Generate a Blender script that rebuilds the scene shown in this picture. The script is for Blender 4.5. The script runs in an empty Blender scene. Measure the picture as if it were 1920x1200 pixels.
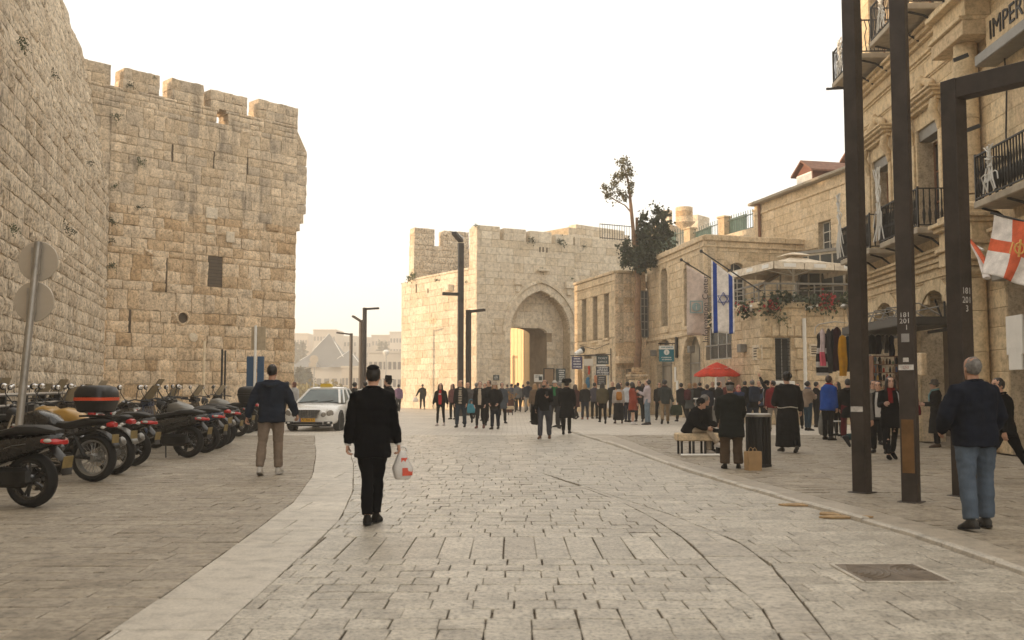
import bpy, bmesh, math, random
from math import sin, cos, pi, radians, sqrt, atan2, hypot
from mathutils import Vector, Matrix, noise

S = bpy.context.scene
COL = S.collection
rng = random.Random(7)

# ------------------------------------------------------------------ camera, sky, sun, exposure
F = 1867.0                       # focal length in pixels of a 1920 wide picture (35 mm on 36 mm)
EYE, PITCH = 1.5, math.atan(125.0 / F)
cam_d = bpy.data.cameras.new("camera"); cam = bpy.data.objects.new("camera", cam_d); COL.objects.link(cam)
cam_d.sensor_width = 36; cam_d.lens = 35; cam_d.clip_start = 0.1; cam_d.clip_end = 6000
cam.location = (0, 0, EYE); cam.rotation_euler = (pi / 2 + PITCH, 0, 0)
cam_d.dof.use_dof = True; cam_d.dof.focus_distance = 30; cam_d.dof.aperture_fstop = 3.2
S.camera = cam

SUN_EL, SUN_AZ = 7.5, -97.5      # degrees; azimuth from +Y towards +X
sd = Vector((sin(radians(SUN_AZ)) * cos(radians(SUN_EL)), cos(radians(SUN_AZ)) * cos(radians(SUN_EL)), sin(radians(SUN_EL))))
W = bpy.data.worlds.new("World"); S.world = W; W.use_nodes = True
wn = W.node_tree.nodes; wl = W.node_tree.links
sky = wn.new("ShaderNodeTexSky"); sky.sky_type = 'NISHITA'; sky.sun_disc = False
sky.sun_elevation = radians(SUN_EL); sky.sun_rotation = radians(SUN_AZ)
sky.air_density = 1.0; sky.dust_density = 4.0; sky.ozone_density = 1.0; sky.altitude = 750
mixs = wn.new("ShaderNodeMix"); mixs.data_type = 'RGBA'
mixs.inputs['Factor'].default_value = 0.62           # thin bright overcast veil over the clear sky
mixs.inputs['B'].default_value = (9.5, 8.8, 7.75, 1)
wl.new(sky.outputs[0], mixs.inputs['A']); wl.new(mixs.outputs['Result'], wn['Background'].inputs[0])
wn['Background'].inputs[1].default_value = 0.10
sun_d = bpy.data.lights.new("sun", 'SUN'); sun_o = bpy.data.objects.new("sun", sun_d); COL.objects.link(sun_o)
sun_d.energy = 2.2; sun_d.angle = radians(0.6); sun_d.color = (1.0, 0.70, 0.44)
sun_o.rotation_euler = sd.to_track_quat('Z', 'Y').to_euler(); sun_o.location = (-40, 30, 40)
S.view_settings.view_transform = 'Standard'; S.view_settings.look = 'None'
S.view_settings.gamma = 1; S.view_settings.use_curve_mapping = False
S.view_settings.exposure = 1.1
S.cycles.use_denoising = True; S.cycles.max_bounces = 9; S.cycles.diffuse_bounces = 7; S.cycles.glossy_bounces = 3
S.cycles.transparent_max_bounces = 8; S.cycles.volume_bounces = 1
S.cycles.sample_clamp_indirect = 6

# ------------------------------------------------------------------ where a picture point lies in the place
CP, SP = cos(PITCH), sin(PITCH)
def gx(px, Y, z=0.0):            # X of a point seen at column px, Y metres ahead, at height z
    return (px - 960) / F * (Y * CP + (z - EYE) * SP)
def zat(py, Y):                  # height of a point seen at row py, Y metres ahead
    k = (600 - py) / F
    return EYE + Y * (k * CP + SP) / (CP - k * SP)
def ground(px, py):
    Y = EYE * F / (py - 725.0); return (gx(px, Y), Y)
class Fr:
    """A vertical wall plane: A is the left end, B the right end, seen from outside."""
    def __init__(s, A, B):
        s.a = Vector((A[0], A[1], 0)); s.b = Vector((B[0], B[1], 0)); s.L = (s.b - s.a).length
        s.d = (s.b - s.a).normalized(); s.n = Vector((s.d.y, -s.d.x, 0)); s.ang = atan2(s.d.y, s.d.x)
    def p(s, u, z, out=0.0): return s.a + s.d * u + s.n * out + Vector((0, 0, z))
    def uv(s, px, py):
        r, k = (px - 960) / F, (600 - py) / F
        ray = Vector((r, CP - k * SP, SP + k * CP)); o = Vector((0, 0, EYE))
        t = s.n.dot(s.a - o) / s.n.dot(ray); h = o + ray * t
        return (h - s.a).dot(s.d), h.z

# ------------------------------------------------------------------ materials
MATS = {}
def _nt(name):
    m = bpy.data.materials.new(name); m.use_nodes = True
    return m, m.node_tree.nodes, m.node_tree.links, m.node_tree.nodes['Principled BSDF']
def _noise(n, l, vec, scale, detail=4, rough=0.55):
    t = n.new("ShaderNodeTexNoise"); t.inputs['Scale'].default_value = scale; t.inputs['Detail'].default_value = detail
    t.inputs['Roughness'].default_value = rough
    if vec is not None: l.new(vec, t.inputs['Vector'])
    return t.outputs[0]
def _ramp(n, l, fac, stops):
    r = n.new("ShaderNodeValToRGB"); e = r.color_ramp.elements
    while len(e) < len(stops): e.new(0.5)
    for i, (p, c) in enumerate(stops): e[i].position = p; e[i].color = (c, c, c, 1) if isinstance(c, (int, float)) else (*c, 1)
    l.new(fac, r.inputs[0]); return r.outputs[0]
def _mix(n, l, fac, a, b, mode='MIX'):
    m = n.new("ShaderNodeMix"); m.data_type = 'RGBA'; m.blend_type = mode
    for s, v in (('Factor', fac), ('A', a), ('B', b)):
        if isinstance(v, (int, float)): m.inputs[s].default_value = v if s == 'Factor' else (v, v, v, 1)
        elif isinstance(v, tuple): m.inputs[s].default_value = (*v, 1)
        else: l.new(v, m.inputs[s])
    return m.outputs['Result']
def _math(n, l, op, a, b=0.0):
    m = n.new("ShaderNodeMath"); m.operation = op
    for i, v in enumerate((a, b)):
        if isinstance(v, (int, float)): m.inputs[i].default_value = v
        else: l.new(v, m.inputs[i])
    return m.outputs[0]
def _scale(n, l, vec, s):
    m = n.new("ShaderNodeMapping"); m.inputs['Scale'].default_value = s; l.new(vec, m.inputs['Vector']); return m.outputs[0]
def _bump(n, l, h, strength, dist, normal_in):
    b = n.new("ShaderNodeBump"); b.inputs['Strength'].default_value = strength; b.inputs['Distance'].default_value = dist
    l.new(h, b.inputs['Height']); l.new(b.outputs[0], normal_in)

def stone_mat(name, c1, c2, c3, stain=(0.16, 0.14, 0.11), amount=0.45, rough=0.88, fine=16.0, bump=0.5, dist=0.02, spec=0.25, pit=0.35):
    """Stone: a colour of its own for every piece, mottling, grey run-off stains, pits and grain."""
    m, n, l, b = _nt(name)
    geo = n.new("ShaderNodeNewGeometry"); oi = n.new("ShaderNodeObjectInfo")
    pos = geo.outputs['Position']
    rnd = _math(n, l, 'FRACT', _math(n, l, 'ADD', oi.outputs['Random'], geo.outputs['Random Per Island']))
    base = _ramp(n, l, rnd, [(0.0, c1), (0.45, c2), (0.8, c3), (1.0, tuple(x * 1.13 for x in c2))])
    big = _noise(n, l, pos, 0.55, 5, 0.6)
    streak = _noise(n, l, _scale(n, l, pos, (2.3, 2.3, 0.22)), 1.3, 5, 0.65)
    st = _math(n, l, 'MULTIPLY', _ramp(n, l, big, [(0.36, 0.0), (0.66, 1.0)]), _ramp(n, l, streak, [(0.42, 0.0), (0.7, 1.0)]))
    col = _mix(n, l, _math(n, l, 'MULTIPLY', st, amount), base, stain)
    med = _noise(n, l, pos, 5.0, 6, 0.65)
    col = _mix(n, l, 0.75, col, _ramp(n, l, med, [(0.28, 0.5), (0.5, 1.0), (0.72, 1.25)]), 'MULTIPLY')
    fn = _noise(n, l, pos, fine, 8, 0.7)
    col = _mix(n, l, 0.8, col, _ramp(n, l, fn, [(0.34, max(.05, 1 - pit * 1.45)), (0.52, 1.0), (0.74, 1.16)]), 'MULTIPLY')
    l.new(col, b.inputs['Base Color']); b.inputs['Roughness'].default_value = rough; b.inputs['Specular IOR Level'].default_value = spec
    h = _math(n, l, 'ADD', _math(n, l, 'MULTIPLY', med, 1.4), fn)
    _bump(n, l, h, bump, dist, b.inputs['Normal'])
    MATS[name] = m; return m
def mk(name, c, rough=0.6, metal=0.0, var=0.25, scale=6.0, bump=0.15, dist=0.004, spec=0.5, coat=0.0, obj=0.0, sheen=0.0):
    """Painted, woven, metal or plastic surface with uneven tone and grain."""
    m, n, l, b = _nt(name)
    tc = n.new("ShaderNodeTexCoord"); vec = tc.outputs['Object']
    a = _noise(n, l, vec, scale, 5, 0.6); f = _noise(n, l, vec, scale * 9, 3, 0.6)
    col = _mix(n, l, 1.0, c, _ramp(n, l, a, [(0.25, 1 - var), (0.75, 1 + var)]), 'MULTIPLY')
    if obj:
        oi = n.new("ShaderNodeObjectInfo")
        col = _mix(n, l, 1.0, col, _ramp(n, l, oi.outputs['Random'], [(0.0, 1 - obj), (1.0, 1 + obj)]), 'MULTIPLY')
    l.new(col, b.inputs['Base Color'])
    l.new(_ramp(n, l, f, [(0.2, max(0.02, rough - 0.12)), (0.8, min(1, rough + 0.12))]), b.inputs['Roughness'])
    b.inputs['Metallic'].default_value = metal; b.inputs['Specular IOR Level'].default_value = spec
    b.inputs['Coat Weight'].default_value = coat; b.inputs['Sheen Weight'].default_value = sheen
    if bump: _bump(n, l, _math(n, l, 'ADD', a, f), bump, dist, b.inputs['Normal'])
    MATS[name] = m; return m
def glass_mat(name, c=(0.05, 0.06, 0.065), rough=0.06, trans=0.0):
    m, n, l, b = _nt(name)
    geo = n.new("ShaderNodeNewGeometry"); a = _noise(n, l, geo.outputs['Position'], 0.9, 3)
    l.new(_mix(n, l, 1.0, c, _ramp(n, l, a, [(0.3, 0.6), (0.7, 1.5)]), 'MULTIPLY'), b.inputs['Base Color'])
    b.inputs['Roughness'].default_value = rough; b.inputs['Transmission Weight'].default_value = trans
    b.inputs['Specular IOR Level'].default_value = 0.6
    _bump(n, l, a, 0.05, 0.02, b.inputs['Normal'])
    MATS[name] = m; return m
def cloth(c, key=None, rough=0.92):
    key = key or "cloth_%02x%02x%02x" % tuple(int(min(1, x) * 255) for x in c)
    if key in MATS: return MATS[key]
    m, n, l, b = _nt(key)
    tc = n.new("ShaderNodeTexCoord"); vec = tc.outputs['Object']
    a = _noise(n, l, vec, 5.0, 5, 0.6); w = _noise(n, l, _scale(n, l, vec, (9, 9, 3.2)), 1.6, 4, 0.55); f = _noise(n, l, vec, 160, 2)
    col = _mix(n, l, 1.0, c, _ramp(n, l, a, [(0.25, 0.72), (0.75, 1.28)]), 'MULTIPLY')
    l.new(_mix(n, l, 0.5, col, _ramp(n, l, f, [(0.3, 0.75), (0.7, 1.2)]), 'MULTIPLY'), b.inputs['Base Color'])
    b.inputs['Roughness'].default_value = rough; b.inputs['Specular IOR Level'].default_value = 0.1
    _bump(n, l, w, 0.55, 0.03, b.inputs['Normal'])
    MATS[key] = m; return m

ST_CIT = stone_mat("citadel_stone", (0.55, 0.38, 0.215), (0.75, 0.575, 0.38), (0.78, 0.635, 0.46), (0.20, 0.15, 0.105), 0.7, fine=12, bump=0.8, dist=0.05, pit=0.45)
ST_TOP = stone_mat("weathered_top_stone", (0.58, 0.45, 0.30), (0.74, 0.60, 0.43), (0.52, 0.43, 0.32), (0.17, 0.14, 0.11), 0.95, fine=14, bump=0.6, dist=0.04, pit=0.4)
ST_WALL = stone_mat("grey_wall_stone", (0.64, 0.51, 0.36), (0.78, 0.66, 0.50), (0.70, 0.58, 0.43), (0.22, 0.175, 0.13), 0.75, fine=10, bump=0.8, dist=0.06, pit=0.5)
ST_GATE = stone_mat("gate_stone", (0.66, 0.57, 0.44), (0.72, 0.64, 0.51), (0.62, 0.52, 0.38), (0.36, 0.29, 0.20), 0.4, bump=0.35, pit=0.22)
ST_BLD = stone_mat("dressed_stone", (0.62, 0.49, 0.32), (0.68, 0.55, 0.38), (0.57, 0.44, 0.28), (0.30, 0.23, 0.15), 0.5, bump=0.35, pit=0.25)
ST_HOT = stone_mat("hotel_stone", (0.62, 0.49, 0.31), (0.68, 0.55, 0.36), (0.58, 0.45, 0.29), (0.25, 0.19, 0.12), 0.5, bump=0.3, pit=0.22)
MORTAR = stone_mat("lime_mortar", (0.50, 0.40, 0.27), (0.53, 0.43, 0.30), (0.47, 0.37, 0.25), amount=0.4, bump=0.4)
PAVE = stone_mat("paving_limestone", (0.465, 0.42, 0.345), (0.575, 0.525, 0.435), (0.425, 0.38, 0.31), (0.20, 0.175, 0.14), 0.65, rough=0.34, fine=26, bump=0.8, dist=0.014, spec=0.5, pit=0.62)
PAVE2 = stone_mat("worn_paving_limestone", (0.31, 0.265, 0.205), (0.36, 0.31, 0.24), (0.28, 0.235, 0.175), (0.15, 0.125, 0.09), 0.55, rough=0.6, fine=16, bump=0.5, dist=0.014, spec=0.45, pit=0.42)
CONC = stone_mat("smooth_gutter_slab", (0.50, 0.455, 0.385), (0.53, 0.485, 0.41), (0.48, 0.435, 0.365), (0.30, 0.265, 0.21), 0.5, rough=0.5, fine=40, bump=0.15, dist=0.005, spec=0.45, pit=0.15)
BAND = stone_mat("sidewalk_band_slab", (0.37, 0.32, 0.255), (0.40, 0.35, 0.28), (0.35, 0.30, 0.235), (0.2, 0.17, 0.13), 0.5, rough=0.5, fine=34, bump=0.25, dist=0.006, spec=0.45, pit=0.25)
PAVE3 = stone_mat("channel_limestone", (0.44, 0.395, 0.325), (0.50, 0.45, 0.37), (0.41, 0.365, 0.30), (0.2, 0.17, 0.13), 0.5, rough=0.45, fine=17, bump=0.5, dist=0.014, spec=0.5, pit=0.5)
JOINT = stone_mat("joint_grit", (0.20, 0.165, 0.12), (0.23, 0.185, 0.14), (0.19, 0.15, 0.11), amount=0.2, bump=0.3)
POLE = mk("bronze_brown_paint", (0.040, 0.031, 0.026), 0.55, 0.0, 0.6, 2.2, 0.15, spec=0.4)
IRON = mk("black_iron", (0.018, 0.018, 0.018), 0.5, 0.3, 0.3, 5, 0.1)
STEEL = mk("galvanised_steel", (0.42, 0.40, 0.37), 0.42, 0.75, 0.25, 4, 0.05)
WHITE = mk("white_paint", (0.78, 0.77, 0.73), 0.5, 0, 0.08, 3, 0.03)
BLACKP = mk("black_plastic", (0.006, 0.006, 0.007), 0.42, 0, 0.3, 8, 0.12)
RUBBER = mk("tyre_rubber", (0.007, 0.007, 0.007), 0.8, 0, 0.3, 10, 0.2)
GLASS = glass_mat("dark_window_glass")
PLANTM = mk("wall_plant_leaf", (0.055, 0.075, 0.028), 0.7, 0, 0.5, 3, 0.0, obj=0.4)
WOOD = mk("brown_wood", (0.17, 0.075, 0.035), 0.65, 0, 0.35, 5, 0.2)

# ------------------------------------------------------------------ mesh helpers
class MB:
    def __init__(s): s.v = []; s.f = []; s.mi = []; s.m = 0
    def add(s, vs, fs):
        o = len(s.v); s.v += [tuple(v) for v in vs]; s.f += [tuple(i + o for i in f) for f in fs]; s.mi += [s.m] * len(fs); return s
    def box(s, c, size, rz=0.0, ch=0.0, M=None):
        hx, hy, hz = size[0] / 2, size[1] / 2, size[2] / 2
        if ch <= 0:
            vs = [(x, y, z) for x in (-hx, hx) for y in (-hy, hy) for z in (-hz, hz)]
            fs = [(0, 1, 3, 2), (4, 6, 7, 5), (0, 4, 5, 1), (2, 3, 7, 6), (0, 2, 6, 4), (1, 5, 7, 3)]
        else:
            k = min(ch, hx * .9, hy * .9, hz * .9); vs = []; fs = []
            idx = {}
            for sx in (-1, 1):
                for sy in (-1, 1):
                    for sz in (-1, 1):
                        for a in range(3):
                            q = [sx * (hx - k), sy * (hy - k), sz * (hz - k)]; q[a] = (sx * hx, sy * hy, sz * hz)[a]
                            idx[(sx, sy, sz, a)] = len(vs); vs.append(tuple(q))
            for a in range(3):
                b1, c1 = (a + 1) % 3, (a + 2) % 3
                for sg in (-1, 1):
                    lp = []
                    for (t, w) in ((-1, -1), (1, -1), (1, 1), (-1, 1)):
                        q = [0, 0, 0]; q[a] = sg; q[b1] = t; q[c1] = w; lp.append(idx[(*q, a)])
                    fs.append(tuple(lp if sg > 0 else lp[::-1]))
                for t in (-1, 1):
                    for w in (-1, 1):
                        q0 = [0, 0, 0]; q0[a] = -1; q0[b1] = t; q0[c1] = w; q1 = list(q0); q1[a] = 1
                        lp = [idx[(*q0, b1)], idx[(*q1, b1)], idx[(*q1, c1)], idx[(*q0, c1)]]
                        fs.append(tuple(lp if t * w < 0 else lp[::-1]))
            for sx in (-1, 1):
                for sy in (-1, 1):
                    for sz in (-1, 1):
                        lp = [idx[(sx, sy, sz, a)] for a in range(3)]
                        fs.append(tuple(lp if sx * sy * sz > 0 else lp[::-1]))
        c = Vector(c)
        R = M if M is not None else Matrix.Rotation(rz, 3, 'Z')
        return s.add([c + R @ Vector(v) for v in vs], fs)
    def bar(s, p, q, w, h=None, ch=0.0, up=(0, 0, 1)):           # box beam from p to q
        p, q = Vector(p), Vector(q); d = q - p; L = d.length; x = d.normalized()
        up = Vector(up)
        if abs(x.dot(up)) > .98: up = Vector((0, 1, 0)) if abs(x.y) < .9 else Vector((1, 0, 0))
        y = up.cross(x).normalized(); z = x.cross(y)
        return s.box((p + q) / 2, (L, w, h or w), 0, ch, Matrix((x, y, z)).transposed())
    def rings(s, rings, cap=True, closed=True):
        n = len(rings[0]); vs = [v for r in rings for v in r]; fs = []
        for i in range(len(rings) - 1):
            for j in range(n if closed else n - 1):
                k = (j + 1) % n
                fs.append((i * n + j, i * n + k, (i + 1) * n + k, (i + 1) * n + j))
        if cap:
            fs.append(tuple(range(n))[::-1]); fs.append(tuple((len(rings) - 1) * n + j for j in range(n)))
        return s.add(vs, fs)
    def tube(s, pts, r, n=8, cap=True, flat=1.0):                 # r: one radius or one per point; flat squashes
        pts = [Vector(p) for p in pts]; R = []
        up = None
        for i, p in enumerate(pts):
            t = (pts[min(i + 1, len(pts) - 1)] - pts[max(i - 1, 0)]).normalized()
            if up is None: up = Vector((0, 0, 1)) if abs(t.z) < .9 else Vector((0, 1, 0))
            x = up.cross(t)
            if x.length < 1e-4: x = Vector((1, 0, 0)).cross(t)
            x.normalize(); y = t.cross(x); up = y
            rr = r[i] if isinstance(r, list) else r
            rx, ry = rr if isinstance(rr, tuple) else (rr, rr * flat)
            R.append([p + x * (rx * cos(2 * pi * k / n)) + y * (ry * sin(2 * pi * k / n)) for k in range(n)])
        return s.rings(R, cap)
    def lathe(s, prof, n=16, M=None, cap=True):                   # prof: (radius, z)
        M = M or Matrix.Identity(4)
        return s.rings([[M @ Vector((r * cos(2 * pi * k / n), r * sin(2 * pi * k / n), z)) for k in range(n)] for r, z in prof], cap)
    def ell(s, c, r, n=12, m=8, M=None):
        c = Vector(c); R = M or Matrix.Identity(3); rs = []
        for i in range(m + 1):
            a = -pi / 2 + pi * i / m; a = max(-pi / 2 + .02, min(pi / 2 - .02, a))
            rs.append([c + R @ Vector((r[0] * cos(a) * cos(2 * pi * k / n), r[1] * cos(a) * sin(2 * pi * k / n), r[2] * sin(a))) for k in range(n)])
        return s.rings(rs)
    def prism(s, poly, off):                                      # polygon of 3-D points pushed by off
        off = Vector(off); a = [Vector(p) for p in poly]; n = len(a)
        return s.add(a + [p + off for p in a], [tuple(range(n))[::-1], tuple(range(n, 2 * n))] + [(i, (i + 1) % n, n + (i + 1) % n, n + i) for i in range(n)])
    def tf(s, M):
        s.v = [tuple(M @ Vector(v)) for v in s.v]; return s
    def mesh(s, name, smooth=None, c=(0, 0, 0)):
        me = bpy.data.meshes.new(name)
        cx, cy, cz = c
        me.from_pydata([(x - cx, y - cy, z - cz) for x, y, z in s.v], [], s.f)
        if any(s.mi): me.polygons.foreach_set('material_index', s.mi)
        if smooth:
            me.polygons.foreach_set('use_smooth', [True] * len(s.f))
            if smooth < 179: me.set_sharp_from_angle(angle=radians(smooth))
        return me
    def build(s, name, mat, parent=None, smooth=40, fix=False):
        xs, ys, zs = zip(*s.v)
        c = ((min(xs) + max(xs)) / 2, (min(ys) + max(ys)) / 2, min(zs))
        me = s.mesh(name, smooth, c)
        if fix:
            b = bmesh.new(); b.from_mesh(me); bmesh.ops.recalc_face_normals(b, faces=b.faces); b.to_mesh(me); b.free()
        for m in (mat if isinstance(mat, (list, tuple)) else [mat]): me.materials.append(m)
        o = bpy.data.objects.new(name, me); COL.objects.link(o); o.location = c
        if parent is not None: adopt(o, parent)
        return o
def org(o):
    v = Vector(o.location)
    while o.parent: o = o.parent; v += Vector(o.location)
    return v
def adopt(o, parent):                                             # world placed builds keep their place (parents unrotated), local ones are built round 0
    o.parent = parent
    if not parent.get('_local') and not (parent.parent and parent.parent.get('_local')): o.location = Vector(o.location) - org(parent)
    elif parent.parent is not None and parent.parent.get('_local'): o.location = Vector(o.location) - Vector(parent.location)
def tag(o, label=None, cat=None, group=None, kind=None):
    if label: o['label'] = label
    if cat: o['category'] = cat
    if group: o['group'] = group
    if kind: o['kind'] = kind
    return o
def thing(name, label, cat, loc=(0, 0, 0), rz=0.0, group=None, local=False):
    o = bpy.data.objects.new(name, None); COL.objects.link(o); o.location = loc; o.rotation_euler = (0, 0, rz); o.empty_display_size = .2
    if local: o['_local'] = 1
    return tag(o, label, cat, group)
def copy_tree(o, parent=None):
    c = o.copy(); COL.objects.link(c); c.parent = parent
    for ch in o.children: copy_tree(ch, c)
    return c
BENCH = bpy.data.scenes.new("workbench")                            # an empty side scene in which single objects are evaluated
def evaluated(o):
    BENCH.collection.objects.link(o); vl = BENCH.view_layers[0]
    with bpy.context.temp_override(scene=BENCH, view_layer=vl):
        dg = bpy.context.evaluated_depsgraph_get(); dg.update(); me = bpy.data.meshes.new_from_object(o.evaluated_get(dg))
    return me
def text_mesh(txt, size, depth=0.004, align='CENTER'):
    cu = bpy.data.curves.new("t", 'FONT'); cu.body = txt; cu.size = size; cu.align_x = align; cu.align_y = 'CENTER'; cu.extrude = depth; cu.resolution_u = 2
    o = bpy.data.objects.new("t", cu); me = evaluated(o); bpy.data.objects.remove(o); bpy.data.curves.remove(cu); return me
def letters(name, txt, size, mat, M, parent, depth=0.004, align='CENTER'):
    me = text_mesh(txt, size, depth, align)
    c = M.to_translation(); R = M.to_3x3().to_4x4(); me.transform(R); me.materials.clear(); me.materials.append(mat)
    o = bpy.data.objects.new(name, me); COL.objects.link(o); o.location = c
    if parent is not None: adopt(o, parent)
    return o
def wallM(fr, u, z, out):                                         # text placed on a wall: x along the wall, y up
    x, y, n = fr.d, Vector((0, 0, 1)), fr.n
    M = Matrix((x, y, n)).transposed().to_4x4(); M.translation = fr.p(u, z, out); return M
def vnoise(p, f=1.0): return noise.noise(Vector(p) * f)
def lerp(a, b, t): return a + (b - a) * t
def interp(tab, x):
    if x <= tab[0][0]: return tab[0][1]
    for (a, va), (b, vb) in zip(tab, tab[1:]):
        if x <= b: return va + (vb - va) * (x - a) / (b - a)
    return tab[-1][1]
# ------------------------------------------------------------------ stones laid in walls and floors
def in_frame(p):
    v = Vector(p) - Vector((0, 0, EYE)); zc = v.y * CP + v.z * SP; yc = -v.y * SP + v.z * CP
    if zc < 1: return 0.0
    x, y = 960 + F * v.x / zc, 600 - F * yc / zc
    return (F / zc) ** 2 if -40 < x < 1960 and -40 < y < 1240 else 0.0
def stone_geo(mb, fr, u0, u1, z0, z1, d, depth, rough, R):
    """One wall stone: pillowed and chipped (rough) or flat with a worn arris."""
    w, h = u1 - u0, z1 - z0
    P = lambda u, z, o: fr.p(u, z, o)
    if rough:
        e = min(0.22 * min(w, h), .1); j = lambda k: R.uniform(-k, k)
        us, zs = [0, .5, 1], [0, .5, 1]; rim = [(0, 0), (1, 0), (2, 0), (2, 1), (2, 2), (1, 2), (0, 2), (0, 1)]
        q = min(w, h) * .06
        rimv = [(u0 + w * us[a] + j(q), z0 + h * zs[b] + j(q)) for a, b in rim]
        back = [P(u, z, -depth) for u, z in rimv]
        front = [P(u, z, d * R.uniform(0.0, .35)) for u, z in rimv]
        inner = [P(u0 + e + (w - 2 * e) * us[a] + j(e * .5), z0 + e + (h - 2 * e) * zs[b] + j(e * .5), d * R.uniform(.45, 1.0)) for a, b in rim]
        mid = [P(u0 + w * .5 + j(w * .15), z0 + h * .5 + j(h * .15), d * R.uniform(.7, 1.45))]
        fs = []
        for i in range(8):
            k = (i + 1) % 8
            fs += [(i, k, 8 + k, 8 + i), (8 + i, 8 + k, 16 + k, 16 + i), (16 + i, 16 + k, 24)]
        mb.add(back + front + inner + mid, fs)
    else:
        e = min(.02, .1 * min(w, h)); t = [R.uniform(.8, 1.2) * d for _ in range(4)]
        cs = [(u0, z0), (u1, z0), (u1, z1), (u0, z1)]; ci = [(u0 + e, z0 + e), (u1 - e, z0 + e), (u1 - e, z1 - e), (u0 + e, z1 - e)]
        vs = [P(u, z, -depth) for u, z in cs] + [P(u, z, d * .55) for u, z in cs] + [P(u, z, k) for (u, z), k in zip(ci, t)]
        fs = [(8, 9, 10, 11)]
        for i in range(4):
            k = (i + 1) % 4; fs += [(i, k, 4 + k, 4 + i), (4 + i, 4 + k, 8 + k, 8 + i)]
        if depth > .15: fs.append((3, 2, 1, 0))
        mb.add(vs, fs)
def cut(iv, holes, z0, z1):
    """What is left of the interval iv in a course z0..z1 once the openings are taken out."""
    out = [iv]
    for h in holes:
        if isinstance(h, tuple):
            a, b, lo, hi = h
            if z1 <= lo + .02 or z0 >= hi - .02: continue
        else:
            r = h((z0 + z1) / 2)
            if r is None: continue
            a, b = r
        nx = []
        for (s, e) in out:
            if b <= s or a >= e: nx.append((s, e)); continue
            if a > s: nx.append((s, a))
            if b < e: nx.append((b, e))
        out = nx
    return [(s, e) for s, e in out if e - s > .03]
def lay(fr, z0, z1, u0, u1, ch, wr, R, holes=(), gap=.012, top=None):
    """Courses of stones of irregular width; rect openings also break the courses. top(u) may lower the wall's head."""
    cuts = sorted({round(z, 3) for h in holes if isinstance(h, tuple) for z in h[2:4] if z0 < z < z1} | {z1})
    zs = [z0]; z = z0
    for c in cuts:
        while z < c - 1e-4:
            hh = R.uniform(*ch); z = c if z + hh * 1.45 > c else z + hh; zs.append(z)
    out = []
    for a, b in zip(zs, zs[1:]):
        for s, e in cut((u0, u1), holes, a, b):
            u = s - (R.uniform(0, wr[0]) if s == u0 else 0)
            while u < e - .01:
                w = R.uniform(*wr); n = e if u + w * 1.5 > e else u + w
                l, r = max(u, s), n
                if r - l > .05:
                    t = b if top is None else min(b, top((l + r) / 2))
                    if t - a > .08: out.append((l + gap / 2, r - gap / 2, a + gap / 2, t - gap / 2))
                u = n
    return out
def put_stones(parent, fr, rects, mat, name='stone', d=(.02, .05), depth=.05, rough=True, limit=300, seed=1):
    R = random.Random(seed)
    rk = sorted(rects, key=lambda r: -in_frame(fr.p((r[0] + r[1]) / 2, (r[2] + r[3]) / 2)) * (r[1] - r[0]) * (r[3] - r[2]))
    rest = MB()
    for i, r in enumerate(rk):
        mb = MB() if i < limit else rest
        stone_geo(mb, fr, *r, R.uniform(*d), depth, rough, R)
        if i < limit: mb.build(name, mat, parent, smooth=42 if rough else None)
    if rest.v: tag(rest.build(name, mat, parent, smooth=42 if rough else None), kind='stuff')
def core(parent, fr, z0, z1, u0, u1, t, mat, holes=(), steps=(), name='wall_core', out=-.03):
    """The solid body of a wall behind its facing, with its openings left out."""
    zs = {z0, z1} | {z for h in holes if isinstance(h, tuple) for z in h[2:4] if z0 < z < z1} | {z for z in steps if z0 < z < z1}
    zs = sorted(zs); mb = MB()
    for a, b in zip(zs, zs[1:]):
        for s, e in cut((u0, u1), holes, a, b):
            mb.add([fr.p(u, z, o) for o in (out, out - t) for (u, z) in ((s, a), (e, a), (e, b), (s, b))],
                   [(0, 1, 2, 3), (7, 6, 5, 4), (0, 4, 5, 1), (1, 5, 6, 2), (2, 6, 7, 3), (3, 7, 4, 0)])
    return mb.build(name, mat, parent, smooth=None)
def fbox(fr, u0, u1, z0, z1, o0, o1, ch=0.0, mb=None):
    """A block on a wall: along u0..u1, up z0..z1, standing from o0 to o1 out of the wall plane."""
    mb = mb or MB(); c = fr.p((u0 + u1) / 2, (z0 + z1) / 2, (o0 + o1) / 2)
    return mb.box(c, (u1 - u0, abs(o1 - o0), z1 - z0), fr.ang, ch)

# ------------------------------------------------------------------ the ground
bL0 = [(5, -2.44), (5.9, -2.46), (7.5, -2.52), (10.2, -2.67), (13.3, -2.87), (17, -3.38), (22.4, -4.38), (32.9, -6.5), (40, -8.0)]
bL1 = [(5, -1.79), (5.9, -1.81), (7.5, -1.84), (9.8, -1.89), (11.4, -1.95), (14.4, -2.28), (19.3, -3.05), (32.9, -5.5), (40, -6.9)]
GUL = [(5, 1.80), (5.9, 1.89), (7.27, 2.06), (8.6, 2.2), (9.8, 2.2), (11.7, 1.9), (15.6, 1.0), (22.4, -.72), (35, -3.5), (40, -4.4)]
GUB = [(5, 1.5), (5.9, 1.58), (6.9, 1.7), (8.6, 1.68), (9.8, 1.72), (11.7, 1.6), (13, 1.45), (15.6, .93), (40, -4.5)]
KR0 = [(5, 4.1), (7.93, 4.08), (10.2, 4.0), (12.7, 3.68), (17.5, 3.1), (25.5, 2.6), (33, 1.9), (40, 1.0)]
KR1 = [(5, 4.75), (8.75, 4.6), (10.8, 4.58), (15.3, 3.98), (21, 3.4), (27, 3.3), (33, 3.0), (40, 2.6)]
FAR = 31.0
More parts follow.
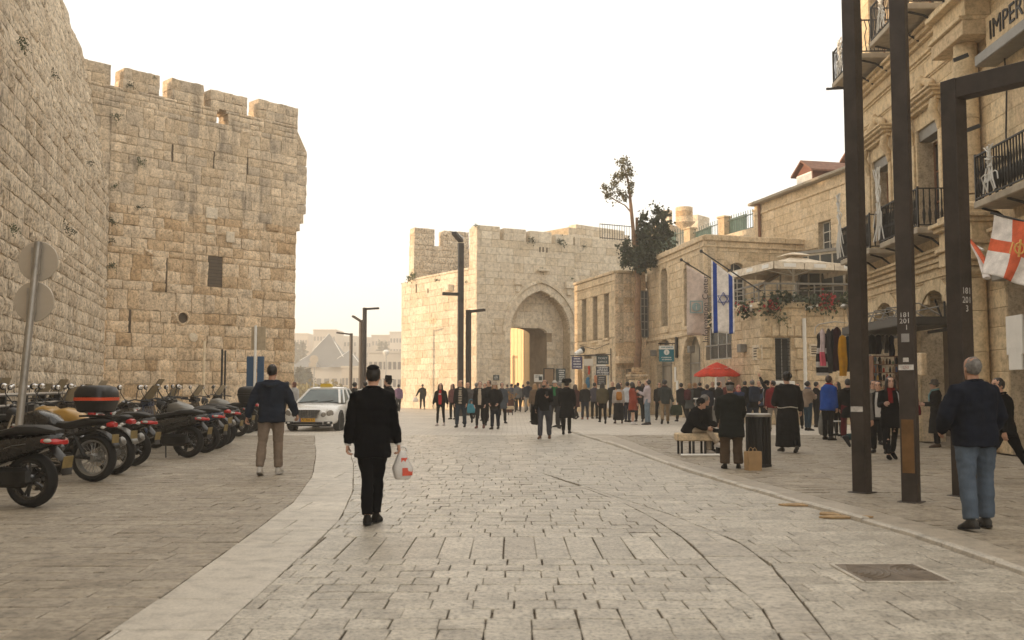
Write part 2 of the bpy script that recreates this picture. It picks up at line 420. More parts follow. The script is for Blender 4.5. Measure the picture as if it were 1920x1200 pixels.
mb = MB(); mb.add([(-800, -90, -.035), (800, -90, -.035), (800, 950, -.035), (-800, 950, -.035)], [(0, 1, 2, 3)])
tag(mb.build('ground', JOINT, None, None), 'sandy grit ground under and between the paving', 'ground', kind='structure')

def far_pave():
    m, n, l, b = _nt("distant_square_paving")
    geo = n.new("ShaderNodeNewGeometry"); pos = geo.outputs['Position']
    br = n.new("ShaderNodeTexBrick"); l.new(pos, br.inputs['Vector']); br.inputs['Scale'].default_value = 1.0
    br.inputs['Brick Width'].default_value = .34; br.inputs['Row Height'].default_value = .3; br.inputs['Mortar Size'].default_value = .012
    br.inputs['Color1'].default_value = (.60, .55, .47, 1); br.inputs['Color2'].default_value = (.52, .47, .40, 1); br.inputs['Mortar'].default_value = (.30, .25, .19, 1)
    big = _noise(n, l, pos, .25, 6, .65); fine = _noise(n, l, pos, 9, 6, .7)
    col = _mix(n, l, 1.0, br.outputs[0], _ramp(n, l, big, [(.3, .78), (.7, 1.12)]), 'MULTIPLY')
    col = _mix(n, l, .8, col, _ramp(n, l, fine, [(.3, .7), (.6, 1.1)]), 'MULTIPLY')
    l.new(col, b.inputs['Base Color']); b.inputs['Roughness'].default_value = .55
    _bump(n, l, fine, .4, .02, b.inputs['Normal']); return m
mb = MB(); mb.add([(-14, FAR, -.004), (20, FAR, -.004), (30, 95, -.004), (-22, 95, -.004)], [(0, 1, 2, 3)])
tag(mb.build('square', far_pave(), None, None), 'pale stone paved square running to the gate', 'square', kind='structure')

def paver(mb, x0, x1, y0, y1, R, skew=0.0, th=.03, ch=.007, tilt=.004, x2=None, x3=None):
    """One paving stone with worn edges; x2, x3: its far edge where that differs."""
    x2 = x0 if x2 is None else x2; x3 = x1 if x3 is None else x3
    t = [R.uniform(-tilt, tilt) for _ in range(4)]; s = skew
    cs = [(x0, y0), (x1, y0), (x3 + s, y1), (x2 + s, y1)]
    jt = [(R.uniform(-.006, .006), R.uniform(-.006, .006)) for _ in range(4)]
    cs = [(x + a, y + b) for (x, y), (a, b) in zip(cs, jt)]
    cx, cy = sum(c[0] for c in cs) / 4, sum(c[1] for c in cs) / 4
    ins = [(x + (ch if x < cx else -ch), y + (ch if y < cy else -ch)) for x, y in cs]
    vs = [(x, y, -th) for x, y in cs] + [(x, y, -ch * .7 + k) for (x, y), k in zip(cs, t)] + [(x, y, k) for (x, y), k in zip(ins, t)]
    fs = [(8, 9, 10, 11)]
    for i in range(4):
        k = (i + 1) % 4; fs += [(i, k, 4 + k, 4 + i), (4 + i, 4 + k, 8 + k, 8 + i)]
    mb.add(vs, fs)
def pave(name, label, left, right, rowh, wr, mat, seed, y0=4.6, y1=FAR, gap=.008, skip=None, special=None, tilt=.004):
    R = random.Random(seed); t = tag(thing(name, None, None), label, None, None, 'structure')
    quads = []; y = y0
    while y < y1:
        h = R.uniform(*rowh); w_ = wr
        if special and special[0] <= y < special[0] + .3: h, w_ = special[1], special[2]
        ym = y + h / 2; xl, xr = interp(left, ym), interp(right, ym); off = R.uniform(0, w_[0]); x = xl
        first = True
        while x < xr - .03:
            w = R.uniform(*w_) - (off if first else 0); first = False
            n = xr if x + w * 1.35 > xr else x + w
            if not (skip and skip((x + n) / 2, ym)):
                a, b, c, d = x, n, x, n
                if x == xl: a, c = interp(left, y), interp(left, y + h)
                if n == xr: b, d = interp(right, y), interp(right, y + h)
                gx_ = gap * R.choice((.8, 1.0, 1.35)); gy_ = gap * .5; quads.append((a + gx_ / 2, b - gx_ / 2, y + gy_, y + h - gy_, c + gx_ / 2, d - gx_ / 2))
            x = n
        y += h
    rk = sorted(quads, key=lambda q: -in_frame(((q[0] + q[1]) / 2, q[2], 0)) * (q[1] - q[0]))
    rest = MB()
    for i, q in enumerate(rk):
        mb = MB() if i < 300 else rest
        paver(mb, q[0], q[1], q[2], q[3], R, x2=q[4], x3=q[5], tilt=tilt)
        if i < 300: mb.build('paving_stone', mat, t, None)
    if rest.v: tag(rest.build('paving_stone', mat, t, None), kind='stuff')
    return t
off = lambda tab, d: [(a, b + d) for a, b in tab]
MAN = (2.72, 3.36, 7.78, 8.48)
pave('road', 'road of small squared limestone setts down the middle', bL1, GUB, (.27, .30), (.27, .31), PAVE, 3, special=(8.75, 1.28, (.28, .31)), tilt=.005)
pave('channel', 'sunken channel of darker stones along the road joint', off(GUB, .006), off(GUL, -.012), (.4, .75), (.5, .9), PAVE3, 4, y1=15.2)
pave('carriageway', 'right hand strip of road between the joint and the kerb', GUL, KR0, (.28, .34), (.32, .5), PAVE, 5, skip=lambda x, y: MAN[0] + .12 < x < MAN[1] - .12 and MAN[2] + .12 < y < MAN[3] - .12)
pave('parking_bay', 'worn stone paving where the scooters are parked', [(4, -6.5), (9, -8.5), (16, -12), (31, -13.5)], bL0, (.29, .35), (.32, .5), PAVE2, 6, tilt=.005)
pave('gutter_strip', 'smooth pale slab strip winding along the parking side', bL0, bL1, (.75, 1.1), (2, 2.2), CONC, 8, gap=.01, tilt=.002)
pave('kerb_band', 'smooth worn slab band beside the right kerb', off(KR0, .12), KR1, (.8, 1.3), (2, 2.2), BAND, 9, gap=.008, tilt=.002)
pave('sidewalk', 'dull rough stone pavement in front of the hotel', KR1, [(4, 10.1), (31, 11.2)], (.3, .36), (.34, .6), PAVE2, 10, tilt=.008)
# kerb stones, standing a hand above the road
t = tag(thing('kerb', None, None), 'low pale kerb line curving along the right side', None, None, 'structure'); R = random.Random(3); y = 5.0
while y < 33:
    h = R.uniform(.6, .95); mb = MB(); a, b = interp(KR0, y + .01), interp(KR0, y + h - .01)
    z = .045 + R.uniform(-.01, .012)
    vs = [(a, y, -.03), (a + .12, y, -.03), (b + .12, y + h - .01, -.03), (b, y + h - .01, -.03)]
    vs += [(a + .012, y, z - .015), (a + .108, y, z - .015), (b + .108, y + h - .01, z - .015), (b + .012, y + h - .01, z - .015)]
    vs += [(a + .03, y + .015, z), (a + .09, y + .015, z), (b + .09, y + h - .025, z), (b + .03, y + h - .025, z)]
    mb.add(vs, [(8, 9, 10, 11)] + [f for i in range(4) for f in ((i, (i + 1) % 4, 4 + (i + 1) % 4, 4 + i), (4 + i, 4 + (i + 1) % 4, 8 + (i + 1) % 4, 8 + i))])
    mb.build('kerb_stone', CONC, t, None); y += h
# flat broken stone chips lying by the kerb
for (px, py, w, l_) in ((1500, 946, .5, .12), (1585, 968, .62, .1), (1560, 962, .3, .14)):
    x, y = ground(px, py); mb = MB(); k = random.Random(px)
    pts = [Vector((x + cos(a) * w * k.uniform(.4, .6), y + sin(a) * l_ * k.uniform(.6, 1.2), .004)) for a in [i * 2 * pi / 9 for i in range(9)]]
    mb.prism(pts, (0, 0, .018)); o = mb.build('stone_chip', mk('rust_stain_%d' % px, (.36, .24, .12), .8, 0, .4, 12), None, None, fix=True)
    tag(o, {1500: 'dark flat broken slab piece at the kerb, farthest of three', 1585: 'longest flat brown slab piece lying against the kerb', 1560: 'small orange brown slab piece between two others at kerb'}[px], 'stone chip', 'broken slab pieces by the kerb')
# manhole cover with rings
t = thing('manhole_cover', 'square cast iron manhole cover with curved ribs set in the road', 'manhole cover', (3.04, 8.13, 0))
CAST = mk('cast_iron', (.17, .135, .10), .5, .35, .4, 7, .3)
mb = MB(); mb.box((3.04, 8.13, -.002), (.66, .72, .03), 0, .006); mb.build('plate', CAST, t, None)
mb = MB()
for sx in (-1, 1): mb.box((3.04 + sx * .35, 8.13, -.004), (.03, .78, .034), 0, .004)
for sy in (-1, 1): mb.box((3.04, 8.13 + sy * .385, -.004), (.66, .03, .034), 0, .004)
mb.build('frame', CONC, t, None)
mb = MB()
for cx in (-.33, .33):
    for r in (.06, .11, .16, .21, .26, .31):
        seg = [(cx + cos(a) * r * -(1 if cx > 0 else -1), sin(a) * r) for a in [-pi / 2 + i * pi / 12 for i in range(13)]]
        seg = [(3.04 + x, 8.13 + y * 1.05, .015) for x, y in seg if abs(x) < .32]
        if len(seg) > 1: mb.tube(seg, (.009, .006), 4)
mb.build('rib', CAST, t, None)
# ------------------------------------------------------------------ citadel: long grey wall on the left and the tall tower
K = (-16.9, 41.3); WD = (.249, -.969)
frW = Fr((K[0] + 34 * WD[0], K[1] + 34 * WD[1]), K)
TD = (.694, .72); TL = 9.25
frT = Fr(K, (K[0] + TL * TD[0], K[1] + TL * TD[1]))
R = random.Random(11)
def slopeP(fr, z1, back):        # the upper part of the long wall leans back
    class G(Fr):
        def p(s, u, z, out=0.0): return Fr.p(s, u, z, out - max(0.0, z - z1) * back)
    g = G.__new__(G); g.__dict__.update(fr.__dict__); return g
frWs = slopeP(frW, 9.6, .20)
wall = thing('city_wall', 'long grey rough stone citadel wall at the left edge', 'wall', frW.p(17, 0))
rects = lay(frWs, 0, 15.3, 8.0, 33.9, (.34, .58), (.32, .9), R, gap=.03)
rects = [r for r in rects if in_frame(frWs.p((r[0] + r[1]) / 2, r[2])) or in_frame(frWs.p((r[0] + r[1]) / 2, r[3]))]
put_stones(wall, frWs, rects, ST_WALL, d=(.02, .10), depth=.1, rough=True, seed=5)
mb = MB()
for a, b in ((0, 9.6), (9.6, 15.2)):
    mb.add([frWs.p(u, z, o) for o in (-.02, -1.3) for (u, z) in ((0, a), (34, a), (34, b), (0, b))],
           [(0, 1, 2, 3), (7, 6, 5, 4), (0, 4, 5, 1), (1, 5, 6, 2), (2, 6, 7, 3), (3, 7, 4, 0)])
mb.build('wall_core', MORTAR, wall, None)
# the same wall goes on behind the camera
fr2 = Fr((-1.5, -22.0), frW.p(0, 0)[:2]); mb = MB()
mb.add([fr2.p(u, z, o) for o in (-.0, -1.3) for (u, z) in ((0, 0), (fr2.L, 0), (fr2.L, 15.2), (0, 15.2))],
       [(0, 1, 2, 3), (7, 6, 5, 4), (0, 4, 5, 1), (1, 5, 6, 2), (2, 6, 7, 3), (3, 7, 4, 0)])
mb.build('wall_continuation', ST_WALL, wall, None)
# stepped parapet of the long wall
for (ua, ub, zt) in ((27.0, 29.2, 16.6), (29.5, 31.3, 16.3), (31.6, 33.9, 15.7)):
    rc = lay(frWs, 15.3, zt, ua, ub, (.4, .55), (.5, .9), R)
    put_stones(wall, frWs, rc, ST_WALL, name='parapet_stone', d=(.02, .06), depth=.7, rough=True, limit=0 if ub < 27 else 60, seed=int(ua))

tower = thing('citadel_tower', 'tall square tan stone tower with battlements left of the street', 'tower', frT.p(TL / 2, 0))
ZG = 13.3                                                          # foot of the embrasures
def hz(px, py): return frT.uv(px, py)
win = (*sorted((hz(390, 510)[0], hz(417, 510)[0])), hz(400, 538)[1], hz(400, 480)[1])
hole = hz(342, 596)
slits = [(hz(px, 0.5 * (a + b))[0], hz(px, b)[1], hz(px, a)[1], w) for px, a, b, w in
         ((323, 270, 303, .07), (401, 283, 316, .06), (464, 295, 327, .07), (312, 483, 548, .06), (243, 580, 624, .12), (264, 168, 203, .07), (349, 188, 220, .06))]
holes = [win, (hole[0] - .24, hole[0] + .24, hole[1] - .26, hole[1] + .26)] + [(u - w / 2, u + w / 2, a, b) for u, a, b, w in slits]
rects = lay(frT, 0, 9.2, 0, TL, (.44, .58), (.42, .9), R, holes, gap=.02)
rects2 = lay(frT, 9.2, ZG, 0, TL, (.40, .52), (.4, .85), R, holes, gap=.014)
put_stones(tower, frT, rects, ST_CIT, d=(.025, .10), depth=.1, rough=True, seed=21)
put_stones(tower, frT, rects2, ST_TOP, name='upper_stone', d=(.015, .05), depth=.08, rough=True, limit=220, seed=22)
core(tower, frT, 0, ZG, 0, TL, 13.0, MORTAR, []); core(tower, frT, 6, ZG, -2.2, -.02, 1.2, MORTAR, [], name='corner_core')
put_stones(tower, frT, lay(frT, 8.5, ZG, -2.1, 0, (.40, .52), (.4, .8), R, gap=.014), ST_TOP, name='corner_stone', d=(.015, .05), depth=.08, rough=True, limit=60, seed=23)
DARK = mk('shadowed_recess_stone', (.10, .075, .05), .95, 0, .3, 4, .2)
# merlons: full-depth stones, so that their lit left cheeks show
ZM = 14.2                                                          # foot of the gaps between merlons
for i, (pl, pr, py) in enumerate(((140, 209, 114), (232, 300, 134), (322, 383, 153), (395, 464, 175), (484, 556, 194))):
    ua, ub = hz(pl, py)[0], hz(pr, py)[0]; zt = hz((pl + pr) / 2, py)[1]
    if i == 0: ua = -2.1
    if i == 4: ub = TL
    m_ = tag(thing('merlon', None, None, frT.p((ua + ub) / 2, ZG)), None); m_.parent = tower; m_.location = Vector(m_.location) - Vector(tower.location)
    if i == 3:
        uw = hz(417, 222)[0]; zw0, zw1 = hz(417, 236)[1], hz(417, 206)[1]; hl = [lambda z, u=uw, a=zw0, b=zw1: (u - .3 * sqrt(max(.15, 1 - max(0, (z - a - (b - a) * .4) / ((b - a) * .62)) ** 2)), u + .3 * sqrt(max(.15, 1 - max(0, (z - a - (b - a) * .4) / ((b - a) * .62)) ** 2))) if a < z < b else None]
    for k, r in enumerate(lay(frT, ZM, zt, ua, ub, (.36, .46), (.4, .75), R, gap=.01)):
        mb = MB(); stone_geo(mb, frT, *r, .04, .85, True, R)
        mb.build('stone', ST_TOP, m_, 42)
    fbox(frT, ua + .03, ub - .03, ZM - .02, zt - .04, -.10, -.8).build('merlon_core', MORTAR, m_, None)
for r in lay(frT, ZG, ZM, -2.1, TL, (.22, .3), (.4, .8), R, hl, gap=.01): mb = MB(); stone_geo(mb, frT, *r, .04, .85, True, R); mb.build('parapet_stone', ST_TOP, tower, 42)
# projecting turret at the right corner of the tower
mb = MB(); e = frT
for a, b, o in ((9.9, 13.0, .55), (9.45, 9.9, .38), (9.05, 9.45, .2)):
    rc = [(TL - .02, TL + o, z, min(z + .48, b)) for z in [a + .48 * k for k in range(int((b - a) / .48) + 1)] if b - z > .1]
    for r in rc: stone_geo(mb, frT, r[0], r[1], r[2] + .006, r[3] - .006, .05, 1.9, True, R)
poly = [frT.p(TL, 13.0, .0), frT.p(TL + .55, 13.0, .0), frT.p(TL, 13.95, .0)]
mb.prism(poly, frT.n * -1.9); mb.build('turret', ST_TOP, tower, 42, fix=True)
# window, slits, round hole, plaques
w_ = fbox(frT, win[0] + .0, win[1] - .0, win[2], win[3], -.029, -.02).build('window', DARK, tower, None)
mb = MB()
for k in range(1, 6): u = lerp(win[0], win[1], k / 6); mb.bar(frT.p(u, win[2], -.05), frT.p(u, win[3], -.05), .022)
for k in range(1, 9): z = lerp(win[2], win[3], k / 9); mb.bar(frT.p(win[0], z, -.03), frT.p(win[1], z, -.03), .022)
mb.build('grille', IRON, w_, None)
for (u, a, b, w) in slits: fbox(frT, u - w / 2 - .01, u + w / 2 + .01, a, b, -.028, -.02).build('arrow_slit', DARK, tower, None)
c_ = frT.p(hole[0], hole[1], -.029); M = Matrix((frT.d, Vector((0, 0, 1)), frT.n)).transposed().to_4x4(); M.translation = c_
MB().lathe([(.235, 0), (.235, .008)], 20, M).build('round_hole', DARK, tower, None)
mb = MB(); mb.lathe([(.25, .02), (.31, .02), (.33, .11), (.24, .12), (.23, .03)], 20, M, cap=False); mb.build('hole_ring', ST_CIT, tower, 40)
M.translation = frT.p(*hz(360, 633), .0); MB().lathe([(.21, .02), (.20, .14), (.17, .16)], 18, M).build('stone_disc', ST_GATE, tower, 40)
for px, py, w, h in ((395, 400, .58, .5), (430, 445, .42, .5), (392, 430, .4, .32)):
    u, z = hz(px, py); fbox(frT, u - w / 2, u + w / 2, z - h / 2, z + h / 2, .0, .115, .02).build('repair_stone', ST_GATE, tower, None)
# tufts growing from the joints of the walls
def tuft(p, nrm, r, seed, label, up=.4, n=26, mat=None, group='plants growing out of the stone joints', long=1.0):
    q = random.Random(seed); mb = MB(); rv = lambda a=-1: Vector((q.uniform(-1, 1), q.uniform(-1, 1), q.uniform(a, 1)))
    for i in range(max(9, n // 3)):                                        # sprigs of small leaves
        d = (Vector(nrm) * q.uniform(.2, .9) + rv(-.8) + Vector((0, 0, up * .6))).normalized(); L = r * q.uniform(.4, 1.0) * long; a = Vector(p) + rv() * r * .15
        for k in range(9):
            c = a + d * L * (k + 1) / 9 - Vector((0, 0, r * .35 * (k / 9) ** 2)) + rv() * r * .10; e = (d + rv()).normalized(); s = e.cross(rv()).normalized() * r * .055; l = r * q.uniform(.12, .24)
            mb.add([c, c + e * l * .5 + s, c + e * l, c + e * l * .5 - s], [(0, 1, 2, 3)])
    return tag(mb.build('wall_plant', mat or PLANTM, None, None), label, 'plant', group)
TL_ = [(205, 218, .42, 'bushy plant in the corner high between wall and tower'), (241, 163, .34, 'plant hanging below the second battlement of the tower'),
       (287, 147, .2, 'tiny plant on the face of the second battlement'), (259, 306, .42, 'round plant left of the long arrow slit on the tower'),
       (206, 351, .32, 'plant on the tower beside the corner, below the arrow slits'), (259, 390, .36, 'plant on the tower midway down its left side'),
       (190, 415, .4, 'dark plant in the wall corner at half height'), (187, 450, .3, 'plant in the wall corner just under another'), (184, 497, .42, 'lowest plant hanging in the wall corner')]
for i, (px, py, r, lab) in enumerate(TL_):
    u, z = hz(px, py); tuft(frT.p(max(u, .12), z, .08), frT.n, r, i, lab)
for i, (px, py, r, lab) in enumerate([(40, 75, .35, 'small dark plant high on the grey wall near the top left'), (45, 92, .25, 'dangling plant just below another near the wall top left'),
                                      (112, 140, .3, 'plant near the head of the grey wall by its parapet'), (12, 430, .3, 'plant at the left picture edge on the grey wall'), (118, 428, .4, 'trailing plant across the middle of the grey wall'),
                                      (160, 305, .25, 'small plant on the grey wall close to the tower')]):
    u, z = frWs.uv(px, py); 
    if z > 9.6: u += (z - 9.6) * .05
    tuft(frWs.p(u, z, .1), frW.n, r, 40 + i, lab)
# poles and posts standing before the tower
def post(px, ytop, Y, w, mat, lab, name='post', cat='post'):
    x = gx(px, Y); mb = MB(); mb.tube([(x, Y, -.02), (x, Y, zat(ytop, Y))], w / 2, 8); mb.tube([(x, Y, 0), (x, Y, .03)], w, 8)
    return tag(mb.build(name, mat, None, 40), lab, cat)
post(380, 640, 41, .11, mk('pale_tan_paint', (.72, .6, .42), .5), 'thin pale post before the tower right of the round hole')  # post in one even pale tan paint
post(414, 655, 41.5, .09, IRON, 'left of two dark posts before the tower'); post(420, 657, 41.8, .08, IRON, 'right of two dark posts before the tower')

# ------------------------------------------------------------------ the old gate
C = (-2.2, 62.0); GD = (.891, .454)
F2 = (C[0] - .545 * 10.4, C[1] + .839 * 10.4)
frF = Fr(F2, C); frG = Fr(C, (C[0] + 16 * GD[0], C[1] + 16 * GD[1]))
gate = thing('city_gate', 'pale stone gatehouse with pointed arch and battlements, its left flank sunlit', 'gatehouse', (C[0], C[1], 0))
R = random.Random(31)
gu = lambda px, py: frG.uv(px, py)
# the pointed recess
ul, zsp = gu(957, 622); ur = gu(1069, 622)[0]; uc = (ul + ur) / 2; ha = (ur - ul) / 2; zap = gu(1015, 545)[1]; rise = zap - zsp
cc = (rise ** 2 - ha ** 2) / (2 * ha); RR = ha + cc
def parch(a, h):                                                   # half width of a pointed arch at height h above its springing
    r = ((rise + (a - ha) * 1.25) ** 2 - a * a) / (2 * a); rad = a + r
    return sqrt(max(0, rad * rad - h * h)) - r
def recess(z, grow=0.0):
    a = ha + grow
    if z < zsp: return (uc - a, uc + a)
    w = parch(a, z - zsp) if z - zsp < rise + grow * 1.25 else 0
    return (uc - w, uc + w) if w > .03 else None
REC, PAS = 0.9, 2.4
ZGW = gu(985, 470)[1]
ou = gu(962, 621)[0]; ov = gu(1038, 621)[0]; oz0, oz1 = gu(1000, 622)[1], gu(1005, 610)[1]
def opening(z):
    if z < oz0: return (ou, ov)
    if z < oz1: w = (ov - ou) / 2 * sqrt(max(0, 1 - ((z - oz0) / (oz1 - oz0 + .02)) ** 2)); return ((ou + ov) / 2 - w, (ou + ov) / 2 + w)
    return None
tops = []
for pl, pr, pt in ((886, 937, 423), (945, 986, 429), (993, 1034, 434), (1042, 1075, 440)):
    tops.append((gu(pl, pt)[0], gu(pr, pt)[0], gu((pl + pr) / 2, pt)[1]))
tops[0] = (0.0, tops[0][1], tops[0][2])
zemb = gu(940, 450)[1]; zright = gu(1100, 446)[1]
outer = lambda z: recess(z, .12)
st = [zsp * k / 3 for k in range(1, 4)] + [zsp + (rise + .3) * k / 22 for k in range(23)]
# left part up to the embrasures, right part plain to its own head
rects = lay(frG, 0, zemb, 0, tops[3][1] + .1, (.42, .6), (.6, 1.35), R, [outer], gap=.012)
rects += lay(frG, 0, zright, tops[3][1] + .1, 15.5, (.42, .6), (.6, 1.3), R, [], gap=.012)
put_stones(gate, frG, rects, ST_GATE, name='front_stone', d=(.012, .03), depth=.05, rough=False, seed=33)
core(gate, frG, 0, zemb, 0, tops[3][1] + .1, REC, MORTAR, [recess], st)
core(gate, frG, 0, zright, tops[3][1] + .1, 15.5, 1.0, MORTAR)
# wall at the back of the recess, with the low segmental opening, three metres thick
frR = Fr(frG.p(0, 0, -REC)[:2], frG.p(16, 0, -REC)[:2])
st2 = [oz0 + (oz1 - oz0) * k / 14 for k in range(15)] + [oz0 * k / 4 for k in range(1, 4)]
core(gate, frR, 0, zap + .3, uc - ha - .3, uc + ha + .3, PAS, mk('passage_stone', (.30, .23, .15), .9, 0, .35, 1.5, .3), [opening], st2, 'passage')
rc = [r for r in lay(frR, 0, zap + .1, uc - ha + .02, uc + ha - .02, (.42, .55), (.5, 1.0), R, [lambda z: (lambda q: (q[0] - .38, q[1] + .38) if q else None)(opening(z)) if z < oz1 + .35 and z > oz0 - .6 else opening(z)], gap=.012)]
put_stones(gate, frR, rc, ST_GATE, name='recess_stone', d=(.012, .03), depth=.05, rough=False, limit=60, seed=35)
# voussoirs of both arches and the moulded outer ring
def voussoirs(fr, fn, name, rin, rout, z0, n, o0, o1, mat):
    P = []
    for i in range(n + 1): P.append(fn(i / n))
    for i in range(n):
        (a, na), (b, nb) = P[i], P[i + 1]; g = .012
        q = [a + na * rin + (b - a) * g, b + nb * rin - (b - a) * g, b + nb * rout - (b - a) * g, a + na * rout + (b - a) * g]
        mb = MB(); mb.prism([fr.p(v.x, v.y, o0) for v in q], fr.n * (o1 - o0)); mb.build(name, mat, gate, None, fix=True)
def pointed(grow):
    a = ha + grow; rs = rise + grow * 1.25; r = (rs ** 2 - a * a) / (2 * a); rad = a + r; th = atan2(rs, r)
    def fn(t):
        if t <= .5:
            q = th * (t * 2); c0 = Vector((uc + r, zsp)); n_ = Vector((-cos(q), sin(q)))
        else:
            q = th * ((1 - t) * 2); c0 = Vector((uc - r, zsp)); n_ = Vector((cos(q), sin(q)))
        return c0 + n_ * rad, n_
    return fn
voussoirs(frG, pointed(0), 'arch_stone', 0.0, .42, zsp, 22, -.25, .05, ST_GATE)
voussoirs(frG, pointed(.42), 'arch_moulding', 0.0, .16, zsp, 22, -.05, .16, ST_GATE)
def segm(t):
    c0 = Vector(((ou + ov) / 2, oz0)); A, B = (ov - ou) / 2, oz1 - oz0; q = pi * (1 - t)
    return c0 + Vector((A * cos(q), B * sin(q))), Vector((cos(q) * B, sin(q) * A)).normalized()
voussoirs(frR, segm, 'low_arch_stone', 0.0, .5, 0, 13, -.3, .06, ST_GATE)
# jamb stones down both sides of the recess
for s in (-1, 1):
    for k in range(int(zsp / .5)):
        u = uc + s * (ha + .21); fbox(frG, u - .205, u + .205, k * zsp / int(zsp / .5) + .006, (k + 1) * zsp / int(zsp / .5) - .006, -.25, .05, .012).build('jamb_stone', ST_GATE, gate, None)
for s, px, py in ((-1, 970, 533), (1, 1066, 540)):                 # corbels
    u, z = gu(px, py); fbox(frG, u - .28, u + .28, z - .05, z + .38, 0, .22, .03).build('corbel', ST_GATE, gate, None)
    fbox(frG, u - .16, u + .16, z - .5, z - .052, 0, .12, .03).build('corbel', ST_GATE, gate, None)
u, z = gu(1016, 508); fbox(frG, u - .4, u + .4, z - .05, z + .1, 0, .35, .03).build('ledge', ST_GATE, gate, None)
for px, py in ((1012, 468), (1018, 468), (1025, 469)):
    u, z = gu(px, py); fbox(frG, u - .05, u + .05, z - .16, z + .16, .025, .034).build('slot', DARK, gate, None)
u, z = gu(926, 619); M = wallM(frG, u, z, .02); MB().lathe([(.24, 0), (.22, .06), (.12, .07), (.1, .03)], 18, M).build('rosette', ST_GATE, gate, 40)
u, z = gu(926, 638); fbox(frG, u - .2, u + .2, z - .24, z + .24, .02, .06, .02).build('plaque', ST_GATE, gate, None)
u, z = gu(932, 668)
for k in range(2): fbox(frG, u - .36, u + .36, z - .2 + k * .3, z + .02 + k * .3, .02, .05, .015).build('plaque', ST_GATE, gate, None)
# merlons of the front
for i, (a, b, zt) in enumerate(tops):
    for r in lay(frG, zemb, zt, a, b, (.42, .55), (.6, 1.1), R, gap=.01):
        mb = MB(); stone_geo(mb, frG, *r, .03, .9, False, R); mb.build('merlon_stone', ST_GATE, gate, None)
# sunlit flank
zfl = frF.uv(772, 527)[1]; ue = frF.uv(776, 600)[0]
zc0 = gu(887, 423)[1]; uz = frF.L - .02; ufr = frF.uv(880, 507)[0]
rects = lay(frF, 0, zfl, 0, frF.L, (.42, .58), (.6, 1.3), R, gap=.012) + lay(frF, zfl, zc0 - .05, ufr, frF.L, (.45, .58), (.5, .9), R, gap=.01)
put_stones(gate, frF, rects, ST_GATE, name='flank_stone', d=(.012, .028), depth=.05, rough=False, limit=260, seed=37)
core(gate, frF, 0, zfl, 0, frF.L, .8, MORTAR); core(gate, frF, zfl, zc0 - .1, ufr, frF.L - .0, .6, MORTAR, name='corner_core')
for k in range(9):
    a, b = .95 + k * (ufr - .95) / 9, .95 + (k + 1) * (ufr - .95) / 9
    fbox(frF, a + .008, b - .008, zfl + .004, zfl + .16, .06, -.9, .03).build('coping_stone', ST_GATE, gate, None)
for px, py, w, h in ((781, 541, .16, .6), (803, 545, .14, .3)):
    u, z = frF.uv(px, py); fbox(frF, u - w / 2, u + w / 2, z - h / 2, z + h / 2, .02, .035).build('slot', DARK, gate, None)
u, z = frF.uv(846, 540); fbox(frF, u - .3, u + .3, z - .22, z + .22, 0, .4, .04).build('corbel_box', ST_GATE, gate, None)
u, z = frF.uv(811, 602)
for k in range(3): fbox(frF, u - .5 + k * .38, u - .2 + k * .38, z - .18, z + .18, .012, .04, .01).build('putlog_patch', ST_CIT, gate, None)
# the tall rear wall
R1 = frF.p(ue, 0)
frB = Fr(R1[:2], (R1[0] + 13 * GD[0], R1[1] + 13 * GD[1]))
zb = frB.uv(800, 460)[1]; bt = []
for pl, pr, py in ((776, 815, 428), (832, 879, 434)): bt.append((frB.uv(pl, py)[0], frB.uv(pr, py)[0], frB.uv((pl + pr) / 2, py)[1]))
bt[0] = (0, bt[0][1], bt[0][2])
zb = min(zb, 12.0)
rects = lay(frB, zfl - .6, zb, 0, 5.4, (.3, .45), (.35, .8), R, gap=.016)
put_stones(gate, frB, rects, ST_WALL, name='rear_stone', d=(.02, .05), depth=.06, rough=True, limit=180, seed=39)
core(gate, frB, 0, zb, 0, 5.4, .9, MORTAR, name='rear_core')
for (a, b, zt) in bt:
    for r in lay(frB, zb, zt, a, b, (.32, .45), (.5, .9), R, gap=.01):
        mb = MB(); stone_geo(mb, frB, *r, .04, .9, True, R); mb.build('merlon_stone', ST_WALL, gate, 42)
frE = Fr(frB.p(0, 0, -.95)[:2], R1[:2])                              # its lit left end
rects = lay(frE, 0, zb, 0, frE.L, (.42, .55), (.45, .6), R, gap=.01) 
put_stones(gate, frE, rects, ST_GATE, name='end_stone', d=(.02, .03), depth=.05, rough=False, limit=60, seed=41)
# golden metal clad door leaf standing open in the light behind the passage
GOLD = mk('gilded_sheet_metal', (.70, .50, .26), .5, .15, .12, 2.0, .05)
tdoor = 4.3
pL = Vector((gx(957, 73.8), 73.8)); pR = Vector((gx(998, 72.2), 72.2))
frD = Fr(pL, pR)
dh = zat(611, 73)
leaf = thing('gate_leaf', 'tall golden sheet metal door leaf standing open inside the arch', 'gate door', frD.p(frD.L / 2, 0))
n_ = 6
for k in range(n_): fbox(frD, frD.L * k / n_ + .006, frD.L * (k + 1) / n_ - .006, .05, dh, -.06, .0, .008).build('panel', GOLD, leaf, None)
fbox(frD, .0, frD.L, .06, dh - .02, -.1, -.065).build('backing', WOOD, leaf, None)
wd = fbox(frD, frD.L * .35, frD.L * .72, .08, 1.95, .0, .025, .008).build('wicket_door', GOLD, leaf, None)
fbox(frD, frD.L * .68, frD.L * .70, .9, 1.1, .026, .06).build('handle', IRON, wd, None)
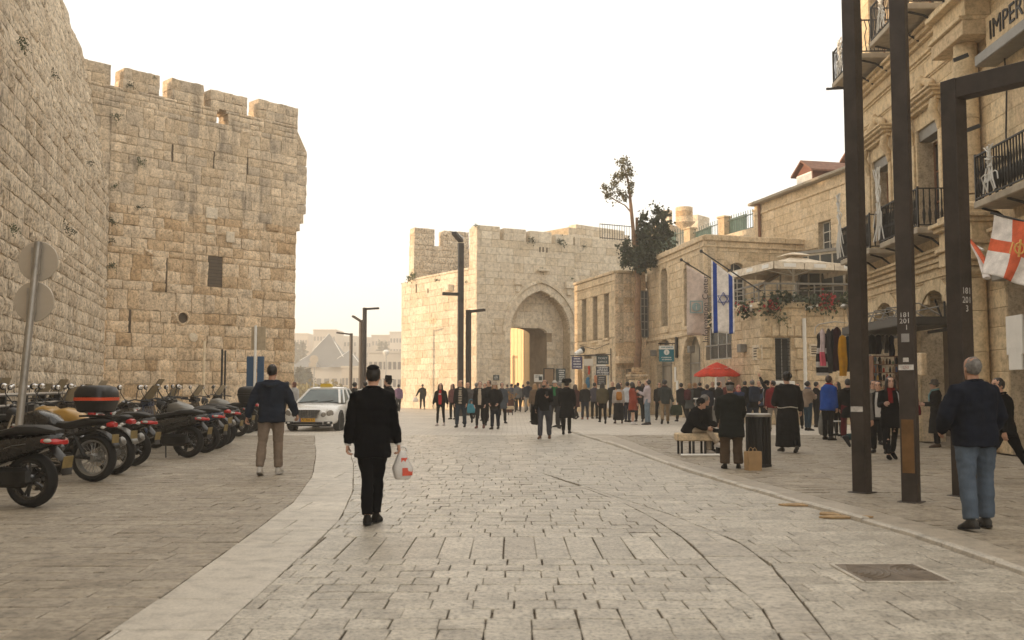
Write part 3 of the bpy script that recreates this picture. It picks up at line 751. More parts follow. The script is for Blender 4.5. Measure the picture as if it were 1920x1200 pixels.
for i, (px, py, r, lab) in enumerate(((997, 451, .55, 'left of two green tufts under the gate battlements'), (1045, 456, .65, 'right and larger green tuft under the gate battlements'), (892, 425, .35, 'dry tuft on the corner top of the gate'),
                                      (1016, 506, .32, 'brown tuft on the ledge above the arch'), (1070, 524, .25, 'tiny tuft above the right corbel of the arch'), (1093, 463, .3, 'dark tuft in the embrasure right of the battlements'))):
    u, z = gu(px, py); tuft(frG.p(u, z, .1), frG.n, r, 60 + i, lab, n=40)
for i, (px, py, r, lab) in enumerate(((779, 522, .75, 'bushy plant spreading on the sunlit flank coping'), (823, 526, .3, 'little plant on the sunlit flank'), (876, 530, .2, 'tiny plant near the lamp post on the flank'))):
    u, z = frF.uv(px, py); tuft(frF.p(u, z, .1), frF.n, r, 70 + i, lab, n=46)
# posters and boards by the arch
def board(fr, px0, px1, py0, py1, lab, mat, name='poster', cat='poster', out=.06, frame=None, group=None):
    u0, z1 = fr.uv(px0, py0); u1, z0 = fr.uv(px1, py1)
    t = thing(name, lab, cat, fr.p((u0 + u1) / 2, z0, out), group=group)
    fbox(fr, u0, u1, z0, z1, out, out + .03, .005).build('panel', mat, t, None)
    if frame:
        mb = MB(); w = .06
        fbox(fr, u0 - w, u0, z0 - w, z1 + w, out - .01, out + .05, 0, mb); fbox(fr, u1, u1 + w, z0 - w, z1 + w, out - .01, out + .05, 0, mb)
        fbox(fr, u0, u1, z1, z1 + w, out - .01, out + .05, 0, mb); fbox(fr, u0, u1, z0 - w, z0, out - .01, out + .05, 0, mb); mb.build('frame', frame, t, None)
    return t, u0, u1, z0, z1
def scribble(t, fr, u0, u1, z0, z1, out, rows, mat, seed=1, fill=.85, hh=.5, name='lettering'):
    q = random.Random(seed); mb = MB(); dz = (z1 - z0) / rows
    for k in range(rows):
        u = u0 + q.uniform(0, .12) * (u1 - u0); e_ = u0 + (u1 - u0) * q.uniform(fill, 1)
        while u < e_:
            w = (u1 - u0) * q.uniform(.03, .09); z = z0 + dz * (k + .5)
            if u + w < e_: fbox(fr, u, u + w, z - dz * hh / 2, z + dz * hh / 2, out, out + .004, 0, mb)
            u += w + (u1 - u0) * q.choice((.018, .018, .05))
    if mb.v: mb.build(name, mat, t, None)
PRINT = mk('white_print', (.7, .7, .68), .6); DKB = mk('dark_board', (.012, .035, .042), .4, 0, .15, 3)
CREAM = mk('cream_panel', (.62, .58, .5), .5, 0, .12, 2)
t, a, b, c, d = board(frG, 924, 935, 703, 713, 'small dark notice on the wall left of the arch', DKB); scribble(t, frG, a + .03, b - .03, c + .03, d - .03, .095, 3, PRINT, 3)
t, a, b, c, d = board(frG, 1041, 1059, 691, 718, 'dark green information board right of the arch opening', DKB, out=.08); scribble(t, frG, a + .2, b - .05, c + .05, d - .05, .115, 6, PRINT, 4, hh=.6)
frI = Fr(frR.p(ov - .05, 0, .05)[:2], frR.p(ov + 3, 0, .05)[:2])
t, a, b, c, d = board(frR, 1019, 1036, 692, 722, 'tall glazed case with a brown picture inside the arch', mk('brown_print', (.3, .2, .12), .5, 0, .4, 1.2), out=.1, frame=IRON)
t, a, b, c, d = board(frR, 1000, 1016, 702, 716, 'white poster with dark pictures at the passage foot', WHITE, out=.1); fbox(frR, b - .3, b - .06, c + .1, c + .35, .13, .135).build('picture', DKB, t, None); scribble(t, frR, a + .05, b - .1, d - .22, d - .04, .13, 2, DKB, 7)
# ------------------------------------------------------------------ street front on the right of the gate
R = random.Random(51)
WFRAME = mk('white_window_frame', (.62, .58, .5), .5, 0, .12, 3); GREYM = mk('grey_metal', (.22, .21, .19), .5, .4, .2, 3)
def window(parent, fr, u0, u1, z0, z1, back, nu=2, nz=3, arch=0.0, mat=None, name='window', glass=None, bar=.05):
    """A framed, glazed window set back in its opening; arch: extra height of a round head."""
    mat = mat or WFRAME; mb = MB(); f = bar
    fbox(fr, u0, u0 + f, z0, z1, -back, -back + .06, 0, mb); fbox(fr, u1 - f, u1, z0, z1, -back, -back + .06, 0, mb)
    fbox(fr, u0 + f, u1 - f, z0, z0 + f, -back, -back + .06, 0, mb); fbox(fr, u0 + f, u1 - f, z1 - f, z1, -back, -back + .06, 0, mb)
    for k in range(1, nu): u = lerp(u0, u1, k / nu); fbox(fr, u - f * .35, u + f * .35, z0 + f, z1 - f, -back, -back + .05, 0, mb)
    for k in range(1, nz): z = lerp(z0, z1, k / nz); fbox(fr, u0 + f, u1 - f, z - f * .35, z + f * .35, -back + .001, -back + .052, 0, mb)
    if arch:
        c = (u0 + u1) / 2; r = (u1 - u0) / 2
        pts = [fr.p(c - r * cos(pi * i / 10), z1 + arch * sin(pi * i / 10), -back + .03) for i in range(11)]
        mb.tube(pts, .03, 5); mb.bar(fr.p(c, z1, -back + .03), fr.p(c, z1 + arch, -back + .03), .04)
    w = mb.build(name, mat, parent, None)
    for i in range(nu):
        for k in range(nz):
            a, b = lerp(u0, u1, i / nu) + f * .4, lerp(u0, u1, (i + 1) / nu) - f * .4; c, d = lerp(z0, z1, k / nz) + f * .4, lerp(z0, z1, (k + 1) / nz) - f * .4
            fbox(fr, a, b, c, d, -back + .015, -back + .025).build('pane', glass or GLASS, w, None)
    if arch:
        c = (u0 + u1) / 2; r = (u1 - u0) / 2
        mb = MB(); mb.prism([fr.p(c - r * cos(pi * i / 10), z1 + arch * sin(pi * i / 10), -back + .012) for i in range(11)], fr.n * .008); mb.build('fanlight', glass or GLASS, w, None, fix=True)
    return w
def arch_hole(u0, u1, z0, zs, rise):
    c, r = (u0 + u1) / 2, (u1 - u0) / 2
    def h(z):
        if z < z0 or z > zs + rise: return None
        if z <= zs: return (u0, u1)
        w = r * sqrt(max(0, 1 - ((z - zs) / rise) ** 2)); return (c - w, c + w) if w > .03 else None
    return h
def arch_ring(parent, fr, u0, u1, z0, zs, rise, w, o0, o1, mat, n=9, jamb=True):
    c, r = (u0 + u1) / 2, (u1 - u0) / 2; P = []
    for i in range(n + 1):
        q = pi * (1 - i / n); P.append((Vector((c + r * cos(q), zs + rise * sin(q))), Vector((cos(q) * rise, sin(q) * r)).normalized()))
    for (a, na), (b, nb) in zip(P, P[1:]):
        g = .02; q = [a + (b - a) * g, b - (b - a) * g, b + nb * w - (b - a) * g, a + na * w + (b - a) * g]
        mb = MB(); mb.prism([fr.p(v.x, v.y, o0) for v in q], fr.n * (o1 - o0)); mb.build('arch_stone', mat, parent, None, fix=True)
    if jamb:
        k = max(1, int((zs - z0) / .5))
        for s, e in ((u0 - w, u0), (u1, u1 + w)):
            for i in range(k): fbox(fr, s + .004, e - .004, lerp(z0, zs, i / k) + .005, lerp(z0, zs, (i + 1) / k) - .005, o0, o1, .012).build('jamb_stone', mat, parent, None)
def coping(parent, fr, z, u0, u1, h, o0, o1, step, mat, name='coping_stone'):
    n = max(1, int((u1 - u0) / step))
    for i in range(n): fbox(fr, lerp(u0, u1, i / n) + .005, lerp(u0, u1, (i + 1) / n) - .005, z + R.uniform(-.008, .008), z + h + R.uniform(-.015, .015), o0, o1, .025).build(name, mat, parent, None)
st_arch = lambda zs, rise, n=12: [zs + rise * i / n for i in range(n + 1)]

# ---- low building beside the gate, with the ticket office
SC = (gx(1155, 54), 54.0); SLft = (SC[0] - .259 * 6.9, SC[1] + .966 * 6.9); SR = (gx(1213, 54.6), 54.6)
fS = Fr(SLft, SC); fS2 = Fr(SC, SR); zS = zat(512, 54.0)
shop = thing('ticket_building', 'low tan stone building with three tall narrow windows beside the gate', 'building', (SC[0], SC[1], 0))
hs = []
for a, b, t_, b_ in ((1091, 1100, 562, 641), (1111.5, 1121, 557, 638), (1132.5, 1142.5, 551, 633)):
    (u0, z1), (u1, z0) = fS.uv(a, t_), fS.uv(b, b_); hs.append((u0, u1, z0, z1))
sh0, sh1 = fS.uv(1095, 700)[0], fS.uv(1136, 700)[0]; zsh = fS.uv(1115, 664)[1]
hs2 = hs + [(sh0, sh1, -.1, zsh)]
put_stones(shop, fS, lay(fS, 0, zS - .02, 0, fS.L, (.36, .46), (.45, .95), R, hs2, gap=.012), ST_BLD, d=(.012, .03), rough=False, limit=220, seed=2)
core(shop, fS, 0, zS, 0, fS.L, .45, MORTAR, hs2)
put_stones(shop, fS2, lay(fS2, 0, zS - .02, 0, fS2.L, (.36, .46), (.4, .8), R, [], gap=.014), ST_CIT, name='side_stone', d=(.012, .03), rough=False, limit=90, seed=3)
core(shop, fS2, 0, zS, 0, fS2.L, .45, MORTAR, [])
MB().prism([fS.p(0, zS - .05, -.3), fS.p(fS.L, zS - .05, -.3), fS2.p(fS2.L, zS - .05, -.3), fS2.p(fS2.L, zS - .05, -7), fS.p(0, zS - .05, -6)], (0, 0, .05)).build('roof', MORTAR, shop, None, fix=True)
coping(shop, fS, zS, 0, fS.L, .16, .1, -.4, .8, ST_BLD); coping(shop, fS2, zS, .1, fS2.L, .16, .1, -.4, .7, ST_BLD)
coping(shop, fS, zS - .42, 0, fS.L, .08, .09, .03, 1.6, ST_BLD, 'string_course')
for (u0, u1, z0, z1) in hs:
    window(shop, fS, u0, u1, z0, z1, .34, 1, 3); fbox(fS, u0 - .06, u1 + .06, z0 - .14, z0 - .004, -.3, .09, .02).build('sill', ST_BLD, shop, None)
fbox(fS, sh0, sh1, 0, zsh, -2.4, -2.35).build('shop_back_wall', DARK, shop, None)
mb = MB(); fbox(fS2, -.04, 1.35, zat(668, 54) - .4, zat(668, 54), .0, .5, .03, mb); mb.prism([fS2.p(0, zat(668, 54), .5), fS2.p(1.3, zat(668, 54), .5), fS2.p(1.3, zat(642, 54), 0), fS2.p(0, zat(642, 54), 0)], fS2.n * -.3)
mb.build('sloped_buttress', ST_CIT, shop, None, fix=True)
# iron gate and dark lattice beside the tree
t = thing('iron_gate', 'narrow black iron gate of upright bars next to the tree pedestal', 'gate', fS2.p(.95, 0))
u0, u1 = fS2.uv(1166, 700)[0], fS2.uv(1180, 700)[0]; mb = MB()
for k in range(7): u = lerp(u0, u1, k / 6); mb.bar(fS2.p(u, 0, .62), fS2.p(u, 2.45, .62), .03)
for z in (.15, 1.2, 2.4): mb.bar(fS2.p(u0, z, .62), fS2.p(u1, z, .62), .035)
mb.build('bars', IRON, t, None)
t = thing('lattice_window', 'dark tall lattice window in the gap behind the tree trunk', 'window', fS2.p(1.5, 2.5))
u0, u1 = fS2.uv(1201, 600)[0], fS2.uv(1214, 600)[0]; z0, z1 = zat(632, 54.4), zat(545, 54.4)
fbox(fS2, u0, u1, z0, z1, .03, .05).build('pane', GLASS, t, None); mb = MB()
for k in range(7): mb.bar(fS2.p(u0, lerp(z0, z1, k / 6), .07), fS2.p(u1, lerp(z0, z1, k / 6), .07), .05)
for u in (u0, (u0 + u1) / 2, u1): mb.bar(fS2.p(u, z0, .06), fS2.p(u, z1, .06), .05)
mb.build('bars', GREYM, t, None)

# ---- information building
I1, I2, I3 = (gx(1215, 55), 55.0), (gx(1325, 45.6), 45.6), (15.6, 47.65)
fI = Fr(I1, I2); fI2 = Fr(I2, I3); zI = zat(497, 55.0)
info = thing('information_building', 'tan stone corner building with arched doors and narrow arched windows', 'building', (I1[0], I1[1], 0))
hi = []; wi = []
for a, b, t_, b_ in ((1239.5, 1254, 525, 617), (1283, 1298, 514, 610)):
    (u0, z1), (u1, z0) = fI.uv(a, t_), fI.uv(b, b_); wi.append((u0, u1, z0, z1)); hi.append(arch_hole(u0, u1, z0, z1, (u1 - u0) / 2))
di = []
for a, b, t_ in ((1231, 1262, 684), (1282, 1317, 680)):
    (u0, z1), (u1, _) = fI.uv(a, t_), fI.uv(b, t_); di.append((u0, u1, z1)); hi.append(arch_hole(u0, u1, -.1, z1, (u1 - u0) / 2))
sts = [x for (u0, u1, z0, z1) in wi for x in st_arch(z1, (u1 - u0) / 2)] + [x for (u0, u1, z1) in di for x in st_arch(z1, (u1 - u0) / 2)] + [w[2] for w in wi] 
put_stones(info, fI, lay(fI, 0, zI, 0, fI.L, (.38, .48), (.5, 1.0), R, hi, gap=.012), ST_BLD, d=(.012, .03), rough=False, limit=260, seed=5)
core(info, fI, 0, zI, 0, fI.L, .5, MORTAR, hi, sts)
(ua, za), (ub, zb_) = fI2.uv(1363, 512), fI2.uv(1400, 580); hA = arch_hole(ua, ub, zb_, za, (ub - ua) / 2 * 1.0)
put_stones(info, fI2, lay(fI2, 3.5, zI, 0, fI2.L, (.38, .5), (.5, 1.0), R, [hA], gap=.012), ST_BLD, name='upper_stone', d=(.012, .03), rough=False, limit=160, seed=6)
core(info, fI2, 0, zI, 0, fI2.L, .5, MORTAR, [hA], st_arch(za, (ub - ua) / 2) + [zb_])
MB().prism([fI.p(0, zI - .05, -.45), fI.p(fI.L, zI - .05, -.4), fI2.p(fI2.L, zI - .05, -.4), Vector((16, 56, zI - .05)), Vector((9, 58, zI - .05))], (0, 0, .06)).build('roof', MORTAR, info, None, fix=True)
for f, l_ in ((fI, fI.L), (fI2, 5.9)):
    coping(info, f, zI, 0, l_, .26, .12, -.45, .75, ST_BLD); coping(info, f, zI - .3, 0.02, l_, .09, .08, .03, 1.7, ST_BLD, 'string_course')
coping(info, fI, fI.uv(1215, 640)[1] - .05, 0, fI.L, .16, .1, .03, 1.4, ST_BLD, 'string_course')
for (u0, u1, z0, z1) in wi:
    window(info, fI, u0, u1, z0, z1, .4, 1, 4, arch=(u1 - u0) / 2); arch_ring(info, fI, u0, u1, z0, z1, (u1 - u0) / 2, .28, -.3, .045, ST_BLD, 7)
    fbox(fI, u0 - .1, u1 + .1, z0 - .18, z0 - .004, -.35, .1, .02).build('sill', ST_BLD, info, None)
LITG = glass_mat('pale_door_glass', (.30, .27, .22), .15)
for (u0, u1, z1) in di:
    w = window(info, fI, u0, u1, .06, z1, .38, 2, 2, arch=(u1 - u0) / 2, mat=GREYM, name='door', glass=LITG, bar=.07); arch_ring(info, fI, u0, u1, 0, z1, (u1 - u0) / 2, .3, -.3, .05, ST_BLD, 11)
window(info, fI2, ua, ub, zb_, za, .3, 3, 4, arch=(ub - ua) / 2, bar=.045); arch_ring(info, fI2, ua, ub, zb_, za, (ub - ua) / 2, .3, -.25, .05, ST_BLD, 11)
mb = MB(); mb.prism([fI.p(-.02, 0, .6), fI.p(-.02, 2.9, .6), fI.p(-.02, zat(640, 55), .04), fI.p(-.02, zat(640, 55), -.3), fI.p(-.02, 0, -.3)], fI.d * .55); mb.build('corner_buttress', ST_BLD, info, None, fix=True)
for px, py in ((1302, 655), (1231, 662)):
    u, z = fI.uv(px, py); fbox(fI, u - .18, u + .18, z - .16, z + .16, .03, .3, .02).build('wall_light', GREYM, info, None)
for (px, py, w, h) in ((1268, 702, .25, .75), (1272, 738, .3, 1.3)):
    u, z = fI.uv(px, py); b = fbox(fI, u - w / 2, u + w / 2, z - h / 2, z + h / 2, .03, .07, .01).build('notice_panel', WHITE, info, None)

# ---- terrace: a single tall storey with railing, flowers and parasol
E1 = (gx(1430, 39.4), 39.4); fTa = Fr((I2[0] - .01, I2[1] - .02), E1); fTb = Fr(E1, (15.2, 39.9)); zT = 4.62
terr = thing('terrace_building', 'stone terrace storey with grated window below the parasol', 'building', (E1[0], E1[1], 0))
(u0, z1), (u1, z0) = fTa.uv(1325, 592), fTa.uv(1373, 672); wT = (max(.05, u0), u1, z0, min(z1, 4.2))
(g0, gz1), (g1, gz0) = fTb.uv(1453, 633), fTb.uv(1483, 714); wG = (g0, g1, gz0, gz1)
put_stones(terr, fTa, lay(fTa, 0, zT, 0, fTa.L, (.36, .46), (.5, 1.0), R, [wT], gap=.013), ST_BLD, d=(.012, .03), rough=False, limit=150, seed=8)
core(terr, fTa, 0, zT, 0, fTa.L, .45, MORTAR, [wT])
put_stones(terr, fTb, lay(fTb, 0, zT, 0, fTb.L, (.38, .48), (.5, .95), R, [wG], gap=.014), ST_BLD, name='front_stone', d=(.015, .035), rough=False, limit=150, seed=9)
core(terr, fTb, 0, zT, 0, fTb.L, .45, MORTAR, [wG])
MB().prism([fTa.p(0, 4.3, -.3), fTa.p(fTa.L, 4.3, -.3), fTb.p(fTb.L, 4.3, -.3), Vector((15.2, 47.3, 4.3)), Vector((9.2, 45.6, 4.3))], (0, 0, .06)).build('terrace_floor', CONC, terr, None, fix=True)
wt = window(terr, fTa, *wT, .2, 3, 1, mat=WHITE, bar=.06)
mb = MB(); zz = lerp(wT[2], wT[3], .42)
for k in range(22): u = lerp(wT[0], wT[1], k / 21); mb.bar(fTa.p(u, wT[2], .04), fTa.p(u, zz, .04), .02)
mb.bar(fTa.p(wT[0], zz, .04), fTa.p(wT[1], zz, .04), .06); mb.build('window_rail', GREYM, terr, None)
wg = window(terr, fTb, *wG, .18, 2, 1, mat=WHITE, bar=.045); mb = MB()
for k in range(1, 12): u = lerp(g0, g1, k / 12); mb.bar(fTb.p(u, gz0, -.06), fTb.p(u, gz1, -.06), .018)
for k in range(1, 12): z = lerp(gz0, gz1, k / 12); mb.bar(fTb.p(g0, z, -.04), fTb.p(g1, z, -.04), .018)
mb.build('grille', IRON, wg, None)
cg = (g0 + g1) / 2                                                # heavy rusticated surround with a keystone
for i, (du, w, h, o) in enumerate(((-.62, .3, .42, .07), (-.3, .3, .5, .08), (0, .3, .62, .13), (.3, .3, .5, .08), (.62, .3, .42, .07))):
    fbox(fTb, cg + du - w / 2 + .01, cg + du + w / 2 - .01, gz1 + .05, gz1 + .05 + h, .03, o + .02, .03).build('keystone' if du == 0 else 'lintel_stone', ST_BLD, terr, None)
for s in (-1, 1):
    for k in range(4): u = cg + s * (.62 + (.1 if k % 2 else .2)); fbox(fTb, u - .27, u + .27, gz0 + k * .43, gz0 + .41 + k * .43, .03, .11, .04).build('quoin', ST_BLD, terr, None)
fbox(fTb, g0 - .12, g1 + .12, gz0 - .16, gz0 - .01, -.1, .12, .02).build('sill', WHITE, terr, None)
u, z = fTb.uv(1462, 602); tuft(fTb.p(u, z, .05), fTb.n, .5, 90, 'dark spiky plant growing out of the wall above the grated window', n=34)
u = fTb.uv(1507, 650)[0]; mb = MB(); mb.tube([fTb.p(u, .05, .1), fTb.p(u, zat(597, 39.5), .1)], .075, 8)
for z in (.8, 2.0, 3.2): mb.tube([fTb.p(u, z, .1), fTb.p(u, z + .06, .1)], .09, 8)
mb.build('drainpipe', WHITE, terr, 40)
for f, px, py, w, h in ((fTb, 1529, 657, .55, .5), (fTa, 1422, 661, .95, .6)):
    u, z = f.uv(px, py); b = fbox(f, u - w / 2, u + w / 2, z - h / 2, z + h / 2, .02, .06, .015).build('plaque', ST_GATE, terr, None)
    q = random.Random(px); mb = MB()
    for k in range(4): fbox(f, u - w * .35, u + w * q.uniform(.15, .38), z + h * (.28 - k * .18) - .025, z + h * (.28 - k * .18) + .025, .06, .064, 0, mb)
    mb.build('lettering', DARK, b, None)
u, z = fTa.uv(1398, 653); fbox(fTa, u - .2, u + .2, z - .17, z + .17, .03, .3, .02).build('wall_light', GREYM, terr, None)
for f, px, py in ((fTa, 1418, 578), (fTb, 1519, 577)):
    u, z = f.uv(px, py); mb = MB(); mb.bar(f.p(u - .25, z - .06, .12), f.p(u + .2, z + .08, .3), .1); mb.build('spotlight', WHITE, terr, None)
# parapet blocks, railing, flowers
ledge_z = zT; LEAF = mk('trailing_leaf', (.04, .055, .022), .7, 0, .5, 4, 0, obj=.3); FLOW = mk('red_geranium', (.34, .025, .03), .6, 0, .4, 5, 0)
for f, a, b in ((fTa, .05, fTa.L), (fTb, .02, fTb.L)): coping(terr, f, zT, a, b, .24, .09, -.35, .9, ST_BLD)
rail = thing('terrace_railing', 'grey metal railing running along the terrace edge', 'railing', E1 + (zT,)); mb = MB()
for f, n in ((fTa, 6), (fTb, 7)):
    for k in range(n + 1): u = f.L * k / n; mb.bar(f.p(u, zT + .2, -.18), f.p(u, zT + 1.0, -.18), .05)
mb.build('posts', GREYM, rail, None)
for z, w in ((zT + 1.0, .07), (zT + .72, .035), (zT + .46, .035)):
    mb = MB()
    for f in (fTa, fTb): mb.bar(f.p(0, z, -.18), f.p(f.L, z, -.18), w)
    mb.build('rail', GREYM, rail, None)
def leaves(mb, p, rx, ry, rz_, n, q, s=.07):
    for i in range(n):
        a = Vector(p) + Vector((q.gauss(0, .45) * rx, q.gauss(0, .45) * ry, q.gauss(0, .45) * rz_))
        d = Vector((q.uniform(-1, 1), q.uniform(-1, 1), q.uniform(-1, 1))).normalized(); e = d.cross(Vector((q.uniform(-1, 1), q.uniform(-1, 1), .3))).normalized()
        L = s * q.uniform(.6, 1.5); mb.add([a, a + d * L * .5 + e * L * .35, a + d * L, a + d * L * .5 - e * L * .35], [(0, 1, 2, 3)])
fl = [(fTa, 1345, 600, .5, .8, 0, 'trailing dark plant hanging left of the flag pole mount on terrace'), (fTa, 1410, 580, .55, .5, 1, 'trailing plant with white blooms near the flag pole foot'), (fTb, 1442, 573, .55, .6, 1, 'dark plant with red blooms over the terrace corner'),
      (fTb, 1468, 560, .8, .3, 0, 'low green plants along the terrace edge by the parasol pole'), (fTb, 1513, 566, .35, .4, 0, 'small trailing plant right of the parasol pole'), (fTb, 1547, 568, .7, .65, 2, 'biggest hanging plant with many red flowers'), (fTb, 1583, 566, .5, .4, 0, 'trailing plant at the terrace end beside the first tall post')]
for i, (f, px, py, w, h, nf, lab) in enumerate(fl):
    u, z = f.uv(px, py); q = random.Random(i); c = f.p(u, z, .18)
    t = thing('flower_box', lab, 'plant', f.p(u, zT + .2, .1), group='plants trailing over the terrace edge')
    mb = MB(); leaves(mb, c, w, .25, h * .8, int(260 * w), q, .15); mb.build('foliage', LEAF, t, None)
    if nf: mb = MB(); leaves(mb, c + f.n * .15, w * .8, .15, h * .6, 26 * nf, q, .13); mb.build('flowers', FLOW, t, None)
    fbox(f, u - w * .6, u + w * .6, zT + .02, zT + .24, -.1, .15, .02).build('trough', ST_BLD, t, None)
# parasol
pc = (gx(1493, 42.5), 42.5); par = thing('cafe_parasol', 'large square cream parasol standing on the terrace', 'parasol', (pc[0], pc[1], 4.36))
CANV = cloth((.70, .62, .50), 'cream_canvas'); zr, zp, hw = zat(503, 42.5), zat(478, 42.5), 2.05
MB().tube([(pc[0], pc[1], 4.36), (pc[0], pc[1], zp - .1)], .055, 10).build('pole', WHITE, par, 40)
mb = MB(); mb.tube([(pc[0], pc[1], 4.36), (pc[0], pc[1], 4.42)], .35, 12); mb.build('base', GREYM, par, None)
prot = radians(14); cs = [Vector((pc[0] + hw * 1.414 * cos(prot + pi / 4 + k * pi / 2), pc[1] + hw * 1.414 * sin(prot + pi / 4 + k * pi / 2), zr)) for k in range(4)]
apex = Vector((pc[0], pc[1], zp))
for k in range(4):
    a, b = cs[k], cs[(k + 1) % 4]; mb = MB(); n = 6; rows = []
    for i in range(n + 1):
        t_ = i / n; rows.append([apex.lerp(a, t_).lerp(apex.lerp(b, t_), j / 6) + Vector((0, 0, -.12 * sin(pi * t_) * 1.0 - .05 * sin(pi * j / 6) * t_)) for j in range(7)])
    vs = [v for r in rows for v in r]; fs = [(i * 7 + j, i * 7 + j + 1, (i + 1) * 7 + j + 1, (i + 1) * 7 + j) for i in range(n) for j in range(6)]
    o = len(vs); vs += [v - Vector((0, 0, .02)) for v in vs]; fs += [tuple(x + o for x in f[::-1]) for f in fs]
    mb.add(vs, fs); mb.build('canopy_panel', CANV, par, 60)
    mb = MB(); out = ((a + b) / 2 - Vector((pc[0], pc[1], zr))).normalized()
    for j in range(3):
        p, q = a.lerp(b, j / 3 + .004), a.lerp(b, (j + 1) / 3 - .004); s_ = Vector((0, 0, -.02 - .05 * (0)))
        mb.prism([p, q, q + Vector((0, 0, -.3)) + out * .02, p + Vector((0, 0, -.3)) + out * .02], out * .012)
    v_ = mb.build('valance', CANV, par, None, fix=True)
    mb = MB()
    for j in range(3):
        p = a.lerp(b, (j + .32) / 3) + Vector((0, 0, -.22)) + out * .034; q = a.lerp(b, (j + .72) / 3) + Vector((0, 0, -.22)) + out * .034
        mb.prism([p, q, q + Vector((0, 0, .15)) - out * .01, p + Vector((0, 0, .15)) - out * .01], out * .004)
    mb.build('white_print', WHITE, v_, None, fix=True)
    MB().bar(apex - Vector((0, 0, .9)), a.lerp(b, .0) * .55 + Vector((apex.x, apex.y, zr - .02)) * .45 + Vector((0, 0, .12)), .04).build('rib', WHITE, par, None)
mb = MB(); mb.rings([[apex + Vector((cos(prot + pi / 4 + k * pi / 2) * r, sin(prot + pi / 4 + k * pi / 2) * r, z)) for k in range(4)] for r, z in ((.75, -.05), (.4, .05), (.05, .11))]); mb.build('vent_cap', CANV, par, None)
# glazed cafe room behind the parasol and its slanted awning
fU = Fr((gx(1421, 52), 52), (15.35, 41.0)); 
fC = Fr((gx(1500, 45.0), 45.0), (gx(1592, 43.2), 43.2)); caf = thing('glazed_room', 'dark glazed terrace room behind the cream parasol', 'room', fC.p(1, 4.36))
zc1 = zat(476, 44.5)
window(caf, fC, 0, fC.L, 4.4, zc1, .0, 4, 2, mat=mk('beige_aluminium', (.42, .37, .29), .5), bar=.1); fbox(fC, -.05, fC.L + .05, zc1 + .005, zc1 + .14, -2.5, .12).build('roof', GREYM, caf, None)
fbox(fC, 0, fC.L, 4.4, zc1, -.6, -.55).build('dim_interior', DARK, caf, None)
fbox(fC, -.02, .16, 4.4, zc1, -.02, .12, .01).build('post', GREYM, caf, None)
aw = thing('slanted_awning', 'brown slanted awning left of the parasol pole on the terrace', 'awning', (gx(1445, 44), 44, 5.4)); Ya, Yb = 44.6, 43.2
mb = MB(); P = [Vector((gx(1422, Yb), Yb, zat(546, Yb))), Vector((gx(1468, Yb), Yb, zat(515, Yb))), Vector((gx(1462, Ya), Ya, zat(514, Ya))), Vector((gx(1437, Ya), Ya, zat(528, Ya)))]
mb.prism(P, (0, 0, .03)); mb.build('fabric', cloth((.33, .24, .14)), aw, None, fix=True); mb = MB()
mb.bar(P[0], P[1], .05); mb.bar(P[1], (P[1].x, P[1].y, 4.36), .06); mb.bar(P[0] + Vector((0.1, 0, 0)), (P[0].x + .1, P[0].y, 4.36), .05); mb.build('frame', GREYM, aw, None)

# ---- upper house with the red dormers
zU = zat(387, 52)
upper = thing('upper_house', 'tan upper house with red roofed dormers above the terrace', 'building', (fU.a.x, fU.a.y, 0))
(u0, z1), (u1, z0) = fU.uv(1534, 418), fU.uv(1559, 468); wU = (u0, u1, z0, z1); (u0, z1), (u1, z0) = fU.uv(1625, 480), fU.uv(1640, 540)
put_stones(upper, fU, lay(fU, zI - .3, zU, 0, fU.L, (.4, .5), (.55, 1.1), R, [wU], gap=.01), ST_BLD, d=(.01, .022), rough=False, limit=170, seed=12)
core(upper, fU, 0, zU, 0, fU.L, .5, MORTAR, [wU]); fUe = Fr((fU.a.x + 8, fU.a.y + 1), fU.a[:2]); core(upper, fUe, 0, zU, 0, fUe.L, .4, ST_BLD, name='end_wall')
window(upper, fU, *wU, .3, 2, 3, mat=WFRAME)
coping(upper, fU, zU - .55, 0, fU.L, .12, .08, .02, 1.5, ST_BLD, 'string_course'); coping(upper, fU, zU, -.1, fU.L, .14, .35, -.3, 1.1, mk('grey_gutter_stone', (.30, .26, .2), .8), 'eave')
TILE = mk('red_roof_tile', (.19, .095, .06), .8, 0, .35, 5, .3, .02, obj=.35)
n = 12; rows = 9                                                   # main roof of tiles
for k in range(rows):
    mb = MB()
    for i in range(34):
        a = lerp(0, fU.L, i / 34); o, z = -.1 - k * .5, zU + .15 + k * .17
        mb.tube([fU.p(a + .14, z, o + .05), fU.p(a + .14, z + .19, o - .55)], (.15, .06), 6)
    mb.build('roof_tiles', TILE, upper, 40)
fbox(fU, 0, fU.L, zU - .2, zU + .1, -.2, -5).build('attic_floor', MORTAR, upper, None)
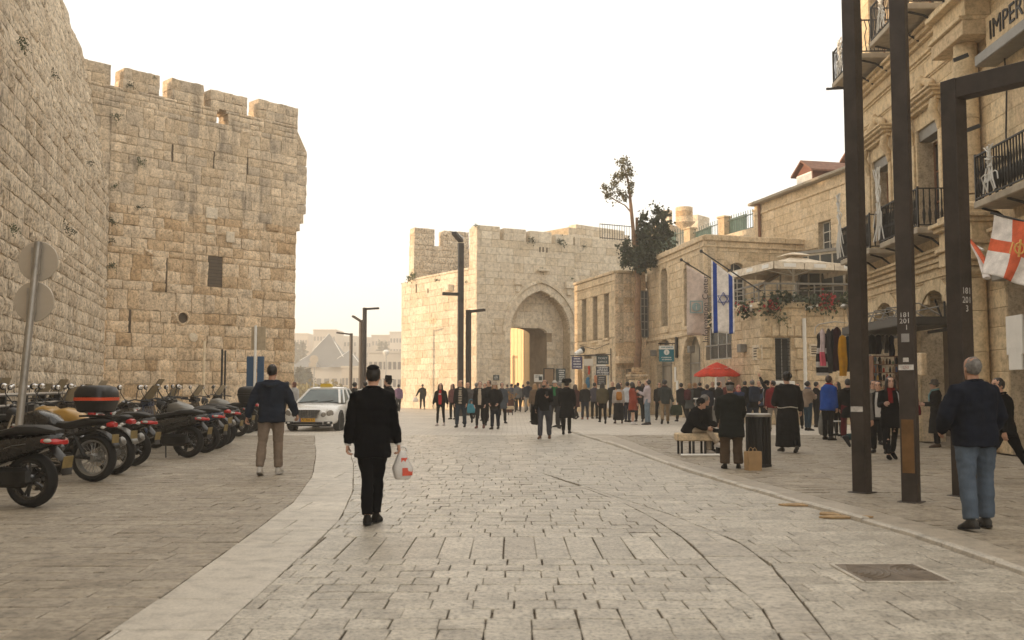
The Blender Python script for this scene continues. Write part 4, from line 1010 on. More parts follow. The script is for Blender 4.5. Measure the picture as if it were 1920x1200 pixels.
for i, (px0, px1, pt, pb) in enumerate(((1489, 1520, 330, 374), (1582, 1618, 300, 345))):
    u0, z1 = fU.uv(px0, pt); u1, z0 = fU.uv(px1, pb); z0 = zU + .1; o = -.15; d_ = tag(thing('dormer', None, None, fU.p((u0 + u1) / 2, z0, o)), None); d_.parent = upper; d_.location = Vector(d_.location) - Vector(upper.location)
    fbox(fU, u0, u1, z0, z1, o, o - 2.2).build('dormer_wall', mk('red_wood_siding%d' % i, (.19, .08, .05), .7, 0, .3, 6, .2), d_, None)
    uc_ = (u0 + u1) / 2; mb = MB(); ov_ = .22
    for s in (-1, 1):
        e0 = fU.p(uc_ + s * ((u1 - u0) / 2 + ov_), z1 - .08, o + ov_); r0 = fU.p(uc_, z1 + .52, o + ov_)
        mb.prism([e0, r0, r0 + Vector((0, 0, .09)), e0 + Vector((0, 0, .09))], fU.n * -2.7)
    mb.build('dormer_roof', TILE, d_, None, fix=True)
    MB().prism([fU.p(u0, z1, o + .004), fU.p(u1, z1, o + .004), fU.p(uc_, z1 + .44, o + .004)], fU.n * -.1).build('gable', MATS['red_wood_siding%d' % i], d_, None, fix=True)
    mb = MB(); fbox(fU, u0 + .05, u1 - .05, z0 + .08, z1 - .05, o + .005, o + .05, 0, mb); mb.build('window_frame', WHITE, d_, None)
    for s in (0, 1): a, b = lerp(u0 + .12, u1 - .12, s * .52), lerp(u0 + .12, u1 - .12, .48 + s * .52); fbox(fU, a, b, z0 + .16, z1 - .13, o + .051, o + .06).build('pane', mk('bright_pane', (.5, .5, .47), .1), d_, None)
u = fU.uv(1427, 430)[0]; mb = MB(); mb.tube([fU.p(u + .05, zI, .12), fU.p(u + .05, zU, .12)], .08, 8); mb.tube([fU.p(u + .05, zU - .05, .12), fU.p(u - .2, zU + .1, .3)], .09, 8); mb.build('drainpipe', WOOD, upper, 40)

# ---- stair parapet with railing and pillars between the buildings
fP = Fr((gx(1222, 62), 62), (gx(1424, 53.5), 53.5)); st = thing('stair_parapet', 'sloping stone parapet rising behind the information building', 'wall', fP.p(2, 0))
pp = [fP.uv(px, py) for px, py in ((1240, 472), (1325, 450), (1422, 424))]
mb = MB(); mb.prism([fP.p(0, 0), fP.p(fP.L, 0), fP.p(fP.L, pp[2][1])] + [fP.p(u, z) for u, z in (pp[1], pp[0])] + [fP.p(0, pp[0][1])], fP.n * -.6); mb.build('wall', ST_GATE, st, None, fix=True)
for px, pt, pb in ((1288, 430, 468), (1352, 409, 448), (1419, 396, 430)):
    u, z1 = fP.uv(px, pt); z0 = fP.uv(px, pb)[1]; fbox(fP, u - .28, u + .28, z0, z1, -.5, .02, .02).build('pillar', ST_BLD, st, None); fbox(fP, u - .33, u + .33, z1 + .003, z1 + .12, -.55, .07, .02).build('pillar_cap', ST_BLD, st, None)
rl = thing('stair_railing', 'thin green railing with glass panels on the sloping parapet', 'railing', fP.p(4, 8)); GREENM = mk('green_paint', (.06, .10, .085), .5); mb = MB(); g_ = []
for (a, b) in (((1222, 478, 436), (1284, 460, 425)), ((1293, 458, 430), (1347, 445, 408)), ((1357, 442, 405), (1414, 426, 388))):
    (pa, ba, ta), (pb, bb, tb) = a, b; n = 13
    for k in range(n + 1):
        px = lerp(pa, pb, k / n); u, z0 = fP.uv(px, lerp(ba, bb, k / n)); z1 = fP.uv(px, lerp(ta, tb, k / n))[1]; mb.bar(fP.p(u, z0, -.25), fP.p(u, z1, -.25), .03)
    for q in (.08, .75): mb.bar(fP.p(*fP.uv(pa, lerp(ba, ta, q)), -.25), fP.p(*fP.uv(pb, lerp(bb, tb, q)), -.25), .045)
    g_.append([fP.p(*fP.uv(pa + 4, ba - 3), -.3), fP.p(*fP.uv(pa + (pb - pa) * .62, lerp(ba, bb, .62) - 3), -.3), fP.p(*fP.uv(pa + (pb - pa) * .62, lerp(ta, tb, .62) + 5), -.3), fP.p(*fP.uv(pa + 4, ta + 5), -.3)])
mb.build('bars', GREENM, rl, None)
for q in g_: MB().prism(q, fP.n * -.02).build('glass_panel', mk('greenish_glass', (.10, .17, .15), .2), rl, None, fix=True)
# ---- old ramparts and turret far behind
def blocky(name, lab, cat, fr, z0, z1, t_, u0, u1, merl, seed, mat=ST_GATE, ch=(.45, .6), lim=120):
    q = random.Random(seed); b = thing(name, lab, cat, fr.p((u0 + u1) / 2, 0)); put_stones(b, fr, lay(fr, z0, z1, u0, u1, ch, (.6, 1.2), q, gap=.012), mat, d=(.012, .03), rough=False, limit=lim, seed=seed)
    core(b, fr, 0, z1, u0, u1, t_, MORTAR)
    for (a, c, z) in merl:
        for r in lay(fr, z1, z, a, c, ch, (.6, 1.2), q, gap=.01): mb = MB(); stone_geo(mb, fr, *r, .03, .8, False, q); mb.build('merlon_stone', mat, b, None)
    return b
fQ = Fr((gx(1258, 80), 80), (gx(1345, 86), 86)); z9 = zat(424, 81)
tq = blocky('far_rampart', 'sunlit rampart with round corner turret far behind the green railing', 'rampart', fQ, 6, z9, 2, 0, fQ.L, [(0, .5, zat(393, 80)), (fQ.uv(1308, 410)[0], fQ.uv(1330, 410)[0], fQ.uv(1315, 404)[1])], 61, lim=60)
x, y = gx(1287, 79.6), 79.6; M = Matrix.Translation((x, y, 0)); zq = lambda py: zat(py, y)
mb = MB(); [mb.lathe([(.66, zq(a)), (.69, zq(a) + .03), (.69, zq(b) - .03), (.66, zq(b) - .01)], 20, M) for a, b in ((416, 407), (407, 398), (398, 389))]; mb.lathe([(.2, zq(432)), (.5, zq(425)), (.85, zq(418)), (.85, zq(416)), (.3, zq(415.5))], 20, M); mb.build('turret', ST_CIT, tq, 40)
fV = Fr((gx(1067, 72), 72), (gx(1182, 76), 76)); zv = zat(432, 73.5)
tv = blocky('bastion', 'broad low bastion block behind the gate battlements', 'bastion', fV, 7, zv, 4, 0, fV.L, [(fV.L * .12, fV.L * .92, zv + .3)], 63, lim=70)
rl = thing('roof_railing', 'thin iron railing on the gate roof before the bastion', 'railing', (gx(1150, 67), 67, zright)); mb = MB()
a, b = frG.p(gu(1128, 460)[0], zright, -.2), frG.p(gu(1192, 450)[0], zright, -.2)
for k in range(15): p = a.lerp(b, k / 14); mb.bar(p, p + Vector((0, 0, 1.1)), .03)
for z in (.12, 1.05): mb.bar(a + Vector((0, 0, z)), b + Vector((0, 0, z)), .045)
mb.build('bars', IRON, rl, None)
# ------------------------------------------------------------------ grand hotel on the right
R = random.Random(71)
fH = Fr((11.44, 32.5), (10.44, 7.5)); HT = 15.6
hotel = thing('hotel', 'grand tan stone hotel with iron balconies, columns and cornices along the right edge', 'hotel', (11.44, 32.5, 0))
bays = [(1.45, 2.95), (5.3, 6.8), (11.6, 13.0)]
W1 = (5.72, 8.55); W2 = (11.5, 14.2)
hh = [arch_hole(1.2, 3.5, -.1, 3.0, 1.05), arch_hole(5.1, 7.4, -.1, 3.0, 1.05), (10.4, 12.6, -.1, 4.2)]
hh += [(a, b, *W1) for a, b in bays] + [(a, b, *W2) for a, b in bays]
rects = [r for r in lay(fH, 0, HT, 0, 14.5, (.40, .52), (.55, 1.15), R, hh, gap=.008) if in_frame(fH.p(r[0], r[2])) or in_frame(fH.p(r[1], r[3]))]
put_stones(hotel, fH, rects, ST_HOT, name='ashlar_stone', d=(.010, .018), rough=False, limit=300, seed=3)
core(hotel, fH, 0, HT, 0, 25, .6, MORTAR, hh, st_arch(3.0, 1.05))
fHe = Fr((18.5, 32.8), (11.44, 32.5)); core(hotel, fHe, 0, HT, 0, fHe.L, .5, ST_HOT, name='end_wall')
MB().prism([fH.p(0, HT, -.1), fH.p(25, HT, -.1), fH.p(25, HT, -8), fH.p(0, HT, -8)], (0, 0, .12)).build('roof', MORTAR, hotel, None, fix=True)
def cornice(z, prof, u0, u1, name='cornice', step=1.6):            # prof: (out, dz) stacked mouldings
    n = max(1, int((u1 - u0) / step))
    for i in range(n):
        mb = MB(); a, b = lerp(u0, u1, i / n) + .004, lerp(u0, u1, (i + 1) / n) - .004; zz = z
        for o, dz in prof: fbox(fH, a, b, zz, zz + dz - .002, .012, o, .008 if dz > .03 else 0, mb); zz += dz
        mb.build(name, ST_HOT, hotel, None)
SKIP = (8.15, 10.15)
for a, b in ((-.1, SKIP[0]), (SKIP[1], 13.4)):
    cornice(4.60, [(.10, .12), (.16, .10), (.09, .06), (.22, .10), (.3, .08)], a, b)
    cornice(10.35, [(.06, .07), (.12, .1), (.05, .26), (.16, .1), (.28, .12), (.38, .08)], a, b)
    cornice(9.75, [(.05, .05), (.08, .05)], a, b, 'string_course')
cornice(4.28, [(.05, .06), (.09, .05)], -.1, SKIP[0], 'string_course')
for (a, b) in bays[:2]:
    mb = MB()                                                       # pediment shelf, brackets and carved crest
    for o, z0, z1, g in ((.16, 8.98, 9.08, .3), (.26, 9.08, 9.17, .38), (.36, 9.17, 9.25, .46), (.42, 9.25, 9.31, .5)): fbox(fH, a - g, b + g, z0, z1 - .002, .02, o, .01, mb)
    mb.build('pediment', ST_HOT, hotel, None)
    for u in (a - .22, b + .22):
        mb = MB(); mb.tube([fH.p(u, 8.96, .16), fH.p(u, 8.7, .22), fH.p(u, 8.45, .08), fH.p(u, 8.2, .06)], [.12, .13, .09, .05], 8); mb.build('bracket', ST_HOT, hotel, 50)
        fbox(fH, u - .1, u + .1, W1[0], 8.2, .015, .07, .015).build('pilaster', ST_HOT, hotel, None)
    mb = MB(); cu = (a + b) / 2
    for s in (-1, 1):
        mb.tube([fH.p(cu + s * (.1 + .5 * sin(q) * (1 - q / 8)), 9.36 + .5 * (1 - cos(q * .55)) * .6, .14) for q in [k * .4 for k in range(9)]], [.09 - .006 * k for k in range(9)], 6)
        for k in range(5): mb.ell(fH.p(cu + s * (.12 + k * .15), 9.42 + .28 * (1 - k / 5), .12), (.10, .08, .12), 8, 5)
    mb.ell(fH.p(cu, 9.62, .14), (.16, .1, .3), 10, 6); mb.build('crest', ST_HOT, hotel, 50)
for k, (a, b) in enumerate(bays):
    for zz in (W1, W2):
        w = window(hotel, fH, a, b, zz[0], zz[1] - .32, .5, 2, 3, mat=WOOD, bar=.07)
        fbox(fH, a, b, zz[1] - .30, zz[1], -.4, -.06, .01).build('shutter_box', GREYM, hotel, None)
# balconies
def iron_balcony(u0, u1, z, deep, upper):
    b = tag(thing('balcony', None, None, fH.p((u0 + u1) / 2, z, .02)), None); b.parent = hotel; b.location = Vector(b.location) - Vector(hotel.location)
    fbox(fH, u0, u1, z - .16, z, .02, deep, .02).build('slab', mk('weathered_slab', (.36, .31, .24), .85, 0, .35, 3, .3) if 'weathered_slab' not in MATS else MATS['weathered_slab'], b, None)
    for u in (u0 + .2, (u0 + u1) / 2, u1 - .2):
        mb = MB(); mb.tube([fH.p(u, z - .17, deep - .1), fH.p(u, z - .26, deep * .5), fH.p(u, z - .55, .06)], .03, 6); mb.build('console', IRON, b, None)
    q = random.Random(int(z * 10 + u0)); mb = MB(); d = deep - .05; rh = 1.0
    line = [fH.p(u0 + .04, z, .05), fH.p(u0 + .04, z, d), fH.p(u1 - .04, z, d), fH.p(u1 - .04, z, .05)]
    for p, r in zip(line, line[1:]):
        for h, w in ((.06, .035), (rh, .05)): mb.bar(p + Vector((0, 0, h)), r + Vector((0, 0, h)), w, .03)
    for p in line: mb.bar(p, p + Vector((0, 0, rh + .05)), .045)
    mb.build('rail_frame', IRON, b, None); mb = MB()
    for p, r in zip(line, line[1:]):
        n = max(2, int((r - p).length / .125))
        for k in range(1, n):
            c = p.lerp(r, k / n)
            if upper: mb.tube([c + Vector((0, 0, .06 + .92 * t_)) + (r - p).normalized() * .035 * sin(t_ * 9 + k) for t_ in (0, .25, .5, .75, 1)], .014, 5)
            else: mb.tube([c + Vector((0, 0, h)) for h in (.06, .2, .36, .5, .62, .8, 1.0)], [.014, .036, .045, .02, .03, .016, .02], 6)
    mb.build('balusters', IRON, b, None); return b
for i, (a, b) in enumerate(bays):
    iron_balcony(a - .75, b + .65, 5.55, .85, False)
    if i < 2: iron_balcony(a - .75, b + .75, 11.35, 1.0, True)
# shop arches on the ground floor
for a, b in ((1.2, 3.5), (5.1, 7.4)):
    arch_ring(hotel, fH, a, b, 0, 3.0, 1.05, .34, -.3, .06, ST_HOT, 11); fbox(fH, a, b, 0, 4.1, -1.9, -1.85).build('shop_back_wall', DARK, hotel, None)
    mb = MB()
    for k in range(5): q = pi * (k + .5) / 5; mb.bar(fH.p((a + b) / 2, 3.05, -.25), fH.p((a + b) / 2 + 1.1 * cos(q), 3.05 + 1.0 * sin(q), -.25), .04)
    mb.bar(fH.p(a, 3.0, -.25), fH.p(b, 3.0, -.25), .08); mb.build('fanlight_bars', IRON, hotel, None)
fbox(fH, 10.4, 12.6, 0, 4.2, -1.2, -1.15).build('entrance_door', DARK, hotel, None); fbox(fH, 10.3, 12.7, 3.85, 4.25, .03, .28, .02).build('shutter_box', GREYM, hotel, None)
for (px, py, w, h) in ((1908, 628, .75, .85), (1910, 672, .6, .5)):
    u, z = fH.uv(px, py); fbox(fH, u - w / 2, u + w / 2, z - h / 2, z + h / 2, .03, .08, .01).build('wall_sign', WHITE, hotel, None)
u0 = 8.55
for u, r, o in ((8.62, .2, .2), (9.45, .3, .32)):                    # two columns below, capital and block above, one column over them
    mb = MB(); c = fH.p(u, 0, o); M = Matrix.Translation(c)
    mb.lathe([(r * 1.35, 0), (r * 1.35, .18), (r * 1.15, .22), (r * 1.2, .32), (r, .38)], 20, M); mb.build('column_base', ST_HOT, hotel, 40)
    zs = [.382, 1.35, 2.3, 3.25, 4.02]
    for k in range(4): MB().lathe([(r * (1 - .02 * k), zs[k]), (r * (.98 - .02 * k), zs[k + 1] - .012)], 22, M).build('column_drum', ST_HOT, hotel, 40)
    mb = MB(); mb.lathe([(r * .92, 4.022), (r * 1.0, 4.08), (r * .95, 4.12), (r * 1.2, 4.24), (r * 1.32, 4.26)], 20, M); mb.box(c + Vector((0, 0, 4.33)), (r * 2.9, r * 2.9, .12), fH.ang, .02); mb.build('capital', ST_HOT, hotel, 40)
    for s in (-1, 1): M2 = Matrix((fH.d, Vector((0, 0, 1)), fH.n)).transposed().to_4x4(); M2.translation = fH.p(u + s * r * 1.05, 4.16, o + .02); MB().lathe([(r * .34, -.12), (r * .34, .3 * r + .12), (r * .15, .3 * r + .15)], 12, M2).build('volute', ST_HOT, hotel, 40)
mb = MB()
for z0, z1, o, g in ((4.40, 4.75, .62, 0), (4.75, 4.85, .70, .06), (4.85, 5.25, .60, 0), (5.25, 5.36, .72, .06), (5.36, 5.46, .82, .12), (5.46, 5.62, .64, 0)): fbox(fH, 8.2 - g, 10.1 + g, z0, z1 - .003, .015, o, .015, mb)
mb.build('entablature', ST_HOT, hotel, None)
for u, r, o in ((8.75, .2, .16), (9.35, .27, .3)):
    c = fH.p(u, 0, o); M = Matrix.Translation(c); zs = [5.63, 6.0, 6.9, 7.8, 8.7, 9.6]
    MB().lathe([(r * 1.3, 5.62), (r * 1.3, 5.75), (r * 1.1, 5.8), (r * 1.12, 5.9), (r, 5.96)], 20, M).build('column_base', ST_HOT, hotel, 40)
    for k in range(1, 5): MB().lathe([(r, zs[k]), (r * .98, zs[k + 1] - .012)], 22, M).build('column_drum', ST_HOT, hotel, 40)
for z0, z1, o in ((9.60, 9.95, .66), (9.95, 10.05, .74), (10.05, 10.5, .6), (10.5, 10.62, .8)): fbox(fH, 8.2, 10.1, z0, z1 - .003, .015, o, .015).build('entablature', ST_HOT, hotel, None)
fbox(fH, 10.15, 16.0, 9.15, 9.95, .02, .16, .01).build('name_board', ST_HOT, hotel, None)
u, z = fH.uv(1882, 67); letters('sign_lettering', 'IMPERIAL', .62, IRON, wallM(fH, 10.35, 9.55, .165), hotel, .02, 'LEFT')
fbox(fH, 10.1, 15, 10.7, 10.9, .4, 1.3, .02).build('canopy_slab', GREYM, hotel, None); fbox(fH, 10.3, 15, 8.75, 9.0, .02, .5, .02).build('canopy_slab', GREYM, hotel, None)
mb = MB(); mb.tube([fH.p(10.9, 9.0, .1), fH.p(10.95, 8, .1), fH.p(10.85, 7, .1), fH.p(10.95, 6.6, .1)], .02, 5); mb.build('cable', IRON, hotel, 40)
for px, py in ((1857, 102), (1880, 235)):
    u, z = fH.uv(px, py); mb = MB(); mb.bar(fH.p(u, z, .5), fH.p(u - .1, z - .1, .8), .08); mb.build('spotlight', IRON, hotel, None)
# iron canopy over the shop fronts with rods
can = thing('iron_canopy', 'dark iron canopy over the shop fronts of the hotel', 'canopy', fH.p(4, 3.1, 1)); mb = MB()
fbox(fH, 2.8, 7.9, 3.02, 3.06, .05, 1.4, 0, mb); mb.build('deck', IRON, can, None); mb = MB()
for o in (.1, 1.4): mb.bar(fH.p(2.8, 3.15, o), fH.p(7.9, 3.15, o), .1, .22)
for k in range(6): mb.bar(fH.p(2.85 + k * 1.0, 3.15, .16), fH.p(2.85 + k * 1.0, 3.15, 1.34), .08, .18)
mb.build('beams', mk('dark_grey_iron', (.05, .048, .045), .5, .3), can, None); mb = MB()
for k in range(5): mb.tube([fH.p(2.9 + k, 3.28, 1.3), fH.p(2.9 + k, 3.6, 1.15), fH.p(3.3 + k, 3.62, .8), fH.p(3.6 + k, 3.3, .4)], .02, 5)
for o in (.5, 1.3): mb.tube([fH.p(2.8, 3.5, o * .8), fH.p(7.6, 3.52, o * .8)], .018, 5)
mb.build('rods', GREYM, can, None)
# white wire light figures on the balconies
WIRE = mk('white_wire', (.62, .61, .57), .5, 0, .1)
def wire_figure(u, z, hgt, lab, out=.98, seed=0):
    t = thing('wire_light_figure', lab, 'decoration', fH.p(u, z, out), group='white wire light figures on the balconies'); q = random.Random(seed); mb = MB(); P = lambda a, b: fH.p(u + a, z + b * hgt, out + q.uniform(-.03, .05))
    for x in (-.36, -.2, -.02, .14, .3): mb.tube([P(x, 0), P(x * .8 + q.uniform(-.04, .04), .22), P(x * .45, .38), P(x * .3, .52)], .016, 5)
    mb.build('legs', WIRE, t, None); mb = MB()
    for x in (-.22, 0, .2): mb.tube([P(x - .15, .2), P(x - .1, .36), P(x, .41), P(x + .1, .36), P(x + .14, .2)], .014, 5)
    for k in range(9): mb.tube([P(q.uniform(-.12, .12), .52), P(q.uniform(-.2, .2), .66), P(q.uniform(-.14, .14), .74)], .016, 5)
    mb.build('body', WIRE, t, None); mb = MB()
    for k in range(10): s = q.uniform(-.1, .1); mb.tube([P(s, .72), P(s + q.uniform(-.15, .15), .86), P(s + q.uniform(-.22, .22), 1.0)], .013, 5)
    mb.build('antlers', WIRE, t, None)
wire_figure(1.15, 5.58, 2.05, 'white wire deer figure on the farther lower balcony', seed=1); wire_figure(4.95, 5.58, 2.05, 'white wire deer figure on the middle lower balcony between tall posts', seed=2)
wire_figure(12.0, 5.58, .95, 'white wire arcs on the right hand balcony above the flag', seed=3); wire_figure(1.6, 11.4, 1.1, 'white wire shapes on the far upper balcony', seed=4); wire_figure(5.6, 11.4, 1.0, 'white wire shapes on the upper balcony at the top edge', seed=5)

# ------------------------------------------------------------------ square bronze posts and street lamps
def facing_box(x, y, w, h, rz, mat, t, name='shaft', z0=0): MB().box((x, y, z0 + h / 2), (w, w, h), rz, .006).build(name, mat, t, None)
STICK = mk('worn_white_sticker', (.55, .53, .5), .6, 0, .45, 12); PLATE = mk('rubbed_bronze_plate', (.20, .11, .045), .45, .5, .6, 2.5)
def face_M(x, y, w, rz, z, side=0):                               # on the post's face: front (0) or its right hand side (1)
    a = rz + (0 if side == 0 else pi / 2); n = Vector((sin(a), -cos(a), 0)); d = Vector((cos(a), sin(a), 0))
    M = Matrix((d, Vector((0, 0, 1)), n)).transposed().to_4x4(); M.translation = Vector((x, y, z)) + n * (w / 2); return M
def patch(t, M, w, h, mat, name, d=.004):
    mb = MB(); mb.box((0, 0, d / 2 + .001), (w, h, d)); mb.tf(M); return mb.build(name, mat, t, None)
def tall_lamp(px, py, rz, lab, hgt=9.3, w=.2, grp='square bronze street posts'):
    x, y = ground(px, py); t = thing('street_lamp', lab, 'street lamp', (x, y, 0), group=grp)
    facing_box(x, y, w, hgt, rz, POLE, t); facing_box(x, y, w * 1.5, .012, rz, POLE, t, 'foot_plate')
    return t, x, y
PA = -radians(48); t1, x1, y1 = tall_lamp(1617, 921, PA, 'tall square bronze post, leftmost of three at the right, white torn sticker low')
PB_ = -radians(34); t2, x2, y2 = tall_lamp(1709, 939, PB_, 'tall square bronze post with white numbers and a rubbed plate, middle of three')
for t, x, y, s in ((t1, x1, y1, 1), (t2, x2, y2, -1)):
    mb = MB(); mb.bar((x, y, 9.25), (x + s * 1.3, y - .6, 9.5), .16, .1); mb.build('lamp_arm', POLE, t, None)
mb = MB(); z = zat(163, y1); mb.bar((x1 - .1, y1 + .05, z), (x1 - .36, y1 + .1, z), .03); mb.build('bracket', POLE, t1, None)
patch(t1, face_M(x1, y1, .2, PA, zat(767, y1)), .185, .075, STICK, 'sticker')
for txt, py in (('181', 591.5), ('201', 603), ('1', 615)):
    letters('number', txt, .092, STICK, face_M(x2, y2, .2, PB_, zat(py, y2)) @ Matrix.Translation((0 if len(txt) > 1 else .02, 0, .001)), t2, .001)
patch(t2, face_M(x2, y2, .2, PB_, zat(634, y2)), .10, .11, mk('grey_sticker', (.3, .29, .28), .5, 0, .3), 'sticker'); patch(t2, face_M(x2, y2, .2, PB_, zat(675, y2)), .07, .055, STICK, 'sticker')
patch(t2, face_M(x2, y2, .2, PB_, zat(689, y2)), .19, .07, STICK, 'sticker'); letters('number', '252', .05, mk('red_brown_print', (.25, .06, .04)), face_M(x2, y2, .2, PB_, zat(689, y2)) @ Matrix.Translation((0, 0, .006)), t2, .001)
patch(t2, face_M(x2, y2, .2, PB_, zat(836, y2)), .15, .69, PLATE, 'plate', .008)
PC = -radians(62); x3, y3 = ground(1810, 928); t3 = thing('bronze_frame_post', 'square bronze post bending into an overhead beam behind the old man', 'street lamp', (x3, y3, 0)); zc = zat(152, y3)
facing_box(x3, y3, .24, zc, PC, POLE, t3); d = Vector((.62, -.78, 0)); n_ = Vector((.0, 0, 0))
MB().bar(Vector((x3, y3, zc - .14)) + d * .1, Vector((x3, y3, zc - .14)) + d * 4, .24, .28, .006).build('beam', POLE, t3, None)
facing_box(x3, y3, .34, .012, PC, POLE, t3, 'foot_plate')
for txt, py in (('181', 547), ('201', 564), ('3', 580)): letters('number', txt, .125, STICK, face_M(x3, y3, .24, PC, zat(py, y3), 1) @ Matrix.Translation((.0, 0, .001)), t3, .001)
# lamps near the gate and beyond
def arm_lamp(px, py_top, Y, w, arm, lab, rz=.3):
    x = gx(px, Y); z = zat(py_top, Y); t = thing('street_lamp', lab, 'street lamp', (x, Y, 0), group='square bronze street posts'); facing_box(x, Y, w, z, rz, POLE, t)
    mb = MB(); mb.bar((x, Y, z - w * .45), (x + arm[0], Y + arm[1], z - w * .45 + arm[2]), w * .9, w * .6); mb.build('lamp_arm', POLE, t, None); return t, x
t, x = arm_lamp(863, 456, 51, .27, (0, 0.01, 0), 'tallest bronze lamp post, before the sunlit flank of the gate')
mb = MB(); z = zat(552, 51); mb.bar((x, 51, z), (gx(830, 51), 50.6, z), .16, .16); mb.build('side_arm', POLE, t, None)
mb = MB(); z = zat(452, 51); mb.bar((x, 51, z), (gx(852, 51), 50, zat(442, 51)), .26, .14); mb.build('lamp_head', POLE, t, None)
mb = MB(); mb.bar((gx(855, 50.4), 50.4, zat(438, 50.4)), (gx(866, 50.8), 50.8, zat(447, 50.8)), .2, .05); mb.build('reflector', WHITE, t, None)
arm_lamp(878, 581, 52, .22, (.85, -.5, .06), 'bronze lamp post with arm to the right, standing before the gate corner', -.5)
arm_lamp(682, 577, 57, .18, (.85, -.4, .02), 'tallest of three lamp posts in the gap, arm pointing right', -.8)
arm_lamp(675, 600, 66, .18, (-.35, -1.2, .25), 'middle lamp post in the gap with short angled head', -.8); arm_lamp(657, 625, 72, .17, (-1.0, -.4, .1), 'shortest lamp post in the gap, arm pointing left', -.8)
# ------------------------------------------------------------------ flags and banner
def cloth_sheet(P, nu, nv, mat_at, mats, name, thick=.006):
    """P(s, t): point of the sheet; mat_at(s, t): material slot."""
    mb = MB(); V = [[P(i / nu, j / nv) for i in range(nu + 1)] for j in range(nv + 1)]
    for j in range(nv):
        for i in range(nu):
            mb.m = mat_at((i + .5) / nu, (j + .5) / nv); mb.add([V[j][i], V[j][i + 1], V[j + 1][i + 1], V[j + 1][i]], [(0, 1, 2, 3)])
    return mb, V
def weld(o):
    b = bmesh.new(); b.from_mesh(o.data); bmesh.ops.remove_doubles(b, verts=b.verts, dist=1e-4); b.to_mesh(b and o.data); b.free()
    o.data.polygons.foreach_set('use_smooth', [True] * len(o.data.polygons)); m = o.modifiers.new('thickness', 'SOLIDIFY'); m.thickness = .008
FW = cloth((.74, .70, .66), 'flag_white'); FB = cloth((.012, .055, .30), 'flag_blue'); FR_ = cloth((.62, .13, .06), 'flag_red'); FBAN = cloth((.56, .46, .40), 'banner_beige')
yf = 39.6; pend = Vector((gx(1319, yf), yf, zat(471, yf))); pfoot = Vector((gx(1431, 39.5), 39.5, zat(546, 39.5)))
t = thing('flagpole', 'dark slanting flagpole holding the blue and white flag', 'flagpole', pfoot); MB().tube([pfoot, pend], .028, 8).build('pole', IRON, t, 40); MB().ell(pend, (.07, .07, .07)).build('finial', IRON, t, 60)
flag = thing('flag', 'white flag with two blue stripes and a blue star hanging before the terrace', 'flag', pfoot)
xl, xr = 1337, 1380; al = lambda px: (pend - pfoot) * ((gx(px, yf) - pfoot.x) / (pend.x - pfoot.x)) + pfoot
zbot = zat(625, yf)
def PF(s, t):
    top = al(lerp(xl, xr, s)) - Vector((0, 0, .08 + .12 * s)); z = lerp(top.z, zbot, t)
    return Vector((top.x + .05 * t * (.3 - s) * 0, yf - .05 + .035 * sin(s * 6 + t * 2.5) * (.35 + t) , z + .02 * sin(s * 6) * t))
mb, V = cloth_sheet(PF, 28, 24, lambda s, t: 1 if .07 < s < .25 or .75 < s < .93 else 0, None, 'x')
o = mb.build('cloth', [FW, FB], flag, None); weld(o)
sc_ = PF(.5, .47); mb = MB()
for k in range(2):
    r = .26; pts = [sc_ + Vector((r * cos(pi / 2 + a + k * pi), -.05, r * sin(pi / 2 + a + k * pi))) for a in (0, 2 * pi / 3, 4 * pi / 3)]
    for a, b in zip(pts, pts[1:] + pts[:1]): mb.bar(a, b, .012, .05, up=(0, 1, 0))
o = mb.build('star', FB, flag, None)
yb = 42.0; bend = Vector((gx(1281, yb), yb, zat(487, yb))); bfoot = Vector((gx(1376, 42.2), 42.2, zat(546, 42.2)))
t = thing('flagpole', 'dark slanting flagpole holding the beige information banner', 'flagpole', bfoot); MB().tube([bfoot, bend], .028, 8).build('pole', IRON, t, 40); MB().ell(bend, (.07, .07, .07)).build('finial', IRON, t, 60)
ban = thing('banner', 'tall beige banner reading Information Center beside the blue striped flag', 'banner', bfoot); zb2 = zat(629, yb)
bl = lambda px: (bend - bfoot) * ((gx(px, yb) - bfoot.x) / (bend.x - bfoot.x)) + bfoot
def PBn(s, t):
    top = bl(lerp(1290, 1329, s)) - Vector((0, 0, .1)); z = lerp(top.z, zb2, t); return Vector((top.x + .02 * sin(t * 5), yb - .05 + .06 * sin(s * 5.5 + t * 4) * (.2 + t), z))
mb, V = cloth_sheet(PBn, 20, 20, lambda s, t: 0, None, 'x'); o = mb.build('cloth', [FBAN], ban, None); weld(o)
INK = mk('dark_ink', (.05, .045, .05), .7)
M = Matrix(((0, -1, 0), (0, 0, -1), (1, 0, 0))).to_4x4(); M.translation = PBn(.88, .56) + Vector((0, -.13, 0)); letters('lettering', 'Information Center', .36, INK, M, ban, .003)
c = PBn(.42, .57) + Vector((0, -.12, 0)); EM = mk('faded_teal', (.22, .30, .30), .7); mb = MB()
for dx, dz, w, h in ((0, .24, .54, .05), (0, -.24, .54, .05), (-.25, 0, .05, .43), (.25, 0, .05, .43)): mb.box(c + Vector((dx, 0, dz)), (w, .01, h))
mb.build('emblem_frame', EM, ban, None); Me = Matrix(((1, 0, 0), (0, 0, -1), (0, 1, 0))).to_4x4(); Me.translation = c
MB().lathe([(.19, 0), (.19, .008)], 20, Me).build('emblem_disc', EM, ban, None); letters('emblem_letter', 'i', .34, FBAN, Matrix.Translation((0, -.012, 0)) @ Me, ban, .003)
